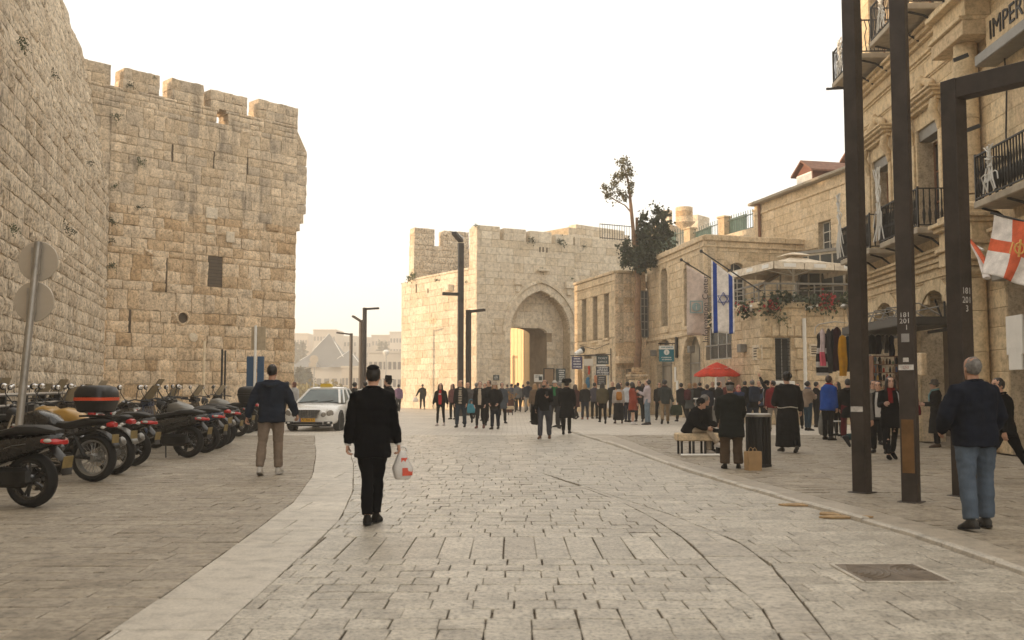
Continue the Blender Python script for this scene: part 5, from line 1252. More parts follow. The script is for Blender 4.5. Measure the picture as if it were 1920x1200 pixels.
# white flag with red cross at the right edge
ye = 19.2; ex0, ex1 = 1868, 1960; p0, p1 = Vector((gx(1880, ye), ye, zat(401, ye))), Vector((gx(1972, 18.4), 18.4, zat(424, 18.4)))
fp = thing('flagpole', 'thin pole slanting out from the hotel entablature behind the red cross flag', 'flagpole', fH.p(9.0, zat(437, 23.5), .7))
MB().tube([fH.p(9.0, zat(437, 23.3), .6), Vector((gx(1856, 21.5), 21.5, zat(468, 21.5)))], .025, 8).build('pole', WHITE, fp, 40)
MB().tube([p1 + (p1 - p0) * .2, p0 - (p1 - p0) * .08], .02, 8).build('cross_pole', IRON, fp, 40)
ef = thing('flag', 'white flag with orange red cross and gold monogram at the right edge', 'flag', p0); hgt = p0.z - zat(513, ye)
def PE(s, t):
    top = p0.lerp(p1, s); sh = -.26 * t; return Vector((top.x + sh * 1.0 + .05 * sin(t * 3.4), top.y + .09 * sin(s * 6 + t * 3) * (.3 + t), top.z - hgt * t * (1 - .04 * s)))
mb, V = cloth_sheet(PE, 30, 30, lambda s, t: 1 if .40 < s < .62 or .40 < t < .61 else 0, None, 'x'); o = mb.build('cloth', [FW, FR_], ef, None); weld(o)
GOLDP = mk('gold_print', (.75, .45, .12), .5); mb = MB(); c = PE(.51, .5) + Vector((-.02, -.10, 0))
mb.tube([c + Vector((.09 * cos(a), -.02, .10 * sin(a))) for a in [k * pi / 8 for k in range(17)]], .016, 5); mb.bar(c + Vector((-.02, -.02, -.16)), c + Vector((.03, -.02, .17)), .03); mb.tube([c + Vector((-.19, -.02, -.1)), c + Vector((-.12, -.02, .12)), c + Vector((-.02, -.02, .02))], .014, 5); mb.bar(c + Vector((.06, -.02, -.07)), c + Vector((.17, -.02, -.02)), .03)
mb.build('monogram', GOLDP, ef, None)
# second furled red and white flag near it
t = thing('furled_flag', 'narrow furled red and white flag left of the red cross flag', 'flag', fH.p(8.7, 4.2, .9)); q0 = Vector((gx(1824, 22.4), 22.4, zat(440, 22.4))); q1 = Vector((gx(1862, 20.6), 20.6, zat(468, 20.6)))
mb = MB(); mb.m = 0; mb.tube([q0, q0.lerp(q1, .5) + Vector((0, 0, -.12)), q1 + Vector((0, 0, -.3))], [.015, .05, .06], 8, flat=.4); mb.m = 1; mb.tube([q0 + Vector((.03, 0, -.05)), q0.lerp(q1, .6) + Vector((.05, 0, -.34)), q1 + Vector((0, 0, -.6))], [.02, .06, .08], 8, flat=.4); mb.build('cloth', [FR_, FW], t, 60)
# ------------------------------------------------------------------ hanging signs
TEAL = mk('teal_sign', (.0, .16, .22), .4, 0, .1, 2); PURP = mk('violet_sign', (.055, .05, .13), .5, 0, .1, 2)
class Face:                                                        # a small frontal frame for signs, x to the right
    def __init__(s, Y): s.f = Fr((-20, Y), (30, Y)); s.Y = Y
    def box(s, px0, px1, py0, py1, th=.05): return (gx(px0, s.Y) + 20, gx(px1, s.Y) + 20, zat(py1, s.Y), zat(py0, s.Y))
def hang_sign(Y, px0, px1, py0, py1, lab, mat, name='hanging_sign', cat='sign', rod=None, group=None):
    g = Face(Y); u0, u1, z0, z1 = g.box(px0, px1, py0, py1); t = thing(name, lab, cat, g.f.p((u0 + u1) / 2, z0), group=group); fbox(g.f, u0, u1, z0, z1, -.03, .03, .006).build('panel', mat, t, None)
    if rod:
        mb = MB(); mb.bar(g.f.p(gx(rod[0], Y) + 20, zat(rod[2], Y)), g.f.p(gx(rod[1], Y) + 20, zat(rod[2], Y)), .05)
        for u in (u0 + .08, u1 - .08): mb.bar(g.f.p(u, z1), g.f.p(u, zat(rod[2], Y)), .025)
        mb.build('bracket', IRON, t, None)
    return t, g.f, u0, u1, z0, z1
t, f, a, b, c, d = hang_sign(50, 1237, 1265, 648, 678, 'teal hanging sign with a white round i beside the arched doors', TEAL, rod=(1235, 1271, 644))
fbox(f, a, b, d - .19, d, .031, .036).build('white_band', WHITE, t, None); M = Matrix(((1, 0, 0), (0, 0, -1), (0, 1, 0))).to_4x4(); M.translation = f.p((a + b) / 2, c + .47, .031)
MB().lathe([(.14, 0), (.14, .006)], 24, M).build('white_disc', WHITE, t, None); letters('letter', 'i', .22, TEAL, wallM(f, (a + b) / 2, c + .46, .04), t, .002); scribble(t, f, a + .1, b - .1, c + .05, c + .26, .031, 2, PRINT, 5)
scribble(t, f, a + .05, b - .05, d - .13, d - .04, .037, 1, TEAL, 6)
u, z = fI.uv(1271, 652); fbox(fI, u - .1, u + .14, z - .5, z + .55, .03, .12, .01).build('bracket_plate', IRON, t, None)
YS = 52.0
t, f, a, b, c, d = hang_sign(YS, 1072.5, 1092.5, 669, 692, 'violet blue hanging sign with rows of white lettering right of the arch', PURP, rod=(1070, 1140, 667)); scribble(t, f, a + .06, b - .06, c + .05, d - .03, .031, 4, PRINT, 8, .8)
t, f, a, b, c, d = hang_sign(YS, 1094.5, 1112.5, 673, 686, 'blank pale hanging sign between two dark hanging signs', CREAM)
t, f, a, b, c, d = hang_sign(YS, 1119, 1142, 667.5, 683, 'black hanging sign reading TICKET OFFICE', DKB, rod=(1117, 1146, 665)); zc = (c + d) / 2
letters('lettering', 'TICKET', .15, PRINT, wallM(f, (a + b) / 2, zc + .095, .034), t, .002); letters('lettering', 'OFFICE', .15, PRINT, wallM(f, (a + b) / 2, zc - .1, .034), t, .002)
mb = MB(); mb.bar(f.p(b + .12, c - .9, -.02), f.p(b + .12, d + .4, -.02), .05); mb.build('upright', IRON, t, None)
t, f, a, b, c, d = hang_sign(YS, 1119, 1137, 683.6, 686.4, 'thin white strip sign under the ticket office sign', WHITE)
t, f, a, b, c, d = hang_sign(YS, 1118, 1143.5, 687, 703.5, 'dark blue sign packed with white lines under the white strip sign', mk('navy_sign', (.01, .02, .045), .5)); scribble(t, f, a + .04, b - .03, c + .02, d - .02, .031, 5, PRINT, 9, .9, .6)
t, f, a, b, c, d = hang_sign(YS, 1120, 1137, 704.3, 722, 'lowest dark sign of the stack, with grey lines', mk('slate_sign', (.03, .035, .04), .5)); scribble(t, f, a + .05, b - .05, c + .05, d - .05, .031, 4, mk('grey_print', (.35, .34, .33)), 10, .8)
for px, py, lab in ((1087, 660, 'white tilted floodlight over the violet hanging sign'), ):
    x, z = gx(px, 53), zat(py, 53); t = thing('floodlight', lab, 'floodlight', (x, 53, z)); mb = MB(); mb.tube([(x - .22, 52.8, z - .14), (x + .1, 52.95, z + .06)], [.13, .15], 10); mb.build('lamp_shade', WHITE, t, 40); mb = MB(); mb.ell((x + .15, 53, z + .1), (.16, .14, .18)); mb.build('housing', IRON, t, 40)
t = thing('sign_post', 'pale post carrying the stack of ticket signs', 'post', (gx(1141, 52.3), 52.3, 0)); MB().tube([(gx(1141, 52.3), 52.3, 0), (gx(1141, 52.3), 52.3, zat(700, 52.3))], .06, 8).build('shaft', WHITE, t, 40)
# ------------------------------------------------------------------ scooters and motorcycles (front towards +x of each)
PB = mk('black_gloss_paint', (.005, .005, .006), .25, 0, .3, 3, 0, spec=.5, coat=.5); PG = mk('graphite_paint', (.022, .021, .020), .3, .2, .2, 3, 0, coat=.4)
PBL = mk('dark_blue_paint', (.02, .035, .07), .28, .1, .2, 3, 0, coat=.5); PY = mk('ochre_paint', (.42, .24, .05), .35, 0, .2, 3, 0, coat=.4); PSIL = mk('silver_paint', (.24, .235, .22), .35, .5, .15, 3, 0)
RED_L = mk('red_lamp_lens', (.45, .015, .015), .15, 0, .2, 6, 0, coat=.6); CLEAR = mk('clear_lamp_lens', (.55, .54, .5), .12, 0, .2, 6, 0, coat=.6); CHROME = mk('brushed_chrome', (.6, .58, .55), .22, .95, .1, 4, 0); SEAT = mk('black_seat_vinyl', (.008, .008, .008), .55, 0, .25, 14, .2)
MIRR = mk('mirror_face', (.75, .74, .72), .08, .9, .05, 3, 0); SCREEN = mk('tinted_windscreen', (.40, .32, .20), .12, 0, .2, 2, 0, coat=.4); ORANGE = mk('orange_reflector_strip', (.62, .07, .02), .35, 0, .15, 4, 0)
def wheel(root, x, r, w, style, name='wheel'):
    mb = MB(); n = 26; prof = [(r - .085, -w * .38), (r - .05, -w * .5), (r - .012, -w * .34), (r, 0), (r - .012, w * .34), (r - .05, w * .5), (r - .085, w * .38)]
    M = Matrix.Translation((x, 0, r)) @ Matrix.Rotation(pi / 2, 4, 'X'); mb.lathe(prof + [prof[0]], n, M, cap=False); wv = mb.build(name, RUBBER, root, 50, fix=True)
    mb = MB(); rr = r - .085
    mb.lathe([(rr, -w * .36), (rr - .03, -w * .3), (rr - .03, w * .3), (rr, w * .36), (rr, -w * .36)], n, M, cap=False)
    if style == 'wire':
        for k in range(26):
            a, b = 2 * pi * k / 26, 2 * pi * k / 26 + (.35 if k % 2 else -.35); s = .03 if k % 4 < 2 else -.03
            mb.tube([M @ Vector((.035 * cos(b), .035 * sin(b), s * 1.4)), M @ Vector(((rr - .02) * cos(a), (rr - .02) * sin(a), 0))], .0045, 4)
    else:
        for k in range(5):
            a = 2 * pi * k / 5
            for d in (-.12, .12): mb.tube([M @ Vector((.05 * cos(a), .05 * sin(a), 0)), M @ Vector(((rr - .02) * cos(a + d), (rr - .02) * sin(a + d), 0))], [.022, .014], 5)
    mb.lathe([(.05, -w * .6), (.06, -w * .3), (.06, w * .3), (.05, w * .6)], 14, M); mb.build('rim', PSIL if style == 'wire' else PG, wv, 40, fix=True)
    mb = MB(); M2 = M @ Matrix.Translation((0, 0, w * .55)); mb.lathe([(.06, 0), (.125, 0), (.125, .006), (.06, .006), (.06, 0)], 22, M2, cap=False); mb.build('brake_disc', CHROME, wv, None, fix=True); return wv
def sect(x, w, z0, z1, n=12, e=.6):                                # a rounded cross section at x
    zc, h = (z0 + z1) / 2, (z1 - z0) / 2
    return [Vector((x, w * math.copysign(abs(cos(a)) ** e, cos(a)), zc + h * math.copysign(abs(sin(a)) ** e, sin(a)))) for a in [2 * pi * k / n for k in range(n)]]
def bars_and_mirrors(root, x, z, w=.36, screen=None):
    mb = MB(); mb.tube([(x - .12, -w, z), (x, -w * .5, z + .03), (x + .03, 0, z), (x, w * .5, z + .03), (x - .12, w, z)], .014, 6); h = mb.build('handlebar', IRON, root, 40)
    for s in (-1, 1): MB().tube([(x - .10, s * (w - .01), z), (x - .17, s * (w + .10), z - .012)], .019, 8).build('grip', RUBBER, h, 40)
    for s in (-1, 1):
        mb = MB(); mb.tube([(x - .02, s * w * .6, z + .02), (x + .02, s * (w * .9), z + .16), (x, s * (w * .98), z + .24)], .008, 5); m = mb.build('mirror', IRON, root, 40)
        mb = MB(); mb.ell((x + .01, s * (w + .03), z + .26), (.03, .075, .05), 10, 6); mb.build('shell', BLACKP, m, 50)
        mb = MB(); mb.ell((x - .012, s * (w + .03), z + .26), (.012, .066, .042), 10, 6); mb.build('glass', MIRR, m, 50)
    if screen:
        mb = MB(); rows = [[Vector((x + .16 - .30 * t * screen[1], (-.20 + .40 * k / 6) * (1 - .25 * t), z - .02 + screen[0] * t)) - Vector((.05 * abs(k - 3) / 3, 0, 0)) for k in range(7)] for t in (0, .35, .7, 1)]
        vs = [v for r in rows for v in r]; fs = [(i * 7 + j, i * 7 + j + 1, (i + 1) * 7 + j + 1, (i + 1) * 7 + j) for i in range(3) for j in range(6)]; o = len(vs)
        mb.add(vs + [v - Vector((.012, 0, 0)) for v in vs], fs + [tuple(a + o for a in f[::-1]) for f in fs]); mb.build('windscreen', SCREEN, root, 60)
def top_box(root, x, z, mat=BLACKP, strip=ORANGE, s=1.0):
    R_ = lambda t, w, l, e=.45: [Vector((x + l * math.copysign(abs(cos(a)) ** e, cos(a)), w * math.copysign(abs(sin(a)) ** e, sin(a)), z + t)) for a in [2 * pi * k / 20 for k in range(20)]]
    mb = MB(); mb.rings([R_(0, .17 * s, .15 * s), R_(.02, .20 * s, .18 * s), R_(.145 * s, .235 * s, .21 * s)]); b = mb.build('top_box', mat, root, 40, fix=True)
    mb = MB(); mb.rings([R_(.147 * s, .24 * s, .215 * s), R_(.185 * s, .24 * s, .215 * s)]); mb.build('strip', strip, b, 40, fix=True)
    mb = MB(); mb.rings([R_(.187 * s, .235 * s, .21 * s), R_(.25 * s, .232 * s, .207 * s), R_(.31 * s, .20 * s, .18 * s), R_(.335 * s, .13 * s, .11 * s)]); mb.build('lid', mat, b, 45, fix=True)
def scooter(lab, paint, box=None, screen=None, white_decal=True, loc=(0, 0), rz=pi, grp='scooters and motorcycles parked in a row'):
    t = thing('scooter', lab, 'scooter', (loc[0], loc[1], 0), rz, grp, True)
    wheel(t, -.66, .30, .14, 'alloy'); wheel(t, .70, .29, .12, 'alloy')
    mb = MB(); mb.rings([sect(-1.03, .035, .74, .80), sect(-.96, .10, .68, .82), sect(-.75, .17, .60, .80), sect(-.45, .20, .50, .78), sect(-.15, .20, .40, .72), sect(.02, .19, .34, .62), sect(.10, .17, .32, .42)]); mb.build('rear_body', paint, t, 45, fix=True)
    mb = MB(); mb.rings([sect(-.98, .09, .80, .85), sect(-.78, .15, .80, .90), sect(-.55, .16, .79, .90), sect(-.42, .165, .78, .86), sect(-.18, .165, .72, .82), sect(.0, .14, .66, .79), sect(.05, .06, .66, .72)]); mb.build('seat', SEAT, t, 45, fix=True)
    mb = MB(); mb.rings([sect(.08, .18, .26, .36), sect(.42, .20, .26, .34), sect(.52, .19, .30, .42)]); mb.build('footboard', BLACKP, t, 40, fix=True)
    mb = MB(); mb.rings([sect(.44, .22, .28, .40), sect(.50, .24, .40, .58), sect(.53, .25, .55, .80), sect(.56, .22, .72, .96), sect(.62, .13, .80, 1.0)]); mb.rings([sect(.56, .14, .40, .92), sect(.74, .11, .52, .86), sect(.82, .05, .58, .74)]); mb.build('front_shield', paint, t, 45, fix=True)
    mb = MB(); mb.rings([sect(.48, .14, .92, 1.02), sect(.60, .16, .90, 1.06), sect(.70, .10, .90, 1.0)]); mb.build('cowl', paint, t, 45, fix=True)
    bars_and_mirrors(t, .52, 1.04, .33, screen)
    mb = MB(); mb.rings([[Vector((.70 + .33 * cos(a), y, .29 + .33 * sin(a))) for y in (-.075, -.05, .05, .075)] for a in [k * pi / 10 + .25 for k in range(9)]], cap=False, closed=False); o = mb.build('front_fender', paint, t, 50); so = o.modifiers.new('th', 'SOLIDIFY'); so.thickness = .01
    mb = MB()
    for s in (-1, 1): mb.tube([(.60, s * .085, .62), (.70, s * .085, .29)], [.024, .02], 6)
    mb.build('fork', CHROME, t, 40)
    mb = MB(); mb.box((-.42, .07, .33), (.5, .16, .22), 0, .05); mb.box((-.60, .11, .34), (.24, .08, .18), 0, .04); mb.build('engine', IRON, t, None)
    mb = MB(); mb.tube([(-.2, -.12, .26), (-.4, -.16, .26), (-.55, -.18, .30), (-.98, -.19, .44)], [.03, .05, .065, .06], 10); ex = mb.build('exhaust', PG, t, 45); mb = MB(); mb.tube([(-.62, -.245, .36), (-.94, -.255, .46)], .03, 6, flat=.3); mb.build('heat_shield', CHROME, ex, 40)
    mb = MB(); mb.rings([sect(-1.05, .06, .69, .735), sect(-1.0, .125, .685, .755), sect(-.86, .165, .70, .76)]); mb.build('tail_light', RED_L, t, 45, fix=True)
    for s in (-1, 1):
        MB().ell((-.93, s * .145, .735), (.055, .02, .022), 8, 5).build('turn_signal', CLEAR, t, 60)
        if white_decal: MB().tube([(-.70, s * .19, .70), (-.56, s * .203, .68), (-.45, s * .207, .645)], [(.012, .004), (.022, .006), (.006, .003)], 6).build('decal', PSIL, t, 40)
    mb = MB(); mb.tube([(-.90, 0, .66), (-1.06, 0, .50), (-1.08, 0, .36)], [(.09, .012)] * 3, 6); mb.build('rear_fender', BLACKP, t, 40)
    mb = MB(); mb.box((-1.085, 0, .50), (.012, .17, .13), 0, .003, Matrix.Rotation(-.15, 3, 'Y')); mb.build('number_plate', mk('worn_yellow_plate', (.20, .145, .05), .6, 0, .35, 9) if 'worn_yellow_plate' not in MATS else MATS['worn_yellow_plate'], t, None)
    MB().ell((.80, 0, .78), (.03, .10, .07), 12, 6).build('headlight', CLEAR, t, 60)
    mb = MB(); mb.tube([(-.30, .16, .24), (-.36, .26, .02)], .014, 5); mb.tube([(-.30, -.16, .24), (-.36, -.26, .02)], .014, 5); mb.build('stand', IRON, t, None)
    if box: mb = MB(); mb.bar((-1.0, 0, .87), (-.66, 0, .87), .2, .025); mb.build('rack', IRON, t, None); top_box(t, -.98, .89, *box)
    return t
def motorcycle(lab, paint, style='wire', box=None, screen=None, loc=(0, 0), rz=pi, grp='scooters and motorcycles parked in a row', fair=None, fender=BLACKP):
    t = thing('motorcycle', lab, 'motorcycle', (loc[0], loc[1], 0), rz, grp, True)
    wheel(t, -.68, .335, .14, style); wheel(t, .72, .325, .11, style)
    mb = MB()
    for s in (-1, 1): mb.tube([(.50, s * .10, .92), (.72, s * .10, .325)], [.026, .022], 7)
    mb.build('fork', CHROME if fair is None else PY, t, 40)
    mb = MB()
    for s in (-1, 1):
        mb.tube([(.46, s * .05, .84), (.30, s * .12, .42), (-.10, s * .14, .36), (-.30, s * .14, .62), (-.9, s * .10, .78)], .02, 6); mb.tube([(-.12, s * .12, .38), (-.68, s * .10, .335)], .024, 6); mb.tube([(-.62, s * .12, .36), (-.42, s * .13, .72)], [.03, .02], 7)
    mb.build('frame', IRON, t, 40)
    mb = MB(); mb.box((.10, 0, .46), (.42, .30, .28), 0, .05); mb.box((.20, 0, .66), (.2, .2, .2), 0, .02)
    for k in range(5): mb.box((.20, 0, .58 + k * .04), (.25, .26, .012))
    M = Matrix.Translation((.0, -.16, .43)) @ Matrix.Rotation(pi / 2, 4, 'X'); mb.lathe([(.11, -.05), (.11, .03), (.06, .05)], 14, M); mb.build('engine', PG, t, 40)
    mb = MB(); mb.rings([sect(.42, .07, .78, .86), sect(.36, .14, .74, .96), sect(.15, .18, .72, 1.0), sect(-.08, .15, .72, .92), sect(-.18, .08, .72, .84)]); mb.build('fuel_tank', paint, t, 45, fix=True)
    mb = MB(); mb.rings([sect(-.10, .09, .74, .84), sect(-.3, .14, .72, .83), sect(-.55, .15, .76, .88), sect(-.85, .12, .80, .90), sect(-.95, .06, .82, .87)]); mb.build('seat', SEAT, t, 45, fix=True)
    for cx, r, nm, a0, a1 in ((-.68, .375, 'rear_fender', .35, 1.75), (.72, .36, 'front_fender', .5, 2.2)):
        mb = MB(); mb.rings([[Vector((cx - r * cos(a) if cx < 0 else cx - r * cos(a), y, (.335) + r * sin(a))) for y in (-.075, -.05, .05, .075)] for a in [a0 + (a1 - a0) * k / 8 for k in range(9)]], cap=False, closed=False); o = mb.build(nm, fender, t, 50); so = o.modifiers.new('th', 'SOLIDIFY'); so.thickness = .01
    mb = MB(); mb.tube([(.26, -.13, .5), (.22, -.2, .3), (-.1, -.2, .26), (-.5, -.22, .34)], [.022, .022, .03, .035], 8); ex = mb.build('exhaust', CHROME, t, 45); MB().tube([(-.45, -.22, .33), (-.55, -.225, .37), (-.98, -.235, .56), (-1.0, -.236, .57)], [.04, .065, .065, .03], 10).build('silencer', PSIL, ex, 45)
    mb = MB(); mb.rings([sect(-1.0, .05, .76, .82), sect(-.96, .07, .75, .84), sect(-.9, .07, .76, .84)]); mb.build('tail_light', RED_L, t, 45, fix=True)
    for s in (-1, 1): mb = MB(); mb.tube([(-.9, s * .08, .76), (-.92, s * .18, .76)], .008, 5); mb.ell((-.93, s * .20, .76), (.035, .03, .025), 8, 5); mb.build('turn_signal', CLEAR, t, 60)
    bars_and_mirrors(t, .44, 1.06, .38, screen)
    mb = MB(); M = Matrix.Translation((.60, 0, .92)) @ Matrix.Rotation(pi / 2, 4, 'Y'); mb.lathe([(.05, -.12), (.10, -.05), (.105, .02)], 14, M); h = mb.build('headlight', BLACKP, t, 45); MB().lathe([(.098, .021), (.07, .035), (.02, .04)], 14, M).build('lens', CLEAR, h, 50)
    if fair: mb = MB(); mb.rings([sect(.30, .2, .60, .94), sect(.5, .21, .66, 1.04), sect(.66, .13, .78, 1.0), sect(.74, .04, .84, .92)]); mb.build('fairing', fair, t, 45, fix=True)
    mb = MB(); mb.tube([(.0, .16, .3), (-.05, .3, .02)], .014, 5); mb.build('stand', IRON, t, None)
    mb = MB(); mb.box((-1.0, 0, .60), (.012, .16, .12), 0, .003); mb.build('number_plate', MATS.get('worn_yellow_plate') or mk('worn_yellow_plate', (.20, .145, .05), .6, 0, .35, 9), t, None)
    if box: mb = MB(); mb.bar((-1.0, 0, .91), (-.5, 0, .91), .2, .025); mb.build('rack', IRON, t, None); top_box(t, -.70, .96, *box)
    return t
# rear wheels stand at these ground points (px, py of the wheel's foot), noses towards the wall
SCL = 1.14
def bike_at(fn, px, py, yaw, lab, *a, **k):
    x, y = ground(px, py); rz = pi - radians(yaw); rw = -.66 * SCL
    t = fn(lab, *a, loc=(x - rw * cos(rz), y - rw * sin(rz)), rz=rz, **k); t.scale = (SCL,) * 3; return t
ROW = 'scooters and motorcycles parked in a row'
bike_at(scooter, 58, 949, 10, 'black scooter with a big red tail light at the left picture edge', PB)
bike_at(motorcycle, 172, 902, 10, 'motorcycle with spoked rear wheel and black top box with orange stripe', PB, 'wire', box=(BLACKP, ORANGE, 1.12))
bike_at(motorcycle, 212, 888, 14, 'motorcycle with ochre yellow tank and fork beside the orange striped top box', PY, 'wire', fair=PY, fender=PSIL)
bike_at(scooter, 250, 872, 9, 'graphite scooter half hidden behind the ochre motorcycle', PG, screen=(.3, .7))
base = bike_at(scooter, 352, 857, 8, 'brown black scooter showing its whole side, red tail light, mid row', PG)
def again(src, px, py, yaw, lab):
    x, y = ground(px, py); rz = pi - radians(yaw); c = copy_tree(src); c.location = (x + .66 * SCL * cos(rz), y + .66 * SCL * sin(rz), 0); c.rotation_euler.z = rz; c['label'] = lab; return c
bike_at(scooter, 384, 848, 6, 'dark blue scooter just behind the graphite one with whole side in view', PBL, screen=(.32, .8))
b2 = bike_at(motorcycle, 402, 841, 11, 'silver tanked motorcycle in the middle of the row', PSIL, 'alloy')
again(base, 418, 834, 5, 'graphite scooter left of the one with the dark square top box')
b3 = bike_at(scooter, 446, 818, 9, 'black scooter with dark top box close to the walking man in hoodie', PB, box=(BLACKP, BLACKP, 1.3), screen=(.34, .8))
again(b2, 462, 812, 3, 'motorcycle partly hidden by the walking man in hoodie')
again(b3, 478, 808, 12, 'farthest scooter of the row, by the blue panel')
# second rank, deeper towards the wall, and some in between: their mirrors and screens crowd the row
b4 = scooter('scooter with tall pale windscreen at the near end of the back rank', PB, screen=(.46, 1.0), loc=(-9.6, 17.6), rz=pi - .2)
def rank(src, x, y, a, lab): c = copy_tree(src); c.location = (x, y, 0); c.rotation_euler.z = pi - a; c['label'] = lab; c.scale = (SCL,) * 3
b4.scale = (SCL,) * 3
sc2 = scooter('silver scooter with pale windscreen, second in the back rank', PSIL, screen=(.36, .9), loc=(-9.9, 19.2), rz=pi - .1)
rank(b4, -10.2, 20.7, .25, 'dark scooter with tall windscreen, third in the back rank'); rank(b2, -10.4, 22.3, .1, 'motorcycle with silver tank, fourth in the back rank'); rank(sc2, -10.7, 23.7, .3, 'silver scooter in the middle of the back rank')
rank(b4, -11.0, 25.3, .12, 'dark scooter with tall windscreen past the middle of the back rank'); rank(base, -11.3, 26.9, .2, 'graphite scooter near the far end of the back rank'); rank(sc2, -11.7, 28.5, .1, 'silver scooter near the far end of the back rank'); rank(b4, -12.0, 30.2, .22, 'last scooter with tall windscreen in the back rank')
rank(b2, -8.9, 27.0, .1, 'motorcycle in the far half of the front row behind the dark top box'); rank(sc2, -9.3, 29.0, .2, 'silver scooter in the far half of the front row'); rank(b4, -8.2, 24.4, .05, 'windscreen scooter squeezed into the middle of the front row')
# ------------------------------------------------------------------ white taxi facing the camera, one door open
def taxi():
    x0, y0 = gx(578, 33.6), 33.6
    t = thing('taxi', 'white taxi saloon facing the camera with its front door open', 'taxi', (x0, y0, 0), radians(-4), None, True)
    CARW = mk('white_car_paint', (.72, .71, .68), .3, 0, .05, 2, 0, coat=.6); CG = glass_mat('car_glass', (.07, .10, .10), .05); TR = mk('black_trim', (.01, .01, .01), .5, 0, .2, 6, .05)
    def ring(y, w, z0, z1, e=.42, n=28):
        zc, h = (z0 + z1) / 2, (z1 - z0) / 2; out = []
        for k in range(n):
            a = 2 * pi * (k + .5) / n; c, s = cos(a), sin(a); zz = zc + h * math.copysign(abs(s) ** e, s); xx = w * math.copysign(abs(c) ** e, c)
            if zz > .62: xx *= 1 - .10 * (zz - .62) / .4
            out.append(Vector((xx, y - .16 * (1 - (xx / .92) ** 2) * max(0, 1 - y / .9) + .0, zz)))
        return out
    secs = [(.10, .60, .24, .60), (.12, .76, .21, .66), (.18, .85, .20, .73), (.35, .895, .19, .82), (.7, .91, .2, .885), (1.25, .915, .2, .955), (2.2, .915, .2, .97), (3.4, .915, .2, .985), (4.1, .90, .22, 1.0), (4.55, .86, .26, .98), (4.78, .76, .32, .92), (4.82, .6, .4, .8)]
    MB().rings([ring(*s) for s in secs]).build('body', CARW, t, 50, fix=True)
    # cabin: glass body, roof and pillars
    base = [(-.76, 1.22), (.76, 1.22), (.80, 1.7), (.79, 3.6), (.72, 4.15), (-.72, 4.15), (-.79, 3.6), (-.80, 1.7)]; top = [(-.53, 2.05), (.53, 2.05), (.60, 2.3), (.60, 3.2), (.52, 3.5), (-.52, 3.5), (-.60, 3.2), (-.60, 2.3)]
    MB().rings([[Vector((x, y, .93)) for x, y in base], [Vector((x, y, 1.41)) for x, y in top]]).build('windows', CG, t, None, fix=True)
    mb = MB(); mb.rings([[Vector((x * 1.03, lerp(y, 2.7, -.02), 1.395)) for x, y in top], [Vector((x * 1.0, y, 1.45)) for x, y in top], [Vector((x * .75, lerp(y, 2.75, .22), 1.487)) for x, y in top], [Vector((x * .3, lerp(y, 2.75, .6), 1.497)) for x, y in top]]); mb.build('roof', CARW, t, 50, fix=True)
    mb = MB()
    for i in (0, 1, 2, 3, 4, 5, 6, 7): mb.bar((*base[i], .93), (*top[i], 1.41), .075 if i < 2 else .06, .05)
    for s in (-1, 1): mb.bar((s * .80, 2.62, .94), (s * .605, 2.7, 1.41), .08, .06)
    mb.build('pillars', CARW, t, None)
    mb = MB(); mb.bar((-.70, 1.19, .945), (.70, 1.19, .945), .03, .03); mb.bar((-.6, 1.21, .955), (-.05, 1.36, 1.02), .018); mb.bar((-.05, 1.21, .955), (.5, 1.36, 1.02), .018); mb.build('wipers', TR, t, None)
    # grille, lights, bumper
    g = MB(); g.add([(-.40, -.075, .70), (.40, -.075, .70), (.31, -.085, .47), (-.31, -.085, .47), (-.40, .05, .70), (.40, .05, .70), (.31, .05, .47), (-.31, .05, .47)], [(0, 3, 2, 1), (4, 5, 6, 7), (0, 1, 5, 4), (1, 2, 6, 5), (2, 3, 7, 6), (3, 0, 4, 7)]); gr = g.build('grille', mk('grille_dark', (.10, .115, .13), .3, .4), t, None, fix=True)
    for k in range(5): z = .50 + k * .042; w = lerp(.315, .385, k / 4.5); MB().bar((-w, -.092, z), (w, -.092, z), .02, .014).build('slat', CHROME, gr, None)
    mb = MB(); mb.bar((0, -.10, .47), (0, -.09, .71), .03, .02)
    for a, b in (((-.41, -.085, .71), (.41, -.085, .71)), ((-.41, -.085, .71), (-.31, -.095, .46)), ((.41, -.085, .71), (.31, -.095, .46)), ((-.31, -.095, .46), (.31, -.095, .46))): mb.bar(a, b, .03, .03)
    mb.build('surround', CHROME, gr, None)
    for s in (-1, 1):
        for (x, z, r, y) in ((.50, .575, .085, .0), (.70, .605, .125, .10)):
            M = Matrix.Translation((s * x, y, z)) @ Matrix.Rotation(s * .5, 4, 'Z') @ Matrix.Rotation(pi / 2 + .25, 4, 'X')
            mb = MB(); mb.lathe([(r * 1.12, -.12), (r * 1.12, .02), (r, .035)], 20, M); h = mb.build('headlight', CARW, t, 45, fix=True); MB().lathe([(r, .036), (r * .8, .055), (r * .3, .066)], 20, M).build('lens', mk('headlamp_glass', (.28, .26, .23), .1, .3, .3, 14, 0, coat=.8), h, 50, fix=True)
    mb = MB(); mb.box((0, -.06, .275), (1.0, .06, .085), 0, .02); mb.build('lower_intake', TR, t, None)
    for s in (-1, 1): mb = MB(); mb.box((s * .66, .03, .285), (.30, .08, .09), s * .35, .02); f = mb.build('fog_recess', TR, t, None); mb = MB(); mb.ell((s * .68, .0, .285), (.06, .04, .035), 10, 6); mb.build('fog_lamp', CLEAR, f, 60)
    mb = MB(); mb.box((0, .08, .195), (1.5, .2, .05), 0, .02); mb.build('under_lip', TR, t, None)
    p = MB().box((-.02, -.082, .385), (.53, .02, .125), 0, .004).build('number_plate', mk('yellow_number_plate', (.70, .36, .02), .45, 0, .1, 4), t, None)
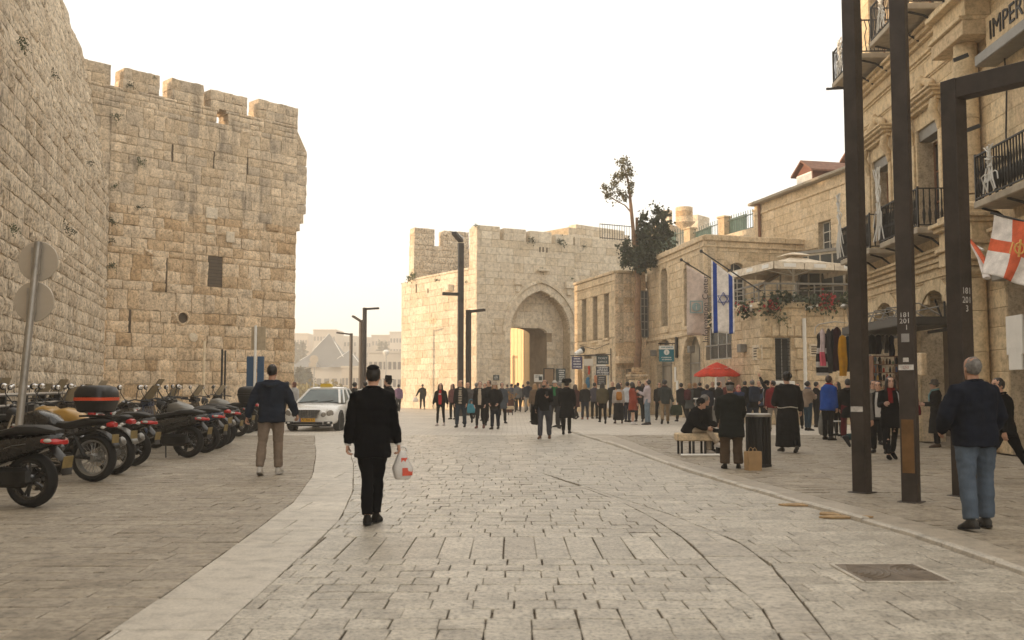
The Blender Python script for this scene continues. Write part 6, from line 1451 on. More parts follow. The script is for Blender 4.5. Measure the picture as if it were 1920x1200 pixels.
    MB().box((-.262, -.0945, .385), (.04, .004, .115)).build('blue_band', FB, p, None)
    M = Matrix(((1, 0, 0), (0, 0, -1), (0, 1, 0))).to_4x4(); M.translation = (0, -.095, .385); o = letters('lettering', '72 306 27', .105, IRON, M, None, .001); o.parent = p; o.location = Vector(o.location) - Vector(p.location)
    for s in (-1, 1):
        for y in (.85, 3.75):
            M = Matrix.Translation((s * .80, y, .32)) @ Matrix.Rotation(pi / 2, 4, 'Y'); mb = MB(); mb.lathe([(.2, -.11), (.30, -.11), (.32, -.07), (.32, .07), (.30, .115), (.2, .115)], 24, M); w = mb.build('wheel', RUBBER, t, 40, fix=True)
            mb = MB(); mb.lathe([(.2, -.09), (.2, .09), (.06, .1)], 20, M); mb.build('rim', PSIL, w, 40, fix=True)
            mb = MB(); mb.lathe([(.33, -.02), (.385, -.02), (.385, .125), (.33, .125), (.33, -.02)], 24, M, cap=False); mb.build('wheel_arch', TR, t, 40, fix=True)
    mb = MB(); mb.rings([[Vector((x * w, 2.35 + y * .1, z)) for x, y in ((-1, -1), (1, -1), (1, 1), (-1, 1))] for w, z in ((.20, 1.49), (.22, 1.52), (.19, 1.585), (.14, 1.61))]); mb.build('roof_sign', mk('yellow_roof_sign', (.62, .42, .03), .4, 0, .12, 3), t, None, fix=True)
    for s in (-1, 1):
        mb = MB(); mb.ell((s * 1.03, 1.62, .99), (.12, .07, .075), 12, 8); m = mb.build('mirror', CARW, t, 50); mb = MB(); mb.bar((s * .88, 1.62, .95), (s * .97, 1.62, .97), .05); mb.build('arm', TR, m, None)
    # the open door on its right hand side in the picture
    a = radians(62); d = Vector((sin(a), cos(a), 0)); n = Vector((cos(a), -sin(a), 0)); h = Vector((.915, 1.45, 0)); P = lambda u, z, o: h + d * u + n * o + Vector((0, 0, z))
    mb = MB(); mb.prism([P(0, .3, -.04), P(1.02, .3, -.04), P(1.08, .6, -.04), P(1.05, .95, -.04), P(0, .93, -.04)], n * .09); dr = mb.build('open_door', CARW, t, None, fix=True)
    mb = MB(); mb.prism([P(.08, .95, 0), P(1.0, .96, 0), P(.92, 1.33, 0), P(.62, 1.39, 0), P(.42, 1.33, 0)], n * .012); mb.build('door_glass', mk('clear_pale_glass', (.23, .27, .24), .08), dr, None, fix=True)
    mb = MB(); q = [P(.02, .94, .005), P(.40, 1.34, .005), P(.62, 1.42, .005), P(.95, 1.36, .005), P(1.04, .95, .005)]
    for u, v in zip(q, q[1:]): mb.bar(u, v, .05, .045)
    mb.build('door_frame', CARW, dr, None)
taxi()
# ------------------------------------------------------------------ people
SKINS = [mk('skin_%d' % i, c, .55, 0, .12, 7, .05, .002, spec=.35) for i, c in enumerate(((.50, .29, .20), (.42, .23, .15), (.56, .35, .26), (.34, .18, .11)))]
HAIRC = {'black': mk('black_hair', (.010, .008, .007), .5, 0, .4, 18, .4), 'brown': mk('brown_hair', (.045, .022, .012), .5, 0, .4, 18, .4), 'grey': mk('grey_hair', (.17, .16, .15), .7, 0, .6, 26, .8, .01), 'blond': mk('blond_hair', (.30, .17, .07), .5, 0, .35, 18, .4), 'red': mk('red_brown_hair', (.10, .025, .012), .5, 0, .4, 18, .4)}
EYEM = mk('dark_eye', (.015, .010, .008), .25, 0, .1); LIP = mk('lip', (.30, .10, .08), .5, 0, .1)
def remesh(mb, vox, smooth=4):
    me = mb.mesh('tmp'); o = bpy.data.objects.new('tmp', me)
    m = o.modifiers.new('r', 'REMESH'); m.mode = 'VOXEL'; m.voxel_size = vox; m.use_smooth_shade = True
    if smooth: s = o.modifiers.new('s', 'SMOOTH'); s.iterations = smooth; s.factor = .5
    out = evaluated(o); bpy.data.objects.remove(o); bpy.data.meshes.remove(me); return out
def oval(c, rx, ry, n=14, M=None, e=1.0):
    out = []
    for k in range(n):
        a = 2 * pi * k / n; v = Vector((rx * math.copysign(abs(cos(a)) ** e, cos(a)), ry * math.copysign(abs(sin(a)) ** e, sin(a)), 0))
        out.append(Vector(c) + ((M @ v) if M else v))
    return out
class Fig: pass
def pose(H, P):
    """Joint positions of a standing, walking or sitting figure looking along +y."""
    s = H / 1.75; J = Fig(); J.s = s; w = P.get('build', 1.0); J.w = w
    J.side = {}
    hipz = .91 * s; low = 9
    for sd, nm in ((-1, 'l'), (1, 'r')):
        hp, kn, ab = P.get(nm + 'leg', (0, 0, 3)); hp, kn, ab = radians(hp), radians(kn), radians(ab)
        a = Vector((sd * .092 * s * w, 0, hipz)); d = Vector((sd * sin(ab), sin(hp) * cos(ab), -cos(hp) * cos(ab))); k = a + d * .415 * s
        q = hp - kn; d2 = Vector((sd * sin(ab) * .35 + P.get('cross', 0) * -sd * (.4 if nm == 'r' else 0), sin(q), -cos(q))).normalized(); an = k + d2 * .415 * s
        fp = radians(P.get(nm + 'foot', 0)); f = Vector((sd * .12, cos(fp), -sin(fp))).normalized()
        J.side[nm] = Fig(); J.side[nm].leg = (a, k, an, f); low = min(low, an.z - .082 * s + min(0, f.z * .16 * s))
    J.drop = low
    for nm in 'lr': J.side[nm].leg = tuple(v - Vector((0, 0, low)) for v in J.side[nm].leg[:3]) + (J.side[nm].leg[3],)
    J.hip = Vector((0, 0, hipz - low)); lean = radians(P.get('lean', 0)); roll = radians(P.get('roll', 0)); R = Matrix.Rotation(-lean, 3, 'X') @ Matrix.Rotation(roll, 3, 'Y') @ Matrix.Rotation(radians(P.get('twist', 0)), 3, 'Z'); J.R = R
    up = lambda x, y, z: J.hip + R @ Vector((x * s, y * s, z * s))
    J.up = up
    for sd, nm in ((-1, 'l'), (1, 'r')):
        sp, ab, el, inn = P.get(nm + 'arm', (0, 8, 10, 0)); sp, ab, el = radians(sp), radians(ab), radians(el)
        a = up(sd * .172 * w, -.005, .462); d = R @ Vector((sd * sin(ab), sin(sp) * cos(ab), -cos(sp) * cos(ab))); e = a + d * .285 * s
        d2 = R @ Vector((sd * sin(ab) * (1 - inn) - sd * inn * 1.0, sin(sp + el), -cos(sp + el))).normalized(); J.side[nm].arm = (a, e, e + d2 * .255 * s, d2)
    J.neck = up(0, .0, .565); hy, hp = radians(P.get('hyaw', 0)), radians(P.get('hpitch', 0))
    J.HR = R @ Matrix.Rotation(hy, 3, 'Z') @ Matrix.Rotation(-hp, 3, 'X'); J.head = J.neck + R @ Vector((0, .012 * s, .035 * s)) + J.HR @ Vector((0, .015 * s, .085 * s)); return J
TORSO = [(-.10, .10, .085), (-.02, .158, .108), (.04, .160, .110), (.14, .142, .098), (.26, .158, .108), (.37, .170, .116), (.43, .160, .106), (.485, .128, .088), (.525, .090, .072), (.555, .066, .062)]
def torso(mb, J, g=0.0, gy=None, z0=-.2, z1=9, extra=None, belly=0.0, e=.85):
    gy = g if gy is None else gy; rr = []
    prof = [p for p in TORSO if z0 <= p[0] <= z1]
    if extra: prof = extra + prof
    for z, rx, ry in prof:
        b = belly * math.exp(-((z - .12) / .16) ** 2)
        rr.append([J.up(*(v)) for v in [((rx * J.w + g) * math.copysign(abs(cos(a)) ** e, cos(a)), (ry * J.w + gy + b * .5) * math.copysign(abs(sin(a)) ** e, sin(a)) + b * .5 + (-.012 if z > .4 else 0), z) for a in [2 * pi * k / 16 for k in range(16)]]])
    mb.rings(rr)
def limb(mb, pts, rad, n=10): mb.tube(pts, rad, n)
def legs(mb, J, g, cut=1.0, flare=0.0):
    s = J.s
    for nm in 'lr':
        a, k, an, f = J.side[nm].leg; up = Vector((0, 0, .07 * s)); e = k.lerp(an, cut)
        limb(mb, [a + up, a, a.lerp(k, .5), k, k.lerp(an, .35 * cut), e], [.088 * s * J.w + g, .090 * s * J.w + g, .074 * s * J.w + g, .056 * s + g, .056 * s + g * 1.1, .041 * s + g * 1.15 + flare])
def arms(mb, J, g, cut=1.0):
    s = J.s
    for nm in 'lr':
        a, e, w, d = J.side[nm].arm; inw = J.up(0, 0, .45)
        limb(mb, [a.lerp(inw, .35) + Vector((0, 0, .01)), a, a.lerp(e, .5), e, e.lerp(w, .4), e.lerp(w, cut)], [.050 * s + g * .8, .055 * s + g * .9, .050 * s + g, .042 * s + g, .040 * s + g, .030 * s + g * .8])
def hand(mb, w, d, side, s, grip=0.5, palm_in=None):
    """Palm, four bent fingers of unequal length and a thumb leaving the side of the palm."""
    d = d.normalized(); x = Vector((side, 0, 0)); x = (x - d * x.dot(d)).normalized(); y = d.cross(x).normalized()   # x: back of the hand, y: across the palm
    fwd = y if y.y > 0 else -y
    mb.rings([oval(w + d * t * s - d * .02, rx * s, ry * s, 8, Matrix((fwd, x, d)).transposed()) for t, rx, ry in ((0, .026, .020), (.035, .036, .018), (.075, .043, .016), (.095, .040, .014))])
    for i, L in enumerate((.070, .079, .073, .057)):
        b = w + d * .068 * s + fwd * (.030 - .020 * i) * s; c1 = grip * .9; inn = -x
        d1 = (d * cos(c1) + inn * sin(c1)); d2 = (d * cos(c1 * 2.1) + inn * sin(c1 * 2.1)); d3 = (d * cos(c1 * 2.9) + inn * sin(c1 * 2.9))
        p1 = b + d1 * L * .45 * s; p2 = p1 + d2 * L * .33 * s; p3 = p2 + d3 * L * .24 * s; mb.tube([b, p1, p2, p3], [.0098 * s, .0092 * s, .0082 * s, .006 * s], 6)
    b = w + d * .02 * s + fwd * .030 * s; t1 = (d * .72 + fwd * .55 - x * .35).normalized(); t2 = (d * .85 + fwd * .1 - x * .55).normalized(); mb.tube([b, b + t1 * .036 * s, b + t1 * .036 * s + t2 * .032 * s], [.0125 * s, .0108 * s, .0075 * s], 6)
def headmesh(mb, J):
    s = J.s; c, R = J.head, J.HR; P = lambda x, y, z: c + R @ Vector((x * s, y * s, z * s))
    rows = [(-.118, .030, .030, .048), (-.105, .044, .052, .030), (-.08, .055, .072, .012), (-.045, .064, .083, .004), (-.01, .070, .088, .0), (.03, .074, .092, -.004), (.065, .073, .09, -.008), (.092, .060, .074, -.012), (.110, .036, .046, -.014), (.117, .008, .012, -.014)]
    n = 16; rr = []
    for z, rx, ry, dy in rows:
        ring = []
        for k in range(n):
            a = 2 * pi * k / n; x, y = rx * cos(a), ry * sin(a) + dy
            if sin(a) > .75:                                        # brow, eye hollow, nose, lips, chin
                y += {-.118: .0, -.105: .004, -.08: .008, -.045: .003, -.01: .010 if abs(cos(a)) < .2 else -.006, .03: .003, .065: .004}.get(z, 0)
            ring.append(P(x, y, z))
        rr.append(ring)
    mb.rings(rr)
    mb.rings([[P(x, y, z) for x, y in ((-.011 * w, yb), (.011 * w, yb), (.006 * w, yb + d), (-.006 * w, yb + d))] for z, w, yb, d in ((.022, .7, .078, .010), (-.01, 1.0, .080, .022), (-.028, 1.6, .078, .028), (-.038, 1.4, .076, .010))])
    for sd in (-1, 1): mb.rings([[P(sd * (.070 + o), y0 + .017 * cos(a), -.012 + .030 * sin(a)) for a in [2 * pi * k / 8 for k in range(8)]] for o, y0 in ((-.004, -.006), (.008, -.012))])
    neck = [J.up(0, -.004, .50), J.neck, c + R @ Vector((0, -.012 * s, -.07 * s))]; mb.tube(neck, [.064 * s, .055 * s, .055 * s], 10)
def fold(me, amp, seed, freq=7.0):
    vs = me.vertices; n = len(vs); co = [0.0] * (3 * n); no = [0.0] * (3 * n); vs.foreach_get('co', co); vs.foreach_get('normal', no); o = seed * 7.3
    for i in range(n):
        x, y, z = co[3 * i:3 * i + 3]; k = noise.noise(Vector((x * freq + o, y * freq, z * freq * .55))) + .6 * noise.noise(Vector((x * freq * 1.2 - o, y * freq * 1.2, z * freq * 2.6))); k *= amp
        co[3 * i] += no[3 * i] * k; co[3 * i + 1] += no[3 * i + 1] * k; co[3 * i + 2] += no[3 * i + 2] * k
    vs.foreach_set('co', co); me.update()
def addmesh(name, me, mat, t):
    me.materials.clear(); me.materials.append(mat); me.name = name; me.polygons.foreach_set('use_smooth', [True] * len(me.polygons)); o = bpy.data.objects.new(name, me); COL.objects.link(o); o.parent = t; return o
NP = [0]
def person(px, fy, yaw, H, lab, top=(.01, .01, .012), bottom=(.02, .022, .03), kind='jacket', hem=-.13, shoe=(.012, .011, .01), hair='black', hairstyle='short', hat=None, skin=0, P=None, Y=None, X=None, z=0.0,
           bkind='trousers', wide=.016, inner=None, scarf=None, loc=None, g=.028, bare=False, hood=False, belly=0.0, hatc=(.010, .010, .011), cuff=.97, bag=None, faceup=None, group='people walking and standing in the square', crown=True):
    NP[0] += 1; P = P or {}; rnd = random.Random(NP[0] * 31)
    if loc is None:
        if Y is None: x, y = ground(px, fy)
        else: x, y = gx(px, Y), Y
    else: x, y = loc
    t = thing('person', lab, 'person', (x, y, z), radians(yaw), group, True)
    J = pose(H, P); vox = .015 if y < 13 else (.018 if y < 19 else (.022 if y < 32 else .028)); s = J.s
    mb = MB(); torso(mb, J, -.004); legs(mb, J, 0); arms(mb, J, 0); me = remesh(mb, vox * 1.25, 3); b = MB(); headmesh(b, J)
    for nm, sd in (('l', -1), ('r', 1)):
        a, e, w, d = J.side[nm].arm; hand(b, w - d * .005, d, sd, s * 1.0, P.get('grip', .45))
    b2 = b.mesh('h'); bm = bmesh.new(); bm.from_mesh(me); bm.from_mesh(b2); bm.to_mesh(me); bm.free(); bpy.data.meshes.remove(b2); addmesh('body', me, SKINS[skin], t)
    # clothes
    if bkind == 'trousers':
        mb = MB(); legs(mb, J, wide, .965, wide * .35); torso(mb, J, wide * .7 + .004, z1=.10); me = remesh(mb, vox, 3); fold(me, .012 if y < 20 else .008, NP[0], 8); addmesh('trousers', me, cloth(bottom), t)
    elif bkind == 'skirt':
        L = P.get('skirt', -.62); mb = MB(); f = P.get('flare', .10)
        torso(mb, J, .018, z1=.12, extra=[(L * (1 - q), .165 + f * (1 - q) + .01, .115 + f * (1 - q) * .95) for q in (0, .25, .5, .75, .93)]); me = remesh(mb, vox, 2); fold(me, .012, NP[0], 9); addmesh('skirt', me, cloth(bottom), t)
        if not bare: mb = MB(); legs(mb, J, .006, .98); me = remesh(mb, vox, 2); addmesh('tights', me, cloth((.012, .012, .014)), t)
    if kind in ('coat', 'robe', 'dress'):
        L = hem; f = P.get('flare', .05); ext = [(L * (1 - q), .16 + f * (1 - q), .115 + f * (1 - q)) for q in (0, .3, .6, .85)]
    else: ext = [(hem, .158 + .006, .108 + .006)]
    mb = MB(); torso(mb, J, g, z0=hem + .03 if hem > -.1 else -.05, extra=ext, belly=belly); arms(mb, J, g * .72, cuff)
    if kind in ('robe',): arms(mb, J, .05, .8)
    me = remesh(mb, vox, 3); fold(me, .015 if y < 20 else .010, NP[0] + 50, 8); top_o = addmesh({'jacket': 'jacket', 'coat': 'coat', 'robe': 'robe', 'dress': 'dress', 'sweater': 'sweater', 'shirt': 'shirt'}[kind], me, cloth(top), t)
    if kind in ('jacket', 'coat', 'shirt') and not hood:
        mb = MB(); mb.tube([J.up(.075 * cos(a), .07 * sin(a) - .01, .545 + .012 * (1 - sin(a))) for a in [2 * pi * k / 12 for k in range(12)] + [0]], (.020 * s, .014 * s), 6, cap=False); mb.build('collar', cloth(top), t, 50)
    if hood:
        mb = MB(); mb.tube([J.up(.10 * cos(a), .085 * sin(a) - .045 - .03 * (1 - sin(a)), .535 - .03 * (1 - sin(a))) for a in [2 * pi * k / 14 for k in range(15)]], [(.045 * s, .035 * s)] * 15, 8); me = remesh(mb, .018, 2); addmesh('hood', me, cloth(top), t)
    if inner:                                                       # shirt front showing between open jacket edges
        mb = MB(); mb.rings([[J.up(x_ * w_, (ry + g + .012 + belly * .9 * math.exp(-((z_ - .12) / .16) ** 2)) * (1 - .12 * abs(x_) ** 2), z_) for x_ in (-1, -.5, 0, .5, 1)] + [J.up(x_ * w_, .02, z_) for x_ in (1, -1)] for z_, ry, w_ in ((-.05, .105, .062), (.06, .11, .064), (.16, .10, .066), (.28, .11, .068), (.38, .112, .06), (.47, .094, .05), (.535, .072, .045))]); mb.build('shirt_front', cloth(inner), t, 50)
    if scarf: mb = MB(); mb.tube([J.up(.082 * cos(a), .075 * sin(a) + .005, .555 - .015 * sin(a)) for a in [2 * pi * k / 12 for k in range(13)]], [(.036 * s, .03 * s)] * 13, 7); mb.tube([J.up(.03, .085, .54), J.up(.04, .15, .42), J.up(.03, .155, .26)], [(.045, .02)] * 3, 6); mb.build('scarf', cloth(scarf), t, 60)
    # shoes
    for nm, sd in (('l', -1), ('r', 1)):
        a, k, an, f = J.side[nm].leg; sidev = Vector((f.y, -f.x, 0)).normalized(); upv = sidev.cross(f).normalized(); upv = upv if upv.z > 0 else -upv; M = lambda l, x_, z_: an + f * l * s + sidev * x_ * s + upv * (z_ - .082) * s
        mb = MB(); mb.rings([[M(l, w_ * cos(q), h * .5 + h * .5 * sin(q)) for q in [2 * pi * i / 10 for i in range(10)]] for l, w_, h in ((-.075, .022, .05), (-.062, .036, .085), (-.01, .042, .125), (.05, .044, .095), (.11, .050, .066), (.165, .044, .05), (.195, .022, .03))]); sh = mb.build('shoe', cloth(shoe, rough=.5), t, 60, fix=True)
        if max(shoe) > .1 or y < 20: mb = MB(); mb.rings([[M(l, x_, z_) for x_, z_ in ((-w_, -.002), (w_, -.002), (w_, .022), (-w_, .022))] for l, w_ in ((-.078, .03), (-.03, .043), (.06, .046), (.13, .050), (.19, .03))]); mb.build('sole', cloth((.45, .43, .4) if max(shoe) > .1 else (.02, .02, .02)), sh, None, fix=True)
    # head: hair, hat, face
    c, R = J.head, J.HR; Q = lambda x_, y_, z_: c + R @ Vector((x_ * s, y_ * s, z_ * s)); HM = HAIRC.get(hair) or HAIRC['black']
    if hairstyle != 'none':
        mb = MB(); ex = .006 if hairstyle == 'cropped' else .013
        mb.ell(Q(0, -.022, .026 if hairstyle != 'cropped' else .022), ((.074 + ex) * s, (.088 + ex) * s, (.094 + ex) * s), 16, 12, R)
        if hairstyle == 'long':
            mb.rings([oval(Q(0, -.045 - k * .012, .03 - k * .075), (.088 + .008 * k - .012 * max(0, k - 4)) * s, (.062 - .004 * k) * s, 12, R) for k in range(7)])
            for sd in (-1, 1): mb.tube([Q(sd * .06, .03, .07), Q(sd * .082, .02, -.02), Q(sd * .088, .02, -.16), Q(sd * .08, .03, -.30)], [.03 * s, .032 * s, .034 * s, .015 * s], 8)
        if hairstyle == 'bob': mb.rings([oval(Q(0, -.03, .03 - k * .05), (.088 + .004 * k) * s, (.075 - .004 * k) * s, 12, R) for k in range(4)])
        if hairstyle == 'tied': mb.ell(Q(0, -.125, .03), (.04 * s, .045 * s, .05 * s), 10, 6)
        if hairstyle == 'curly':
            for k in range(26): a = rnd.uniform(0, 2 * pi); b_ = rnd.uniform(-.2, 1.5); mb.ell(Q(.085 * cos(a) * cos(b_), -.03 + .09 * sin(a) * cos(b_) - .02, .02 + .10 * sin(b_)), (.03 * s,) * 3, 6, 4)
        me = remesh(mb, .014 if y < 25 else .02, 1); fold(me, .006, NP[0], 30); addmesh('hair', me, HM, t)
    HC = cloth(hatc)
    M4 = (Matrix.Translation(c) @ R.to_4x4())
    if hat == 'brim': M_ = M4 @ Matrix.Translation((0, -.01 * s, .062 * s)) @ Matrix.Rotation(-.06, 4, 'X'); MB().lathe([(.088 * s, .0), (.150 * s, .012), (.152 * s, .018), (.094 * s, .012), (.090 * s, .095 * s), (.075 * s, .118 * s), (.02, .110 * s)], 22, M_).build('hat', HC, t, 50, fix=True)
    if hat == 'fur': M_ = M4 @ Matrix.Translation((0, -.012 * s, .035 * s)); mb = MB(); mb.lathe([(.085 * s, 0), (.135 * s, .005), (.155 * s, .06 * s), (.145 * s, .12 * s), (.10 * s, .14 * s), (.05 * s, .125 * s)], 20, M_); me = remesh(mb, .016, 1); fold(me, .010, 3, 26); addmesh('hat', me, HC, t)
    if hat == 'kippah': mb = MB(); mb.lathe([(.094 * s * sin(a), .096 * s * cos(a)) for a in [.84 - k * .12 for k in range(7)] + [.03]], 20, M4 @ Matrix.Translation((0, -.024 * s, .030 * s)) @ Matrix.Rotation(.40, 4, 'X')); mb.build('kippah', HC, t, 60)
    if hat == 'flatcap': mb = MB(); mb.ell(Q(0, -.005, .082), (.094 * s, .118 * s, .045 * s), 16, 8, R @ Matrix.Rotation(-.1, 3, 'X')); mb.ell(Q(0, .105, .058), (.07 * s, .05 * s, .010 * s), 12, 5, R); me = remesh(mb, .012, 1); addmesh('cap', me, HC, t)
    if hat == 'cap': mb = MB(); mb.ell(Q(0, -.015, .05), (.090 * s, .106 * s, .078 * s), 16, 8, R); mb.ell(Q(0, .12, .045), (.066 * s, .065 * s, .010 * s), 12, 5, R); me = remesh(mb, .012, 1); addmesh('cap', me, HC, t)
    if hat == 'beanie': mb = MB(); mb.ell(Q(0, -.016, .04), (.090 * s, .108 * s, .094 * s), 16, 8, R); me = remesh(mb, .016, 1); addmesh('cap', me, HC, t)
    if hat == 'bucket': MB().lathe([(.105 * s, .0), (.145 * s, -.03 * s), (.147 * s, -.026 * s), (.098 * s, .012), (.088 * s, .075 * s), (.06 * s, .098 * s), (.005, .102 * s)], 18, M4 @ Matrix.Translation((0, -.01 * s, .045 * s))).build('hat', HC, t, 50, fix=True)
    if hat == 'scarf': mb = MB(); mb.ell(Q(0, -.018, .015), (.092 * s, .108 * s, .112 * s), 16, 10, R); mb.tube([Q(0, -.03, -.08), J.up(0, -.01, .5)], [.085 * s, .11 * s], 12); me = remesh(mb, .016, 2); addmesh('headscarf', me, HC, t)
    view = Vector((-x, -y, 0)).normalized(); fd = (Matrix.Rotation(radians(yaw), 3, 'Z') @ R) @ Vector((0, 1, 0))
    if fd.dot(view) > -.1:
        for sd in (-1, 1):
            e_ = MB(); e_.ell(Q(sd * .030, .082, .018), (.013 * s, .008 * s, .008 * s), 8, 5, R); e_.build('eye', EYEM, t, 60)
            e_ = MB(); e_.tube([Q(sd * .016, .087, .034), Q(sd * .032, .086, .039), Q(sd * .050, .074, .034)], .005 * s, 5); e_.build('brow', HM, t, 60)
        e_ = MB(); e_.ell(Q(0, .083, -.060), (.022 * s, .008 * s, .008 * s), 8, 5, R); e_.build('mouth', LIP, t, 60)
    J.t = t; J.M = Matrix.Translation((x, y, z)) @ Matrix.Rotation(radians(yaw), 4, 'Z'); return J
def beard(J, c='black'):
    s = J.s; mb = MB(); Q = lambda a, b, d: J.head + J.HR @ Vector((a * s, b * s, d * s)); mb.ell(Q(0, .045, -.095), (.056 * s, .05 * s, .05 * s), 12, 8, J.HR); mb.ell(Q(0, .07, -.125), (.035 * s, .03 * s, .04 * s), 10, 6, J.HR)
    me = remesh(mb, .012, 1); fold(me, .006, 3, 30); addmesh('beard', me, HAIRC[c], J.t)
def wrist(J, nm): return J.M @ (J.side[nm].arm[2] + J.side[nm].arm[3] * .085 * J.s)
def prop_bag(c, w, h, d, mat, lab, name='bag', cat='bag', rz=0.0, handle=.16, sag=0.0):
    t = thing(name, lab, cat, c); mb = MB(); n = 16
    rr = [[Vector(c) + Matrix.Rotation(rz, 3, 'Z') @ Vector((w / 2 * sx * math.copysign(abs(cos(a)) ** .6, cos(a)), d / 2 * sy * math.copysign(abs(sin(a)) ** .6, sin(a)), z)) for a in [2 * pi * k / n for k in range(n)]] for z, sx, sy in ((-h, .75, .7), (-h * .95, .95, .95), (-h * .6, 1.0 + sag, 1.0), (-h * .25, .9 - sag, .8), (0, .7 - sag * 1.6, .45))]
    mb.rings(rr); me = mb.mesh(name); o = mb.build('body', mat, t, 60); fold(o.data, .012 * max(w, h) / .3, int(abs(c[0]) * 97) % 50, 12)
    if handle:
        mb = MB(); ax = Matrix.Rotation(rz, 3, 'Z') @ Vector((1, 0, 0)); mb.tube([Vector(c) + ax * w * q * .28 + Vector((0, 0, handle * sqrt(max(0, 1 - q * q)))) for q in (-1, -.7, 0, .7, 1)], .010, 6); mb.build('handle', mat, t, 60)
    return t
def backpack(J, mat, lab, s=1.0, name='backpack'):
    c = J.M @ J.up(0, -.19, .08); yaw = J.t.rotation_euler.z; t = thing(name, lab, 'backpack', c); R = Matrix.Rotation(yaw, 4, 'Z'); mb = MB()
    mb.rings([[Vector((w * math.copysign(abs(cos(a)) ** .5, cos(a)), d * math.copysign(abs(sin(a)) ** .5, sin(a)), z)) for a in [2 * pi * k / 16 for k in range(16)]] for z, w, d in ((0, .11, .06), (.02, .14, .085), (.2, .15, .10), (.36, .14, .085), (.43, .10, .05))]); mb.tf(Matrix.Translation(c) @ R @ Matrix.Scale(s, 4)); mb.build('body', mat, t, 50, fix=True)
    mb = MB(); mb.box((0, -.10, .12), (.2, .06, .17), 0, .025); mb.tf(Matrix.Translation(c) @ R @ Matrix.Scale(s, 4)); mb.build('pocket', mat, t, None)
    mb = MB()
    for sd in (-1, 1): mb.tube([J.M @ J.up(sd * .10, -.10, .50), J.M @ J.up(sd * .115, .0, .565), J.M @ J.up(sd * .12, .13, .44), J.M @ J.up(sd * .14, .12, .25), J.M @ J.up(sd * .17, -.02, .14)], (.018, .008), 6)
    mb.build('strap', mat, t, 50); return t
DK, DK2, NAVY, JEAN, JEANL, BEIGE, BRN = (.004, .0045, .006), (.010, .0105, .012), (.010, .014, .026), (.025, .038, .065), (.10, .14, .20), (.34, .27, .19), (.085, .058, .038)
WALKL = dict(lleg=(18, 6, 2), rleg=(-16, 22, 2), larm=(-16, 8, 14, .1), rarm=(18, 8, 18, .1), rfoot=28); WALKR = dict(rleg=(18, 6, 2), lleg=(-16, 22, 2), rarm=(-16, 8, 14, .1), larm=(18, 8, 18, .1), lfoot=28)
STAND = dict(lleg=(2, 2, 5), rleg=(-2, 2, 5), larm=(2, 9, 12, .1), rarm=(2, 9, 12, .1))
CHAT = dict(lleg=(4, 4, 5), rleg=(-3, 2, 5), larm=(20, 10, 70, .4), rarm=(4, 9, 16, .1)); FOLD = dict(lleg=(3, 2, 4), rleg=(-3, 4, 4), larm=(25, 12, 85, .8), rarm=(25, 12, 88, .8))
PHONE = dict(lleg=(2, 2, 5), rleg=(-2, 2, 5), larm=(25, 8, 95, .45), rarm=(28, 8, 92, .45), hpitch=-32)
mix = lambda a, **k: {**a, **k}
# the near ones
J1 = person(697, 979, 1, 1.77, 'person in black suit and skullcap walking away, centre left of the road', DK, DK, 'jacket', -.20, hair='black', hairstyle='cropped', hat='kippah', wide=.012, g=.032, hatc=(.006, .006, .007), cuff=.93,
            P=dict(lleg=(-6, 6, -6.5), rleg=(9, 5, -6.5), larm=(-5, 12, 8, .08), rarm=(3, 11, 8, .02), rfoot=4, build=1.04, grip=.75, hpitch=2))
beltc = cloth((.55, .53, .5)); mb = MB(); mb.tube([J1.up(.064 * cos(a), .058 * sin(a) - .01, .575) for a in [2 * pi * k / 12 for k in range(13)]], (.012, .008), 6, cap=False); mb.build('shirt_collar', beltc, J1.t, 50)
for nm in 'lr':
    a, e, w, d = J1.side[nm].arm; MB().tube([w - d * .035, w - d * .004], .035, 10).build('shirt_cuff', beltc, J1.t, 50)
h = wrist(J1, 'r'); t = prop_bag((h.x + .03, h.y, h.z + .01), .19, .31, .13, mk('thin_white_plastic', (.62, .60, .58), .35, 0, .12, 6, .25, .02), 'white plastic carrier bag with red print held by the suited person', 'plastic_bag', 'bag', .3, .05, .22)
REDP = mk('red_print', (.62, .08, .04), .5, 0, .2, 8); mb = MB()
mb.rings([[Vector((h.x + .03, h.y, h.z)) + Matrix.Rotation(.3, 3, 'Z') @ Vector((.119 * k[0] * f_, -.072 * k[1], z_)) for k in ((-.1, 1.0), (.3, .97), (.65, .8), (.9, .5), (.86, .42), (.62, .72), (.28, .89), (-.1, .92))] for z_, f_ in ((-.255, 1.0), (-.17, 1.04))]); mb.build('print', REDP, t, 50, fix=True)
mb = MB(); mb.rings([[Vector((h.x + .03, h.y, h.z)) + Matrix.Rotation(.3, 3, 'Z') @ Vector((.078 * k[0], -.056 * k[1], z_)) for k in ((-.3, 1.0), (.3, .97), (.6, .8), (.55, .7), (.28, .89), (-.3, .92))] for z_ in (-.13, -.06)]); mb.build('print', REDP, t, 50, fix=True)
person(507, 889, 2, 1.90, 'person in dark blue hooded top and beige trousers walking beside the scooters', (.016, .022, .036), (.20, .155, .12), 'sweater', -.11, shoe=(.45, .42, .38), hair='black', hairstyle='cropped', skin=1, hood=True, g=.045, wide=.020,
       P=dict(lleg=(-9, 8, 3), rleg=(5, 3, 1), larm=(-14, 22, 18, .05), rarm=(10, 24, 24, .12), lfoot=16, build=1.08, grip=.8))
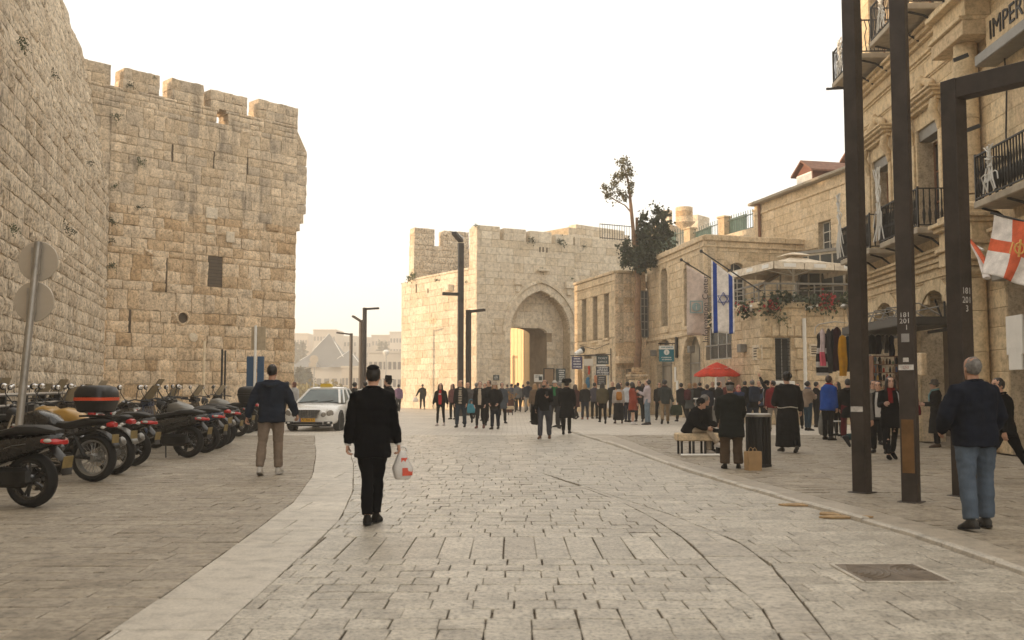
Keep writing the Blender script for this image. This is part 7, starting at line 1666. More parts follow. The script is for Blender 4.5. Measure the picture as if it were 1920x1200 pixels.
person(1834, 989, 6, 1.84, 'old person with grey hair, navy jacket and blue jeans walking away at right', (.010, .013, .022), (.085, .112, .15), 'jacket', -.10, shoe=(.05, .048, .045), hair='grey', hairstyle='cropped', skin=1, g=.055, wide=.026, belly=.03,
       P=dict(lleg=(-6, 4, 4), rleg=(7, 3, 4), larm=(6, 24, 48, .45), rarm=(2, 20, 42, .35), lfoot=8, build=1.04, hpitch=-4))
person(1888, 905, 35, 1.74, 'person in black with dark glasses striding at the right picture edge', DK, DK, 'jacket', -.12, shoe=(.5, .45, .38), P=dict(lleg=(28, 5, 2), rleg=(-26, 14, 2), larm=(-20, 8, 20, .1), rarm=(22, 8, 30, .1), rfoot=26, lean=6, hyaw=70), g=.035, X=0)
# by the bin, the bench and the posts
person(1372, 877, -6, 1.62, 'old person in flat cap, long dark coat and brown trousers standing at the bin', (.014, .016, .015), BRN, 'coat', -.30, hair='grey', hairstyle='cropped', hat='flatcap', wide=.038, g=.06, hatc=(.02, .018, .016),
       P=dict(lleg=(1, 1, 3), rleg=(-1, 1, 3), larm=(14, 8, 40, .4), rarm=(20, 10, 45, .3), lean=7, hpitch=-8, flare=.03, build=1.1))
J = person(1478, 848, 4, 1.84, 'monk in long black robe with white rope belt walking away', (.008, .008, .009), DK, 'robe', -.80, hair='black', hairstyle='curly', hat='beanie', g=.05, shoe=(.05, .045, .04), P=dict(lleg=(6, 3, 1), rleg=(-10, 12, 1), larm=(10, 14, 60, .4), rarm=(0, 18, 25, .05), rfoot=20, flare=.045, build=1.08))
mb = MB(); mb.tube([J.up(.215 * cos(a), .175 * sin(a), .05 + .012 * sin(3 * a)) for a in [2 * pi * k / 20 for k in range(21)]], .013, 6); mb.build('rope_belt', cloth((.5, .47, .4)), J.t, 60)
J = person(1672, 861, 176, 1.74, 'person with long dark hair and red scarf walking towards the camera behind the middle post', DK, DK, 'coat', -.26, hair='black', hairstyle='long', skin=2, P=dict(rleg=(14, 4, 2), lleg=(-15, 10, 2), rarm=(20, 14, 80, .3), larm=(-5, 8, 20, .1), lfoot=20, flare=.01), bkind='trousers', wide=.004, scarf=(.16, .012, .014), shoe=DK)
mb = MB(); mb.tube([J.up(-.10, -.02, .565), J.up(-.13, .10, .46), J.up(-.145, .135, .25), J.up(-.17, .10, .0)], (.012, .006), 6); mb.build('bag_strap', cloth((.4, .4, .4)), J.t, 60)
J = person(1757, 838, 78, 1.70, 'person in grey hat and long black coat standing in profile near the third post', DK2, DK, 'coat', -.55, hair='grey', hairstyle='short', hat='bucket', hatc=(.11, .095, .085), skin=2, shoe=(.07, .045, .03), P=mix(CHAT, flare=.05, rarm=(14, 6, 75, .2), larm=(14, 8, 75, .2)), scarf=(.18, .32, .34))
h = wrist(J, 'l'); prop_bag((h.x - .05, h.y, h.z - .02), .22, .24, .12, cloth((.12, .012, .02)), 'dark red handbag held by the person in grey hat', 'handbag', 'bag', 1.2)
person(1620, 860, -60, 1.72, 'person in jeans stepping out behind the leftmost tall post', (.13, .12, .11), (.016, .045, .055), 'jacket', -.12, P=dict(rleg=(-30, 55, 2), lleg=(14, 6, 2), larm=(8, 12, 25, .1), rarm=(-8, 8, 20, .1), rfoot=50), hair='brown', shoe=(.03, .03, .035), Y=20.4)
person(1650, 845, 150, 1.66, 'person in sunglasses half hidden between the first two tall posts', DK2, DK, 'jacket', -.12, inner=(.5, .48, .45), hair='black', hairstyle='tied', P=STAND, Y=22.6)
def seated(px, Y, yaw, lab, zs, **k): return person(px, 0, yaw, 1.74, lab, Y=Y, z=zs, **k)
BY = 22.3; bx = gx(1303, BY)
Jb = person(0, 0, -112, 1.74, 'person in black beanie sitting on the stone bench with crossed legs', DK, (.40, .33, .25), 'jacket', -.08, shoe=(.55, .5, .45), hat='beanie', hatc=(.008, .008, .009), loc=(gx(1291, BY), BY), P=dict(lleg=(86, 84, 6), rleg=(98, 60, -12), larm=(32, 6, 62, .5), rarm=(34, 6, 66, .5), lean=28, hpitch=-28, rfoot=10), g=.045)
person(0, 0, -75, 1.74, 'grey haired person in dark jacket sitting on the bench behind the one in beanie', DK2, DK, 'jacket', -.08, hair='grey', hairstyle='short', loc=(gx(1310, BY + .28), BY + .28), P=dict(lleg=(84, 84, 8), rleg=(84, 84, 8), larm=(25, 10, 60, .4), rarm=(25, 10, 60, .4), lean=14, hyaw=-10, hpitch=-6), g=.045)
# by the clothes stall
J = person(1553, 819, -62, 1.86, 'person in bright blue jacket and red scarf bending over the stall', (.012, .055, .26), DK, 'jacket', -.14, hair='brown', hairstyle='short', skin=0, Y=28.2, scarf=(.25, .015, .012), P=mix(CHAT, larm=(6, 10, 14, .1), lean=8, hpitch=-22), g=.05, belly=.03)
h = wrist(J, 'l'); prop_bag((h.x, h.y - .02, h.z - .04), .36, .62, .22, cloth((.16, .155, .14)), 'grey and black bag hanging from the hand of the blue jacket wearer', 'shoulder_bag', 'bag', .3)
person(1592, 823, -12, 1.76, 'person in black coat and dark red trousers beside the leftmost tall post', DK, (.12, .010, .018), 'coat', -.30, hair='black', hairstyle='short', Y=28.6, hood=True, shoe=(.3, .28, .26), P=mix(STAND, flare=.03), wide=.03)
J = person(1516, 803, -66, 1.72, 'person in beige patterned jacket and blue scarf with folded arms', (.22, .165, .125), (.016, .04, .065), 'jacket', -.10, hair='black', hairstyle='tied', P=FOLD, Y=34.2, scarf=(.06, .11, .22), shoe=DK)
person(1497, 800, 160, 1.66, 'smiling dark haired person behind the beige jacket wearer', DK2, DK, 'jacket', -.12, inner=(.3, .24, .22), hairstyle='tied', P=CHAT, Y=36.0)
person(1451, 806, 8, 1.74, 'person in red jacket and pale grey trousers near the grated window', (.17, .012, .018), (.26, .23, .19), 'jacket', -.12, hair='black', Y=33.6, P=mix(STAND, hyaw=60), g=.045)
person(1440, 800, 70, 1.76, 'person in dark cap stretching an arm to the wall', DK2, DK, 'jacket', -.10, hat='beanie', hatc=DK, Y=35.4, inner=(.45, .43, .4), P=mix(STAND, larm=(150, 10, 10, 0), rarm=(20, 10, 30, .1)))
J = person(1412, 800, 6, 1.78, 'person with dark blue backpack standing behind the bin', DK, NAVY, 'jacket', -.12, hair='grey', hairstyle='cropped', Y=33.0, P=mix(STAND, rarm=(70, 40, 40, .1))); backpack(J, cloth((.012, .020, .040), 'navy_pack'), 'dark blue backpack on the person behind the bin', 1.15)
person(1386, 800, 165, 1.60, 'person in pink headscarf near the red umbrella', (.02, .03, .07), DK, 'coat', -.3, hat='scarf', hatc=(.42, .14, .13), hairstyle='none', Y=36.5, P=STAND)
person(1368, 800, 172, 1.82, 'bearded person facing the camera under the umbrella edge', (.12, .03, .03), DK, 'jacket', -.1, Y=38.5, P=STAND)
person(1349, 800, -70, 1.74, 'person in black in profile under the red umbrella', DK, DK, 'coat', -.3, hairstyle='cropped', Y=37.5, P=CHAT)
person(1313, 800, -12, 1.74, 'person in black jacket at the umbrella table, left one', DK, DK, 'jacket', -.12, hairstyle='cropped', Y=41.0, P=STAND)
person(1327, 800, 5, 1.62, 'short haired person in dark blue at the umbrella table', NAVY, DK, 'jacket', -.12, hair='brown', hairstyle='short', Y=38.5, P=STAND, g=.05)
J = person(1294, 800, -40, 1.68, 'fair haired person in grey coat with dark red backpack', (.075, .08, .075), DK, 'coat', -.30, hair='blond', hairstyle='bob', Y=41.5, P=CHAT); backpack(J, cloth((.07, .014, .02), 'maroon_pack'), 'dark red backpack on the grey coat wearer', 1.0)
person(1303, 800, -100, 1.70, 'person beside the grey coat wearer turned to the right', DK2, DK, 'jacket', -.1, hair='blond', Y=42.6, P=STAND)
J = person(1247, 790, -8, 1.84, 'person in dark grey jacket and khaki trousers walking off with a green bag', (.030, .036, .036), (.25, .175, .10), 'jacket', -.12, hairstyle='curly', Y=40.4, P=mix(WALKR, rarm=(0, 16, 10, 0)), scarf=(.08, .035, .025))
h = wrist(J, 'r'); prop_bag((h.x + .1, h.y, h.z - .02), .5, .42, .2, cloth((.022, .035, .020)), 'dark green bag carried by the khaki trousers wearer', 'handbag', 'bag', .1, .25)
person(1237, 780, 170, 1.72, 'person partly hidden left of the khaki trousers wearer', DK2, DK, 'jacket', -.1, Y=45, P=STAND)
J = person(1214, 796, 75, 1.84, 'person with lilac sleeves, black vest and pale jeans looking at a phone', (.42, .36, .38), (.16, .21, .26), 'jacket', -.09, hair='black', skin=2, Y=39.5, shoe=(.05, .045, .05), P=PHONE, inner=(.012, .012, .014))
h = wrist(J, 'l'); t = tag(MB().box((h.x - .04, h.y, h.z + .05), (.012, .075, .15), .2, .004).build('phone', BLACKP, None, None), 'phone held by the lilac sleeved person', 'phone')
J = person(1187, 796, -75, 1.72, 'person in rust red cardigan over a black dress, bare legs, white shoes', (.24, .045, .025), DK, 'coat', -.34, hair='black', hairstyle='long', skin=2, Y=39.8, bkind='skirt', bare=True, shoe=(.6, .57, .55), P=mix(CHAT, skirt=-.42, flare=.04, hpitch=-14), g=.034)
person(1199, 780, 160, 1.80, 'dark haired person just behind the couple with the phone', DK2, DK, 'jacket', -.1, Y=43, P=STAND); person(1177, 780, -50, 1.74, 'person in white shirt behind the rust red cardigan wearer', (.45, .47, .5), NAVY, 'shirt', -.08, Y=42.5, P=CHAT)
J = person(1160, 793, 2, 1.68, 'person in pale blouse and long black skirt with orange backpack', (.40, .36, .33), DK, 'sweater', -.04, hair='black', hairstyle='long', Y=40.8, bkind='skirt', P=mix(STAND, skirt=-.76, flare=.05), shoe=(.07, .04, .03)); backpack(J, cloth((.40, .17, .03), 'orange_pack'), 'small orange backpack on the long skirted person', .8)
person(1130, 793, 3, 1.64, 'person with long black hair and olive jacket walking away', (.075, .062, .035), DK, 'jacket', -.10, hair='black', hairstyle='long', Y=40.5, P=mix(WALKL, lleg=(8, 4, 1), rleg=(-6, 8, 1)), g=.05)
person(1149, 780, 165, 1.78, 'vendor in black standing behind the goods table', DK, DK, 'sweater', -.1, Y=48.5, hair='grey', hairstyle='cropped', P=mix(STAND, larm=(20, 30, 60, .2)))
person(1164, 780, 170, 1.74, 'person in tan scarf standing by the iron gate', (.22, .14, .08), DK, 'jacket', -.1, Y=49.5, P=CHAT)
person(1097, 784, 5, 1.68, 'person with long fair hair in black walking away by the stall', DK, NAVY, 'jacket', -.08, hair='blond', hairstyle='long', Y=45.5, P=mix(STAND, lleg=(5, 2, 2), rleg=(-5, 4, 2)), shoe=(.2, .08, .06))
person(1079, 784, 30, 1.66, 'person in dark red top next to the fur hat wearer', (.07, .02, .018), DK, 'coat', -.3, hair='brown', hairstyle='long', Y=46.2, P=WALKR)
# middle of the square
J = person(1063, 816, -10, 1.72, 'person in big black fur hat and long black coat walking away', DK, DK, 'coat', -.40, hat='fur', hatc=(.006, .006, .006), Y=31.4, P=dict(lleg=(-8, 8, 0), rleg=(9, 3, -3), larm=(6, 12, 30, .2), rarm=(6, 12, 30, .2), lfoot=14, flare=.05), wide=.012, g=.05)
J = person(1021, 823, 172, 1.74, 'person in black cap and sweater with jeans looking at a phone', DK, (.055, .058, .075), 'sweater', -.10, hat='kippah', hatc=DK, skin=1, Y=28.8, shoe=(.11, .055, .03), P=dict(lleg=(-8, 10, 3), rleg=(9, 4, 3), larm=(24, 10, 92, .45), rarm=(0, 12, 22, .1), hpitch=-26, hyaw=-10, lfoot=8), wide=.022); beard(J)
h = wrist(J, 'l'); tag(MB().box((h.x, h.y - .02, h.z + .05), (.07, .012, .14), .2, .004).build('phone', BLACKP, None, None), 'phone in the hand of the black sweater wearer', 'phone')
h = wrist(J, 'r'); prop_bag((h.x - .02, h.y, h.z + .16), .20, .52, .12, cloth(DK), 'dark jacket carried over the arm of the black sweater wearer', 'carried_jacket', 'jacket', .4, 0)
person(1040, 800, -170, 1.76, 'person with a green lanyard behind the phone reader', DK2, (.03, .03, .035), 'jacket', -.12, hat='cap', hatc=(.4, .38, .35), Y=36.0, P=mix(STAND), scarf=(.02, .14, .05)); person(1049, 800, 60, 1.72, 'person in dark coat between the phone reader and the fur hat', DK, DK, 'coat', -.35, hair='grey', Y=37.2, P=CHAT)
person(1003, 800, 20, 1.66, 'fair person in brown jacket behind the phone reader', (.13, .09, .06), DK, 'jacket', -.12, hair='blond', hairstyle='long', Y=42, P=STAND)
J = person(826, 798, 172, 1.66, 'person in open black jacket over a red and white sweater walking towards the camera', DK, DK, 'jacket', -.10, hair='black', hairstyle='long', skin=2, Y=38.6, inner=(.42, .015, .02), P=mix(STAND, lleg=(-5, 6, 3), rleg=(6, 3, 3), larm=(0, 14, 12, .0), rarm=(2, 14, 12, .0)), wide=.004, shoe=(.45, .38, .34))
MB().rings([oval(J.up(0, .152, .40 - k * .05), .045, .012, 8) for k in range(2)]).build('white_motif', cloth((.6, .6, .58)), J.t, None)
J = person(864, 801, 170, 1.78, 'person in striped shirt and open dark jacket looking to the right', DK2, (.022, .034, .050), 'jacket', -.09, hairstyle='cropped', Y=37.0, inner=(.42, .36, .28), P=mix(STAND, lleg=(-6, 6, 3), rleg=(7, 3, 4), hyaw=-50), wide=.022)
for k in range(6): MB().rings([[J.up(x_ * .066, .139 + .03 * (1 - x_ * x_) * .3, .02 + k * .085 + dz) for x_ in (-1, -.5, 0, .5, 1)] + [J.up(.06, .08, .02 + k * .085 + dz), J.up(-.06, .08, .02 + k * .085 + dz)] for dz in (0, .035)]).build('stripe', cloth((.03, .035, .04)), J.t, None)
person(900, 804, 174, 1.72, 'person in cream top and open black jacket walking towards the camera', DK, DK, 'jacket', -.08, hair='brown', hairstyle='tied', skin=2, Y=36.0, inner=(.50, .42, .33), P=dict(rleg=(11, 4, 1), lleg=(-10, 16, 1), larm=(4, 10, 20, .2), rarm=(-4, 10, 20, .2), lfoot=18), wide=.006, shoe=(.13, .05, .035))
person(928, 806, 165, 1.70, 'fair haired person in knitted hat and black coat, hands in pockets', DK, NAVY, 'coat', -.18, hat='bucket', hatc=(.34, .28, .22), hair='blond', hairstyle='long', skin=2, Y=35.3, P=dict(rleg=(6, 3, 0), lleg=(-5, 8, 0), larm=(4, 16, 40, .5), rarm=(4, 16, 40, .5), flare=.0), g=.045)
person(877, 790, 172, 1.74, 'person in grey top carrying a blue bag behind the striped shirt wearer', (.07, .065, .065), DK, 'jacket', -.1, Y=41.5, hairstyle='cropped', P=WALKR); prop_bag((gx(883, 41.0), 41.0, .80), .34, .38, .14, cloth((.06, .25, .33)), 'light blue bag behind the striped shirt wearer', 'shopping_bag', 'bag', 0, .2)
person(849, 790, 150, 1.66, 'person with dark hair behind the striped shirt wearer on the left', (.14, .06, .06), DK, 'jacket', -.1, hairstyle='long', Y=46, P=STAND); person(917, 795, 170, 1.78, 'bearded person close behind the knitted hat wearer', DK2, DK, 'jacket', -.1, hair='brown', Y=38.6, P=mix(STAND, hyaw=-30))
person(941, 790, -165, 1.70, 'person in blue grey coat behind the knitted hat wearer', (.05, .06, .075), DK, 'coat', -.3, Y=41, P=STAND); person(909, 790, 172, 1.68, 'small face between the cream top and knitted hat wearers', DK2, DK, 'jacket', -.1, hairstyle='tied', Y=44, P=STAND)
for i, (px, Y, yaw, H, tc, bc, hs, lab) in enumerate(((951, 60, 10, 1.68, (.10, .10, .10), NAVY, 'cropped', 'person in grey shirt at the left of the group under the arch'), (959, 61, -8, 1.74, (.05, .065, .10), JEAN, 'short', 'person in blue jeans second from left under the arch'), (971, 59.5, 5, 1.76, (.13, .135, .14), DK2, 'curly', 'person with grey hooded top in the group under the arch'),
      (981, 61.5, 25, 1.70, DK, DK, 'short', 'dark figure just right of the grey hooded one under the arch'), (990, 59, 0, 1.84, NAVY, (.3, .28, .25), 'curly', 'tall person with bushy hair and pale trousers under the arch'), (1028, 56, 160, 1.74, (.16, .16, .15), DK, 'short', 'grey haired person far behind the phone reader'), (1012, 58, 170, 1.68, DK2, DK, 'short', 'dark figure before the glazed case in the arch'))):
    person(px, 0, yaw, H, lab, tc, bc, 'jacket', -.1, hairstyle=hs, hair='black' if i != 5 else 'grey', Y=Y, P=WALKL if i % 2 else STAND)
J = person(792, 764, 8, 1.74, 'person in dark clothes walking alone along the sunlit gate flank', DK2, DK2, 'jacket', -.1, Y=66, shoe=(.15, .09, .05), P=mix(WALKL, larm=(-10, 30, 10, 0)), hairstyle='cropped'); h = wrist(J, 'l'); prop_bag((h.x, h.y, h.z), .36, .3, .14, MATS['thin_white_plastic'], 'small white bag of the lone walker by the sunlit flank', 'plastic_bag', 'bag', 0, .05, .1)
J = person(727, 790, 60, 1.78, 'bearded person in black brimmed hat and coat beyond the suited person', DK, DK, 'coat', -.3, hat='brim', hatc=(.006, .006, .007), skin=2, Y=26.5, inner=(.55, .53, .5), P=mix(STAND, hpitch=-6, hyaw=20)); beard(J, 'brown')
person(747, 762, 20, 1.70, 'person in violet shirt walking away far beyond the hat wearer', (.16, .10, .18), DK, 'shirt', -.1, Y=60, P=WALKR, skin=0)
person(664, 770, -30, 1.70, 'dark haired person seen over the open taxi door', DK2, DK, 'jacket', -.1, Y=37.5, P=STAND); person(684, 770, 10, 1.74, 'dark haired person beyond the open taxi door, on the right', (.2, .17, .14), DK, 'jacket', -.1, Y=38.5, P=STAND)
person(551, 770, 150, 1.74, 'person with red brown hair behind the taxi roof', (.4, .4, .4), DK, 'jacket', -.1, hair='red', hairstyle='bob', Y=43, P=mix(STAND, hyaw=-60)); person(538, 770, 20, 1.76, 'person in white shirt behind the taxi, next to the hooded walker', (.5, .5, .52), DK, 'shirt', -.1, Y=43.6, P=STAND)
# more of the crowd, seen between the others
for i, (px, Y, yaw, H, tc, hs, hc, pp, lab) in enumerate(((1337, 44, 175, 1.74, DK, 'short', 'black', STAND, 'vendor in black behind the counter under the red parasol'), (1278, 43, 15, 1.72, DK2, 'short', 'black', WALKL, 'dark person walking between the green bag and the maroon backpack'), (1425, 37, 150, 1.76, (.03, .05, .1), 'short', 'grey', STAND, 'person in blue right of the dark blue backpack'),
      (1398, 40, -20, 1.78, DK, 'cropped', 'black', STAND, 'tall person in black behind the pink headscarf'), (1466, 38, -40, 1.66, (.10, .03, .03), 'long', 'brown', CHAT, 'long haired person in wine red behind the monk'), (1532, 37, -80, 1.72, DK, 'short', 'black', CHAT, 'person in black at the banded garment'), (1573, 30.5, 120, 1.68, DK2, 'long', 'black', CHAT, 'stallholder in black facing the blue jacket wearer'),
      (1640, 26, 170, 1.7, (.25, .23, .2), 'short', 'black', STAND, 'person in pale top deep in the shop front'), (1206, 46, 20, 1.7, DK, 'long', 'brown', WALKR, 'long haired person in black far behind the phone couple'), (1115, 47, -30, 1.72, (.05, .045, .06), 'short', 'black', CHAT, 'person browsing by the low stone step'),
      (1050, 52, 10, 1.7, DK, 'short', 'black', WALKL, 'dark figure far behind the fur hat wearer'), (966, 63, -15, 1.66, DK, 'long', 'black', STAND, 'long haired figure deepest in the group under the arch'), (893, 47, 5, 1.74, DK2, 'short', 'grey', WALKR, 'dark figure walking off behind the cream top wearer'))):
    person(px, 0, yaw, H, lab, tc, DK, 'jacket', -.11, hair=hc, hairstyle=hs, Y=Y, P=pp)
# ------------------------------------------------------------------ tree by the low building
def tree(lab, Y, trunk, blobs, n, leaf, mat, seed, x_of=None, name='tree', cat='tree', stubs=(), bark=WOOD):
    q = random.Random(seed); P = lambda px, py, dy=0: Vector((gx(px, Y + dy), Y + dy, zat(py, Y + dy)))
    t = thing(name, lab, cat, (gx(trunk[0][0], Y), Y, 0)); mb = MB()
    mb.tube([P(px, py) for px, py, r in trunk], [r for px, py, r in trunk], 9)
    for st_ in stubs: mb.tube([P(px, py, dy) for px, py, dy, r in st_], [r for px, py, dy, r in st_], 6)
    mb.build('trunk', bark, t, 60); mb = MB(); k = Y / F
    for (px, py, rx, ry, w) in blobs:
        for c in range(max(3, int(w * 9))):
            a, rr = q.uniform(0, 2 * pi), sqrt(q.random()); cc = P(px + rx * rr * cos(a), py + ry * rr * sin(a), q.uniform(-1, 1) * rx * k * .8); cr = q.uniform(.22, .42)
            mb2 = leaves(mb, cc, cr, cr, cr * .9, int(n * w / max(3, int(w * 9))), q, leaf)
    mb.build('crown', mat, t, None); return t
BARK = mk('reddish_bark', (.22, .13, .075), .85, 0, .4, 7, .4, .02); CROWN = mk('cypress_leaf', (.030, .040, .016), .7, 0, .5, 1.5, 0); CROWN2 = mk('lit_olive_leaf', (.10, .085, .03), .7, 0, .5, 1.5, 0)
tree('dark bushy tree with one tall bare stem and tuft on top, right of the gate', 53.2, [(1195, 690, .19), (1199, 640, .17), (1196, 590, .17), (1199, 530, .15), (1193, 470, .12), (1190, 430, .10), (1186, 385, .09), (1183, 350, .05), (1176, 320, .03)],
     [(1242, 405, 13, 16, 1.0), (1244, 435, 16, 22, 2.0), (1225, 445, 16, 22, 1.8), (1210, 430, 7, 22, .8), (1205, 465, 18, 20, 1.8), (1232, 475, 20, 18, 1.8), (1185, 487, 18, 14, 1.3), (1205, 497, 20, 14, 1.5), (1178, 462, 9, 10, .6), (1253, 450, 8, 20, .8), (1212, 405, 5, 12, .3)], 330, .17, CROWN, 5,
     stubs=[[(1195, 500, 0, .16), (1198, 450, .2, .12), (1197, 408, .2, .07)], [(1196, 520, 0, .14), (1215, 480, .5, .09), (1236, 430, .4, .05), (1243, 395, .3, .03)], [(1188, 400, 0, .05), (1175, 385, 0, .035), (1150, 372, .2, .02), (1138, 360, .2, .012)]], bark=BARK)
tt = [o for o in COL.objects if o.name == 'tree'][0]
q = random.Random(9); mb = MB()
for (px, py, rx, ry, w) in ((1172, 305, 11, 13, .9), (1178, 325, 12, 18, 1.2), (1182, 352, 9, 16, .9), (1164, 335, 10, 14, .8), (1150, 360, 12, 12, .9), (1137, 360, 7, 11, .6), (1168, 366, 12, 10, .7), (1155, 342, 6, 8, .3)):
    for c in range(max(3, int(w * 8))):
        a, rr = q.uniform(0, 2 * pi), sqrt(q.random()); cc = Vector((gx(px + rx * rr * cos(a), 53.2), 53.2 + q.uniform(-.4, .4), zat(py + ry * rr * sin(a), 53.2))); leaves(mb, cc, .2, .2, .22, 34, q, .11)
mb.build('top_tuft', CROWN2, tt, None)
pd = thing('stone_pedestal', 'short stone pedestal with a cap at the foot of the tree', 'pedestal', (gx(1195, 52.4), 52.4, 0)); x = gx(1195, 52.4)
for k in range(3): MB().box((x, 52.4, .02 + k * .62 + .3), (.78, .7, .6), .1, .03).build('block', ST_BLD, pd, None)
mb = MB()
for z, w in ((1.96, .92), (2.08, 1.0), (2.2, .8), (2.38, .5)): mb.box((x, 52.4, z), (w, w * .9, .12 if z < 2.3 else .24), .1, .03)
mb.build('cap', ST_CIT, pd, None)
# ------------------------------------------------------------------ left side: railing, sign post, blue panel
frL = Fr((gx(-60, 17), 17), (gx(195, 36), 36)); zt = 1.34; fe = thing('railing', 'steel railing with thin upright bars along the moat at left', 'railing', frL.p(5, 0)); n = 9
for k in range(n + 1): u = frL.L * k / n; MB().bar(frL.p(u, 0, .05), frL.p(u, zt + .02, .05), .16, .08, .01).build('post', IRON, fe, None)
for z, r in ((zt, .035), (1.13, .028)): MB().tube([frL.p(0, z, .1), frL.p(frL.L, z, .1)], r, 8).build('rail', STEEL, fe, 40)
mb = MB(); k = 0.0
while k < frL.L: mb.bar(frL.p(k, .1, .1), frL.p(k, 1.12, .1), .02); k += .13
mb.bar(frL.p(0, .1, .1), frL.p(frL.L, .1, .1), .04); tag(mb.build('bar', IRON, fe, None), kind='stuff')
Yp = 14.7; b0, b1 = Vector((gx(38, Yp), Yp, -.01)), Vector((gx(57, Yp), Yp, zat(453, Yp))); b0.x -= .12; sp = thing('traffic_sign', 'back of two round traffic signs on a leaning steel post at left', 'road sign', b0)
MB().tube([b0, b1], .055, 12).build('post', STEEL, sp, 40); GB = mk('sign_back_grey', (.52, .46, .38), .45, .3, .1, 3, .02)
for py in (489, 565):
    c = b0.lerp(b1, (zat(py, Yp) - b0.z) / (b1.z - b0.z)) + Vector((-.01, .07, 0)); M = Matrix(((1, 0, 0), (0, 0, 1), (0, 1, 0))).to_4x4(); M.translation = c
    MB().lathe([(.295, 0), (.30, .008), (.30, .02), (.1, .021)], 30, M).build('disc', GB, sp, 40); MB().bar(c + Vector((0, -.075, -.2)), c + Vector((0, -.075, .2)), .13, .03).build('clamp', STEEL, sp, None)
BLUEP = mk('blue_panel_paint', (.02, .075, .16), .45, 0, .12, 2); Yq = 36.0; x = gx(476, Yq); bp = thing('blue_panel', 'two upright blue panels on a pale post by the tower corner', 'information panel', (x, Yq, 0))
for a, b in ((459.5, 472.5), (479.5, 492)): mb = MB(); mb.box(((gx(a, Yq) + gx(b, Yq)) / 2, Yq + .08, (zat(668, Yq) + .3) / 2), (gx(b, Yq) - gx(a, Yq), .08, zat(668, Yq) - .3), 0, .01); mb.build('panel', BLUEP, bp, None)
MB().tube([(x, Yq, 0), (x, Yq, zat(610, Yq))], .05, 8).build('post', WHITE, bp, 40); mb = MB(); mb.box((gx(478, Yq) + .05, Yq + .08, zat(634, Yq)), (.52, .02, .85), 0, .005); mb.build('sign_back', mk('tan_sign_back', (.42, .34, .23), .5), bp, None)
# ------------------------------------------------------------------ benches, bin, paper bag, board on the ground
def bench(px, Y, w, lab, rz=0.0):
    x = gx(px, Y); t = thing('stone_bench', lab, 'bench', (x, Y, 0), rz, 'stone seats in the square', True); MB().box((0, 0, .385), (w, .5, .17), 0, .025).build('seat', ST_BLD, t, None)
    for k in range(4):
        for s in (-1, 1): MB().box((lerp(-w / 2 + .08, w / 2 - .08, k / 3), s * .17, .15), (.045, .045, .30)).build('leg', IRON, t, None)
bench(1308, BY + .05, .95, 'stone bench on thin iron legs with two people sitting on it', .06); bench(950, 53, .78, 'empty pale bench on thin iron legs before the arch')
x, y = gx(1313, 21.9), 21.6; tag(MB().box((x, y, .03), (.95, .12, .05), .05, .015).build('white_board', WHITE, None, None), 'narrow white board lying on the ground below the bench', 'board')
x, y = gx(1424, 18.8), 18.85; bn = thing('litter_bin', 'black ribbed litter bin with pale lid edge beside the flat cap wearer', 'litter bin', (x, y, 0)); M = Matrix.Translation((x, y, 0))
MB().lathe([(.20, .03), (.205, .95)], 20, M).build('drum', BLACKP, bn, 40)
for k in range(20): a = 2 * pi * k / 20; MB().box((x + .222 * cos(a), y + .222 * sin(a), .49), (.016, .052, .90), a, .004).build('slat', IRON, bn, None)
MB().lathe([(.2, .93), (.245, .94), (.25, .985), (.2, 1.0), (.19, .95)], 24, M).build('lid', STEEL, bn, 40, fix=True); MB().lathe([(.23, 0), (.24, .02), (.24, .05), (.2, .06)], 20, M).build('base', IRON, bn, 40)
KRAFT = mk('kraft_paper', (.40, .26, .13), .8, 0, .15, 5, .3); x, y = gx(1412, 18.05), 18.05; kb = thing('paper_bag', 'brown paper bag standing on the paving against the bin', 'paper bag', (x, y, 0)); c_ = Matrix.Translation((x, y, 0)) @ Matrix.Rotation(.3, 4, 'Z')
mb = MB(); mb.rings([[Vector((sx * w, sy * d, z)) for sx, sy in ((-1, -1), (0, -1.04), (1, -1), (1.03, 0), (1, 1), (0, .98), (-1, 1), (-.97, 0))] for z, w, d in ((0, .13, .08), (.18, .135, .082), (.335, .14, .07), (.34, .128, .06), (.2, .12, .065))], cap=False); mb.tf(c_); mb.build('body', KRAFT, kb, None, fix=True)
mb = MB()
for s in (-1, 1): mb.tube([c_ @ Vector((.05 * k, s * .065, .335 + .075 * (1 - (k / 1.0) ** 2))) for k in (-1, -.6, 0, .6, 1)], .006, 5)
mb.build('handle', KRAFT, kb, 40)
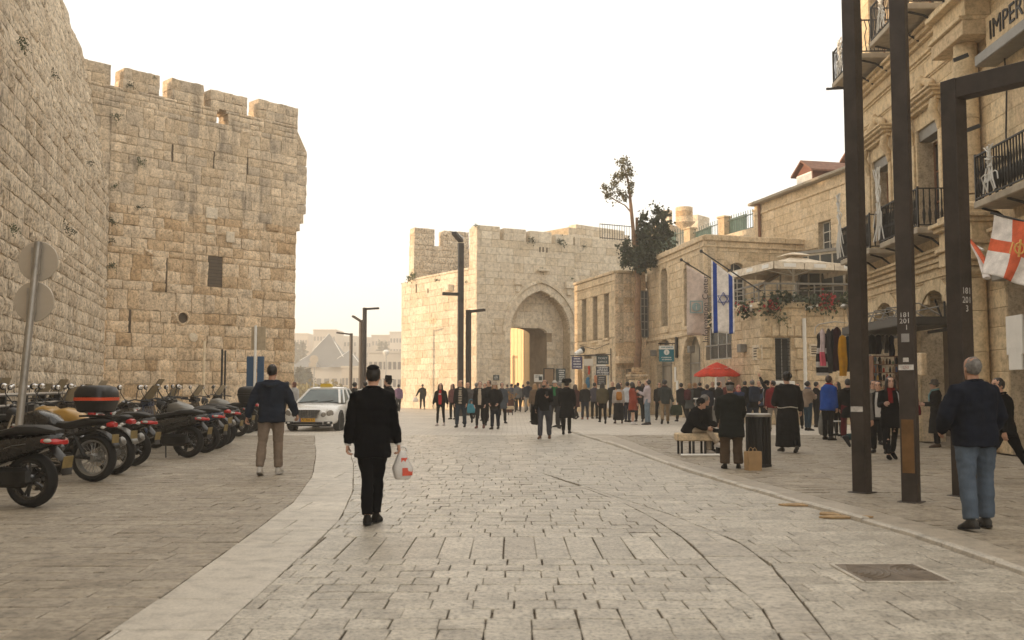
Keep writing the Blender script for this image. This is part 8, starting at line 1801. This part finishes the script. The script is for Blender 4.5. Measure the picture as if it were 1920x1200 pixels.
# ------------------------------------------------------------------ red umbrella and counter
REDC = cloth((.55, .05, .025), 'red_umbrella_cloth', .6); Yu = 42.0; ux = gx(1346, Yu); ub = thing('umbrella', 'red parasol with white lettering over a small counter', 'umbrella', (ux, Yu, 0)); zr, zp, rr = zat(701, Yu), zat(679, Yu), .97
MB().tube([(ux, Yu, 0), (ux, Yu, zp)], .022, 8).build('pole', WHITE, ub, 40)
for k in range(8):
    a, b = 2 * pi * k / 8 + .2, 2 * pi * (k + 1) / 8 + .2; mb = MB(); rows = []
    for t_ in (0.02, .35, .7, 1): rows.append([Vector((ux + rr * t_ * cos(lerp(a, b, j / 3)), Yu + rr * t_ * sin(lerp(a, b, j / 3)), lerp(zp, zr, t_ ** 1.25) - .03 * t_ * sin(pi * j / 3))) for j in range(4)])
    rows.append([v + Vector((0, 0, -.10)) for v in rows[-1]]); vs = [v for r in rows for v in r]; mb.add(vs, [(i * 4 + j, (i + 1) * 4 + j, (i + 1) * 4 + j + 1, i * 4 + j + 1) for i in range(4) for j in range(3)]); o = mb.build('canopy_panel', REDC, ub, 60)
    mb = MB(); m_ = (a + b) / 2; q = random.Random(k)
    for j in range(5): aa = lerp(a, b, .2 + .13 * j); t_ = .62 + q.uniform(-.03, .03); v = Vector((ux + rr * t_ * cos(aa), Yu + rr * t_ * sin(aa), lerp(zp, zr, t_ ** 1.25) + .012)); mb.box(v, (.05, .085, .006), aa)
    mb.build('lettering', PRINT, ub, None)
ct = thing('counter', 'small white topped counter under the red parasol', 'counter', (gx(1325, 40), 40, 0)); x = gx(1325, 40); MB().box((x, 40, 1.02), (.95, .5, .05), 0, .01).build('top', WHITE, ct, None); MB().box((x, 40, .5), (.85, .42, .98), 0, .01).build('front', GREYM, ct, None)
ch = thing('counter', 'tall pale kiosk front behind the people at the red parasol', 'kiosk', (gx(1362, 43.4), 43.4, 0)); MB().box((gx(1362, 43.4), 43.4, .98), (.9, .3, 1.95), .1, .02).build('front', WHITE, ch, None); MB().box((gx(1362, 43.4), 43.4, 1.99), (1.0, .4, .05), .1, .01).build('top', GREYM, ch, None)
# ------------------------------------------------------------------ clothes hanging at the shop and goods by the ticket signs
def garment(px0, px1, py0, py1, Y, col, lab, sleeves=False, bands=None, wave=1.0, name='garment'):
    x0, x1, z1, z0 = gx(px0, Y), gx(px1, Y), zat(py0, Y), zat(py1, Y); w = x1 - x0; cx = (x0 + x1) / 2; q = random.Random(int(px0 * 7)); t = thing(name, lab, 'garment', (cx, Y, z0), group='clothes hanging outside the shop'); n, m = 18, 16; rr = []
    for k in range(m + 1):
        s = k / m; sh = lerp(1.0, .72, min(1, max(0, (s - .86) / .12))) if s > .86 else (1.0 + .12 * sin(s * 5 + px0)); sh *= .25 if s > .985 else 1
        rr.append([Vector((cx + w / 2 * sh * cos(a) + .01 * sin(s * 9 + px0), Y + (.055 + .025 * (1 - s)) * sin(a) * sh + .02 * wave * sin(a * 4 + s * 3 + px0) * (1 - s * .6), lerp(z0, z1, s))) for a in [2 * pi * j / n for j in range(n)]])
    if bands:
        for i, (c_, a, b) in enumerate(bands):
            mb = MB(); mb.rings(rr[int(a * m):int(b * m) + 1], cap=True); mb.build('band', cloth(c_), t, 60)
    else: mb = MB(); mb.rings(rr); mb.build('cloth', cloth(col), t, 60)
    mb = MB(); mb.tube([(cx - w * .36, Y, z1 - .05), (cx, Y, z1 + .03), (cx + w * .36, Y, z1 - .05)], .008, 5); mb.tube([(cx, Y, z1 + .03), (cx + .015, Y, z1 + .07), (cx, Y, z1 + .10)], .005, 5); mb.build('hanger', STEEL, t, 40)
Yg = 31.0
WH_, BK_ = (.5, .47, .43), (.012, .012, .014)
garment(1534, 1556, 622, 704, Yg, None, 'black and white banded long garment at the left end of the hanging clothes', bands=[(WH_, 0, .07), (BK_, .07, .19), (WH_, .19, .36), (BK_, .36, .5), (WH_, .5, .63), (BK_, .63, 1)])
garment(1541, 1551, 617, 686, Yg - .25, None, 'narrow scarf, white above and pink below, before the banded garment', bands=[((.55, .09, .13), 0, .38), ((.55, .45, .45), .38, 1)])
garment(1552, 1563, 616, 700, Yg, (.045, .044, .045), 'speckled black dress next to the banded garment'); garment(1561, 1571, 617, 697, Yg + .1, (.012, .014, .02), 'plain near black dress between the speckled and maroon ones'); garment(1566, 1582, 613, 695, Yg - .1, (.03, .010, .014), 'dark maroon dress left of the yellow one')
garment(1576, 1591, 628, 705, Yg - .22, (.52, .25, .012), 'bright yellow dress hanging beside the leftmost tall post'); garment(1588, 1603, 628, 697, Yg, (.015, .03, .042), 'dark teal garment just right of the yellow dress')
for i, (a, b, p, q_, c_, lab) in enumerate(((1632, 1646, 627, 664, BK_, 'black garment under the canopy right of the leftmost post'), (1645, 1657, 627, 664, (.02, .012, .02), 'wide dark garment under the canopy, second from the leftmost post'), (1656, 1664, 628, 655, (.28, .27, .25), 'pale grey shirt hanging under the canopy'), (1663, 1671, 628, 662, (.1, .1, .1), 'mid grey garment right of the pale shirt under the canopy'), (1671, 1681, 628, 668, (.015, .02, .05), 'dark blue garment beside the middle post under the canopy'),
      (1632, 1639, 665, 705, (.32, .26, .26), 'pale lower garment beside the leftmost post'), (1641, 1648, 668, 715, (.16, .2, .24), 'grey blue lower garment under the canopy'), (1650, 1656, 668, 716, BK_, 'black lower garment under the canopy'))): garment(a, b, p, q_, 28.6 + .1 * i, c_, lab)
rk = thing('clothes_rail', 'thin curved rail carrying the hanging clothes at the shop front', 'clothes rail', (gx(1560, Yg), Yg, 2.5)); z = zat(614, Yg) + .08
MB().tube([(gx(1532, Yg), Yg, z - .3), (gx(1533, Yg), Yg, z - .08), (gx(1540, Yg), Yg, z + .02), (gx(1570, Yg), Yg, z + .10), (gx(1600, Yg), Yg - .1, z + .04), fH.p(1.6, 3.1, 1.2)], .018, 6).build('rail', STEEL, rk, 40)
mb = MB(); mb.tube([(gx(1594, Yg), Yg - .1, z + .1), (gx(1589, Yg), Yg - .2, z + .5), (gx(1584, Yg), Yg - .3, z + .58)], .015, 5); mb.ell((gx(1583, Yg), Yg - .3, z + .56), (.12, .1, .07)); mb.build('lamp', STEEL, rk, 50)
def rack(px0, px1, py0, py1, Y, lab, seed, rows=5, cols=7, cat='display rack'):
    x0, x1, z1, z0 = gx(px0, Y), gx(px1, Y), zat(py0, Y), max(.02, zat(py1, Y)); t = thing('display_rack', lab, cat, ((x0 + x1) / 2, Y, z0)); q = random.Random(seed); mb = MB()
    for k in range(rows + 1): z = lerp(z0, z1, k / rows); mb.box(((x0 + x1) / 2, Y + .1, z), (x1 - x0, .3, .02))
    for x in (x0, x1): mb.box((x, Y + .1, (z0 + z1) / 2), (.03, .3, z1 - z0))
    mb.build('shelves', WOOD, t, None); pal = [(.35, .05, .03), (.5, .3, .08), (.06, .1, .2), (.5, .46, .38), (.08, .05, .03), (.3, .18, .1), (.02, .02, .025), (.15, .2, .12)]
    for k in range(rows):
        for c in range(cols):
            x = lerp(x0, x1, (c + .5) / cols); h = (z1 - z0) / rows * q.uniform(.4, .85); w = (x1 - x0) / cols * q.uniform(.55, .9); mb = MB(); z = lerp(z0, z1, k / rows) + .012
            mb.lathe([(w * .5, z), (w * .52, z + h * .5), (w * q.uniform(.15, .5), z + h * .8), (w * .25, z + h)], 8, Matrix.Translation((x, Y + .02, 0))); mb.build('souvenir', cloth(q.choice(pal)), t, 50)
rack(1640, 1688, 668, 760, 27.5, 'shelves of small souvenirs in the dark shop front behind the long haired person', 3, 6, 8); rack(1098, 1113, 733, 752, 49.5, 'small stack of bright goods at the foot of the violet sign', 5, 2, 4)
st_ = thing('stone_step', 'low pale stone step before the low shop', 'step', (gx(1118, 50.5), 50.5, 0)); MB().box((gx(1120, 50.5), 50.5, .12), (1.3, .6, .24), .2, .03).build('lower_step', ST_BLD, st_, None); MB().box((gx(1120, 50.7), 50.75, .34), (1.1, .5, .2), .2, .03).build('upper_step', ST_BLD, st_, None)
garment(1099, 1106, 707, 727, 50.4, (.05, .16, .26), 'small blue bag hanging by the violet sign'); garment(1114, 1120, 703, 738, 50.4, (.5, .22, .12), 'orange pink cloth hanging by the ticket signs'); garment(1084, 1092, 692, 740, 50.8, (.42, .26, .12), 'tan cloth hanging under the violet sign'); garment(1103, 1107, 686, 702, 50.6, (.5, .05, .02), 'small red cloth hanging under the blank sign')
sl = thing('stool', 'small white topped stool beside the blue jacket wearer', 'stool', (gx(1572, 29), 29, 0)); x = gx(1572, 29); MB().box((x, 29, .50), (.26, .26, .03), 0, .008).build('seat', WHITE, sl, None)
for a, b in ((-1, -1), (1, -1), (-1, 1), (1, 1)): MB().bar((x + a * .1, 29 + b * .1, .485), (x + a * .12, 29 + b * .12, 0), .022).build('leg', IRON, sl, None)
t = thing('wall_board', 'pale board hanging on the hotel wall right of the middle post', 'board', fH.p(4.6, 2.3, .4)); MB().box((gx(1726, 24.5), 24.5, zat(683, 24.5)), (.16, .5, .55), .2, .02).build('panel', ST_BLD, t, None)
# plant pot before the gate
x, Yz = gx(952, 58), 58; pp_ = thing('flower_pot', 'dark red pot with orange flowers left of the arch', 'plant pot', (x, Yz, 0)); MB().lathe([(.28, 0), (.36, .7), (.40, .74), (.3, .72)], 14, Matrix.Translation((x, Yz, 0))).build('pot', cloth((.12, .04, .025)), pp_, 40); mb = MB(); leaves(mb, (x, Yz, .95), .5, .5, .3, 150, random.Random(2), .12); mb.build('foliage', mk('autumn_leaf', (.26, .13, .025), .7), pp_, None)
# ------------------------------------------------------------------ far side of the valley
FARW = [mk('far_wall_%d' % i, c, .9, 0, .12, .2, 0) for i, c in enumerate(((.52, .46, .37), (.46, .40, .32), (.56, .51, .43)))]; FDARK = mk('far_window', (.12, .11, .10), .6); FSLATE = mk('far_slate', (.13, .135, .135), .6, 0, .15, .4)
def far_house(px0, px1, pyt, Y, lab, mat, deep=14, rows=3, cols=6, roof=None, name='far_building'):
    x0, x1, z = gx(px0, Y), gx(px1, Y), zat(pyt, Y); t = thing(name, lab, 'building', ((x0 + x1) / 2, Y, 0)); fr = Fr((x0, Y), (x1, Y)); fbox(fr, 0, fr.L, -.02, z, 0, -deep).build('wall', mat, t, None); fbox(fr, -.2, fr.L + .2, z + .003, z + .5, .2, -deep - .2).build('cornice', mat, t, None)
    for r in range(rows):
        for c in range(cols):
            u = fr.L * (c + .5) / cols; zz = z * (r + .62) / (rows + .3); w = min(.9, fr.L / cols * .3); fbox(fr, u - w, u + w, zz - 1.0, zz + .7, .0, .06).build('window', FDARK, t, None)
    return t, fr, z
for i, a in enumerate(((540, 575, 627, 430, 'flat roofed hazy building at the far left of the gap'), (586, 628, 620, 415, 'tallest hazy building behind the pyramid roof'), (624, 668, 632, 440, 'hazy low block right of the tallest far building'), (664, 700, 634, 450, 'hazy block behind the three far lamp posts'), (696, 738, 630, 420, 'long hazy building left of the gate flank'), (730, 770, 624, 405, 'hazy building touching the gate flank'))):
    far_house(*a[:4], a[4], FARW[i % 3], 20, 5, 7)
t, fr, z = far_house(575, 694, 692, 262, 'low pale building with the pyramid shaped roof across the valley', FARW[2], 16, 1, 8)
for (px, w, py, dep) in ((606, 46, 622, 7), (648, 32, 655, 5), (574, 26, 662, 5)):
    x, y = gx(px, 262), 262 + dep; hw = w * 262 / F; zt_ = zat(py, 262); mb = MB(); mb.add([(x - hw, y - 7, z + .5), (x + hw, y - 7, z + .5), (x + hw, y + 7, z + .5), (x - hw, y + 7, z + .5), (x, y, zt_)], [(0, 1, 4), (1, 2, 4), (2, 3, 4), (3, 0, 4), (3, 2, 1, 0)]); mb.build('roof', FSLATE, t, None)
    mb = MB(); mb.bar((x + .1, y - .1, zt_ - .1), (x - hw * .55, y - 4.0, lerp(zt_, z, .52) + .3), .18, .06); mb.bar((x + hw * .3, y - 2.2, lerp(zt_, z, .28) + .3), (x + hw * .75, y - 5.2, lerp(zt_, z, .7) + .3), .18, .06); mb.build('ridge_flashing', WHITE, t, None)
far_house(640, 700, 690, 240, 'long low wall of pale houses in front of the pyramid roof', FARW[0], 8, 1, 9); far_house(690, 762, 662, 225, 'plain pale hall beside the gate flank across the valley', FARW[2], 10, 2, 8)
CYP = mk('far_cypress_leaf', (.07, .075, .04), .8, 0, .4, .3, 0)
for i, (px, py, Y, w, lab) in enumerate(((561, 690, 190, 1.6, 'left far cypress beside the tower corner'), (577, 692, 195, 1.4, 'second far cypress from the tower corner'), (551, 642, 330, 3.0, 'hazy tall far tree next to the tower edge'), (565, 640, 335, 2.6, 'hazy far tree right of the tower edge tree'), (712, 640, 380, 2.4, 'hazy far cypress above the long far building'), (722, 642, 380, 2.2, 'hazy far cypress at right of another above the long building'))):
    x, z = gx(px, Y), zat(py, Y); t = thing('cypress', lab, 'tree', (x, Y, 0), group='cypresses across the valley'); q = random.Random(i); MB().tube([(x, Y, 0), (x, Y, z * .9)], .25, 6).build('trunk', BARK, t, None); mb = MB()
    for k in range(26): zz = z * (.12 + .86 * k / 26); r = w * (1 - (k / 26) ** 1.6) + .2; leaves(mb, (x, Y, zz), r * .9, r * .9, z * .05, 26, q, w * .45)
    mb.build('crown', CYP, t, None)
mb = MB(); q = random.Random(4)
for k in range(40): px = q.uniform(548, 640); Y = q.uniform(120, 150); leaves(mb, (gx(px, Y), Y, q.uniform(.3, 1.3)), 1.6, 1.6, .8, 40, q, .5)
tag(mb.build('bushes', mk('straw_bush_leaf', (.22, .17, .06), .8, 0, .4, .5, 0), None, None), 'straw coloured scrub beyond the taxi', 'bushes', kind='stuff')
x, Y = gx(588, 95), 95; t = thing('traffic_sign', 'hazy round road sign on a post far behind the taxi', 'road sign', (x, Y, 0)); MB().tube([(x, Y, 0), (x, Y, zat(668, Y))], .06, 6).build('post', STEEL, t, 40); M = Matrix(((1, 0, 0), (0, 0, -1), (0, 1, 0))).to_4x4(); M.translation = (x, Y - .08, zat(674, Y)); MB().lathe([(.42, 0), (.42, .03)], 20, M).build('disc', GB, t, None); MB().box((x - .15, Y - .08, zat(684, Y)), (.7, .03, .4)).build('plate', GB, t, None)
x, Y = gx(723, 150), 150; t = thing('lantern_post', 'hazy white lantern post near the gate flank', 'street lamp', (x, Y, 0)); MB().tube([(x, Y, 0), (x, Y, zat(668, Y))], .09, 6).build('post', STEEL, t, 40); MB().lathe([(.1, zat(668, Y)), (.45, zat(662, Y)), (.5, zat(659, Y)), (.2, zat(656, Y))], 12, Matrix.Translation((x, Y, 0))).build('lantern', WHITE, t, 40)
# overhead cable by the low shop
t = thing('cable', 'thin cable sagging across the low shop front', 'cable', (gx(1110, 53), 53, 5)); MB().tube([fS.p(*fS.uv(1090, 648), .1), fS.p(*fS.uv(1120, 655), .12), fS.p(*fS.uv(1140, 646), .1), fS2.p(.3, zat(636, 54), .1)], .018, 5).build('wire', IRON, t, 40)
# ------------------------------------------------------------------ the air
mb = MB(); mb.box((0, 300, 13.5), (1900, 1500, 32)); hz_ = tag(mb.build('haze', [], None, None), 'thin warm evening haze over the whole place', 'haze', kind='stuff'); m = bpy.data.materials.new('haze_air'); m.use_nodes = True; nn = m.node_tree.nodes; nn.remove(nn['Principled BSDF']); v = nn.new('ShaderNodeVolumePrincipled')
v.inputs['Color'].default_value = (1, .95, .87, 1); v.inputs['Density'].default_value = .0016; v.inputs['Anisotropy'].default_value = .3; m.node_tree.links.new(v.outputs[0], nn['Material Output'].inputs['Volume']); hz_.data.materials.append(m)
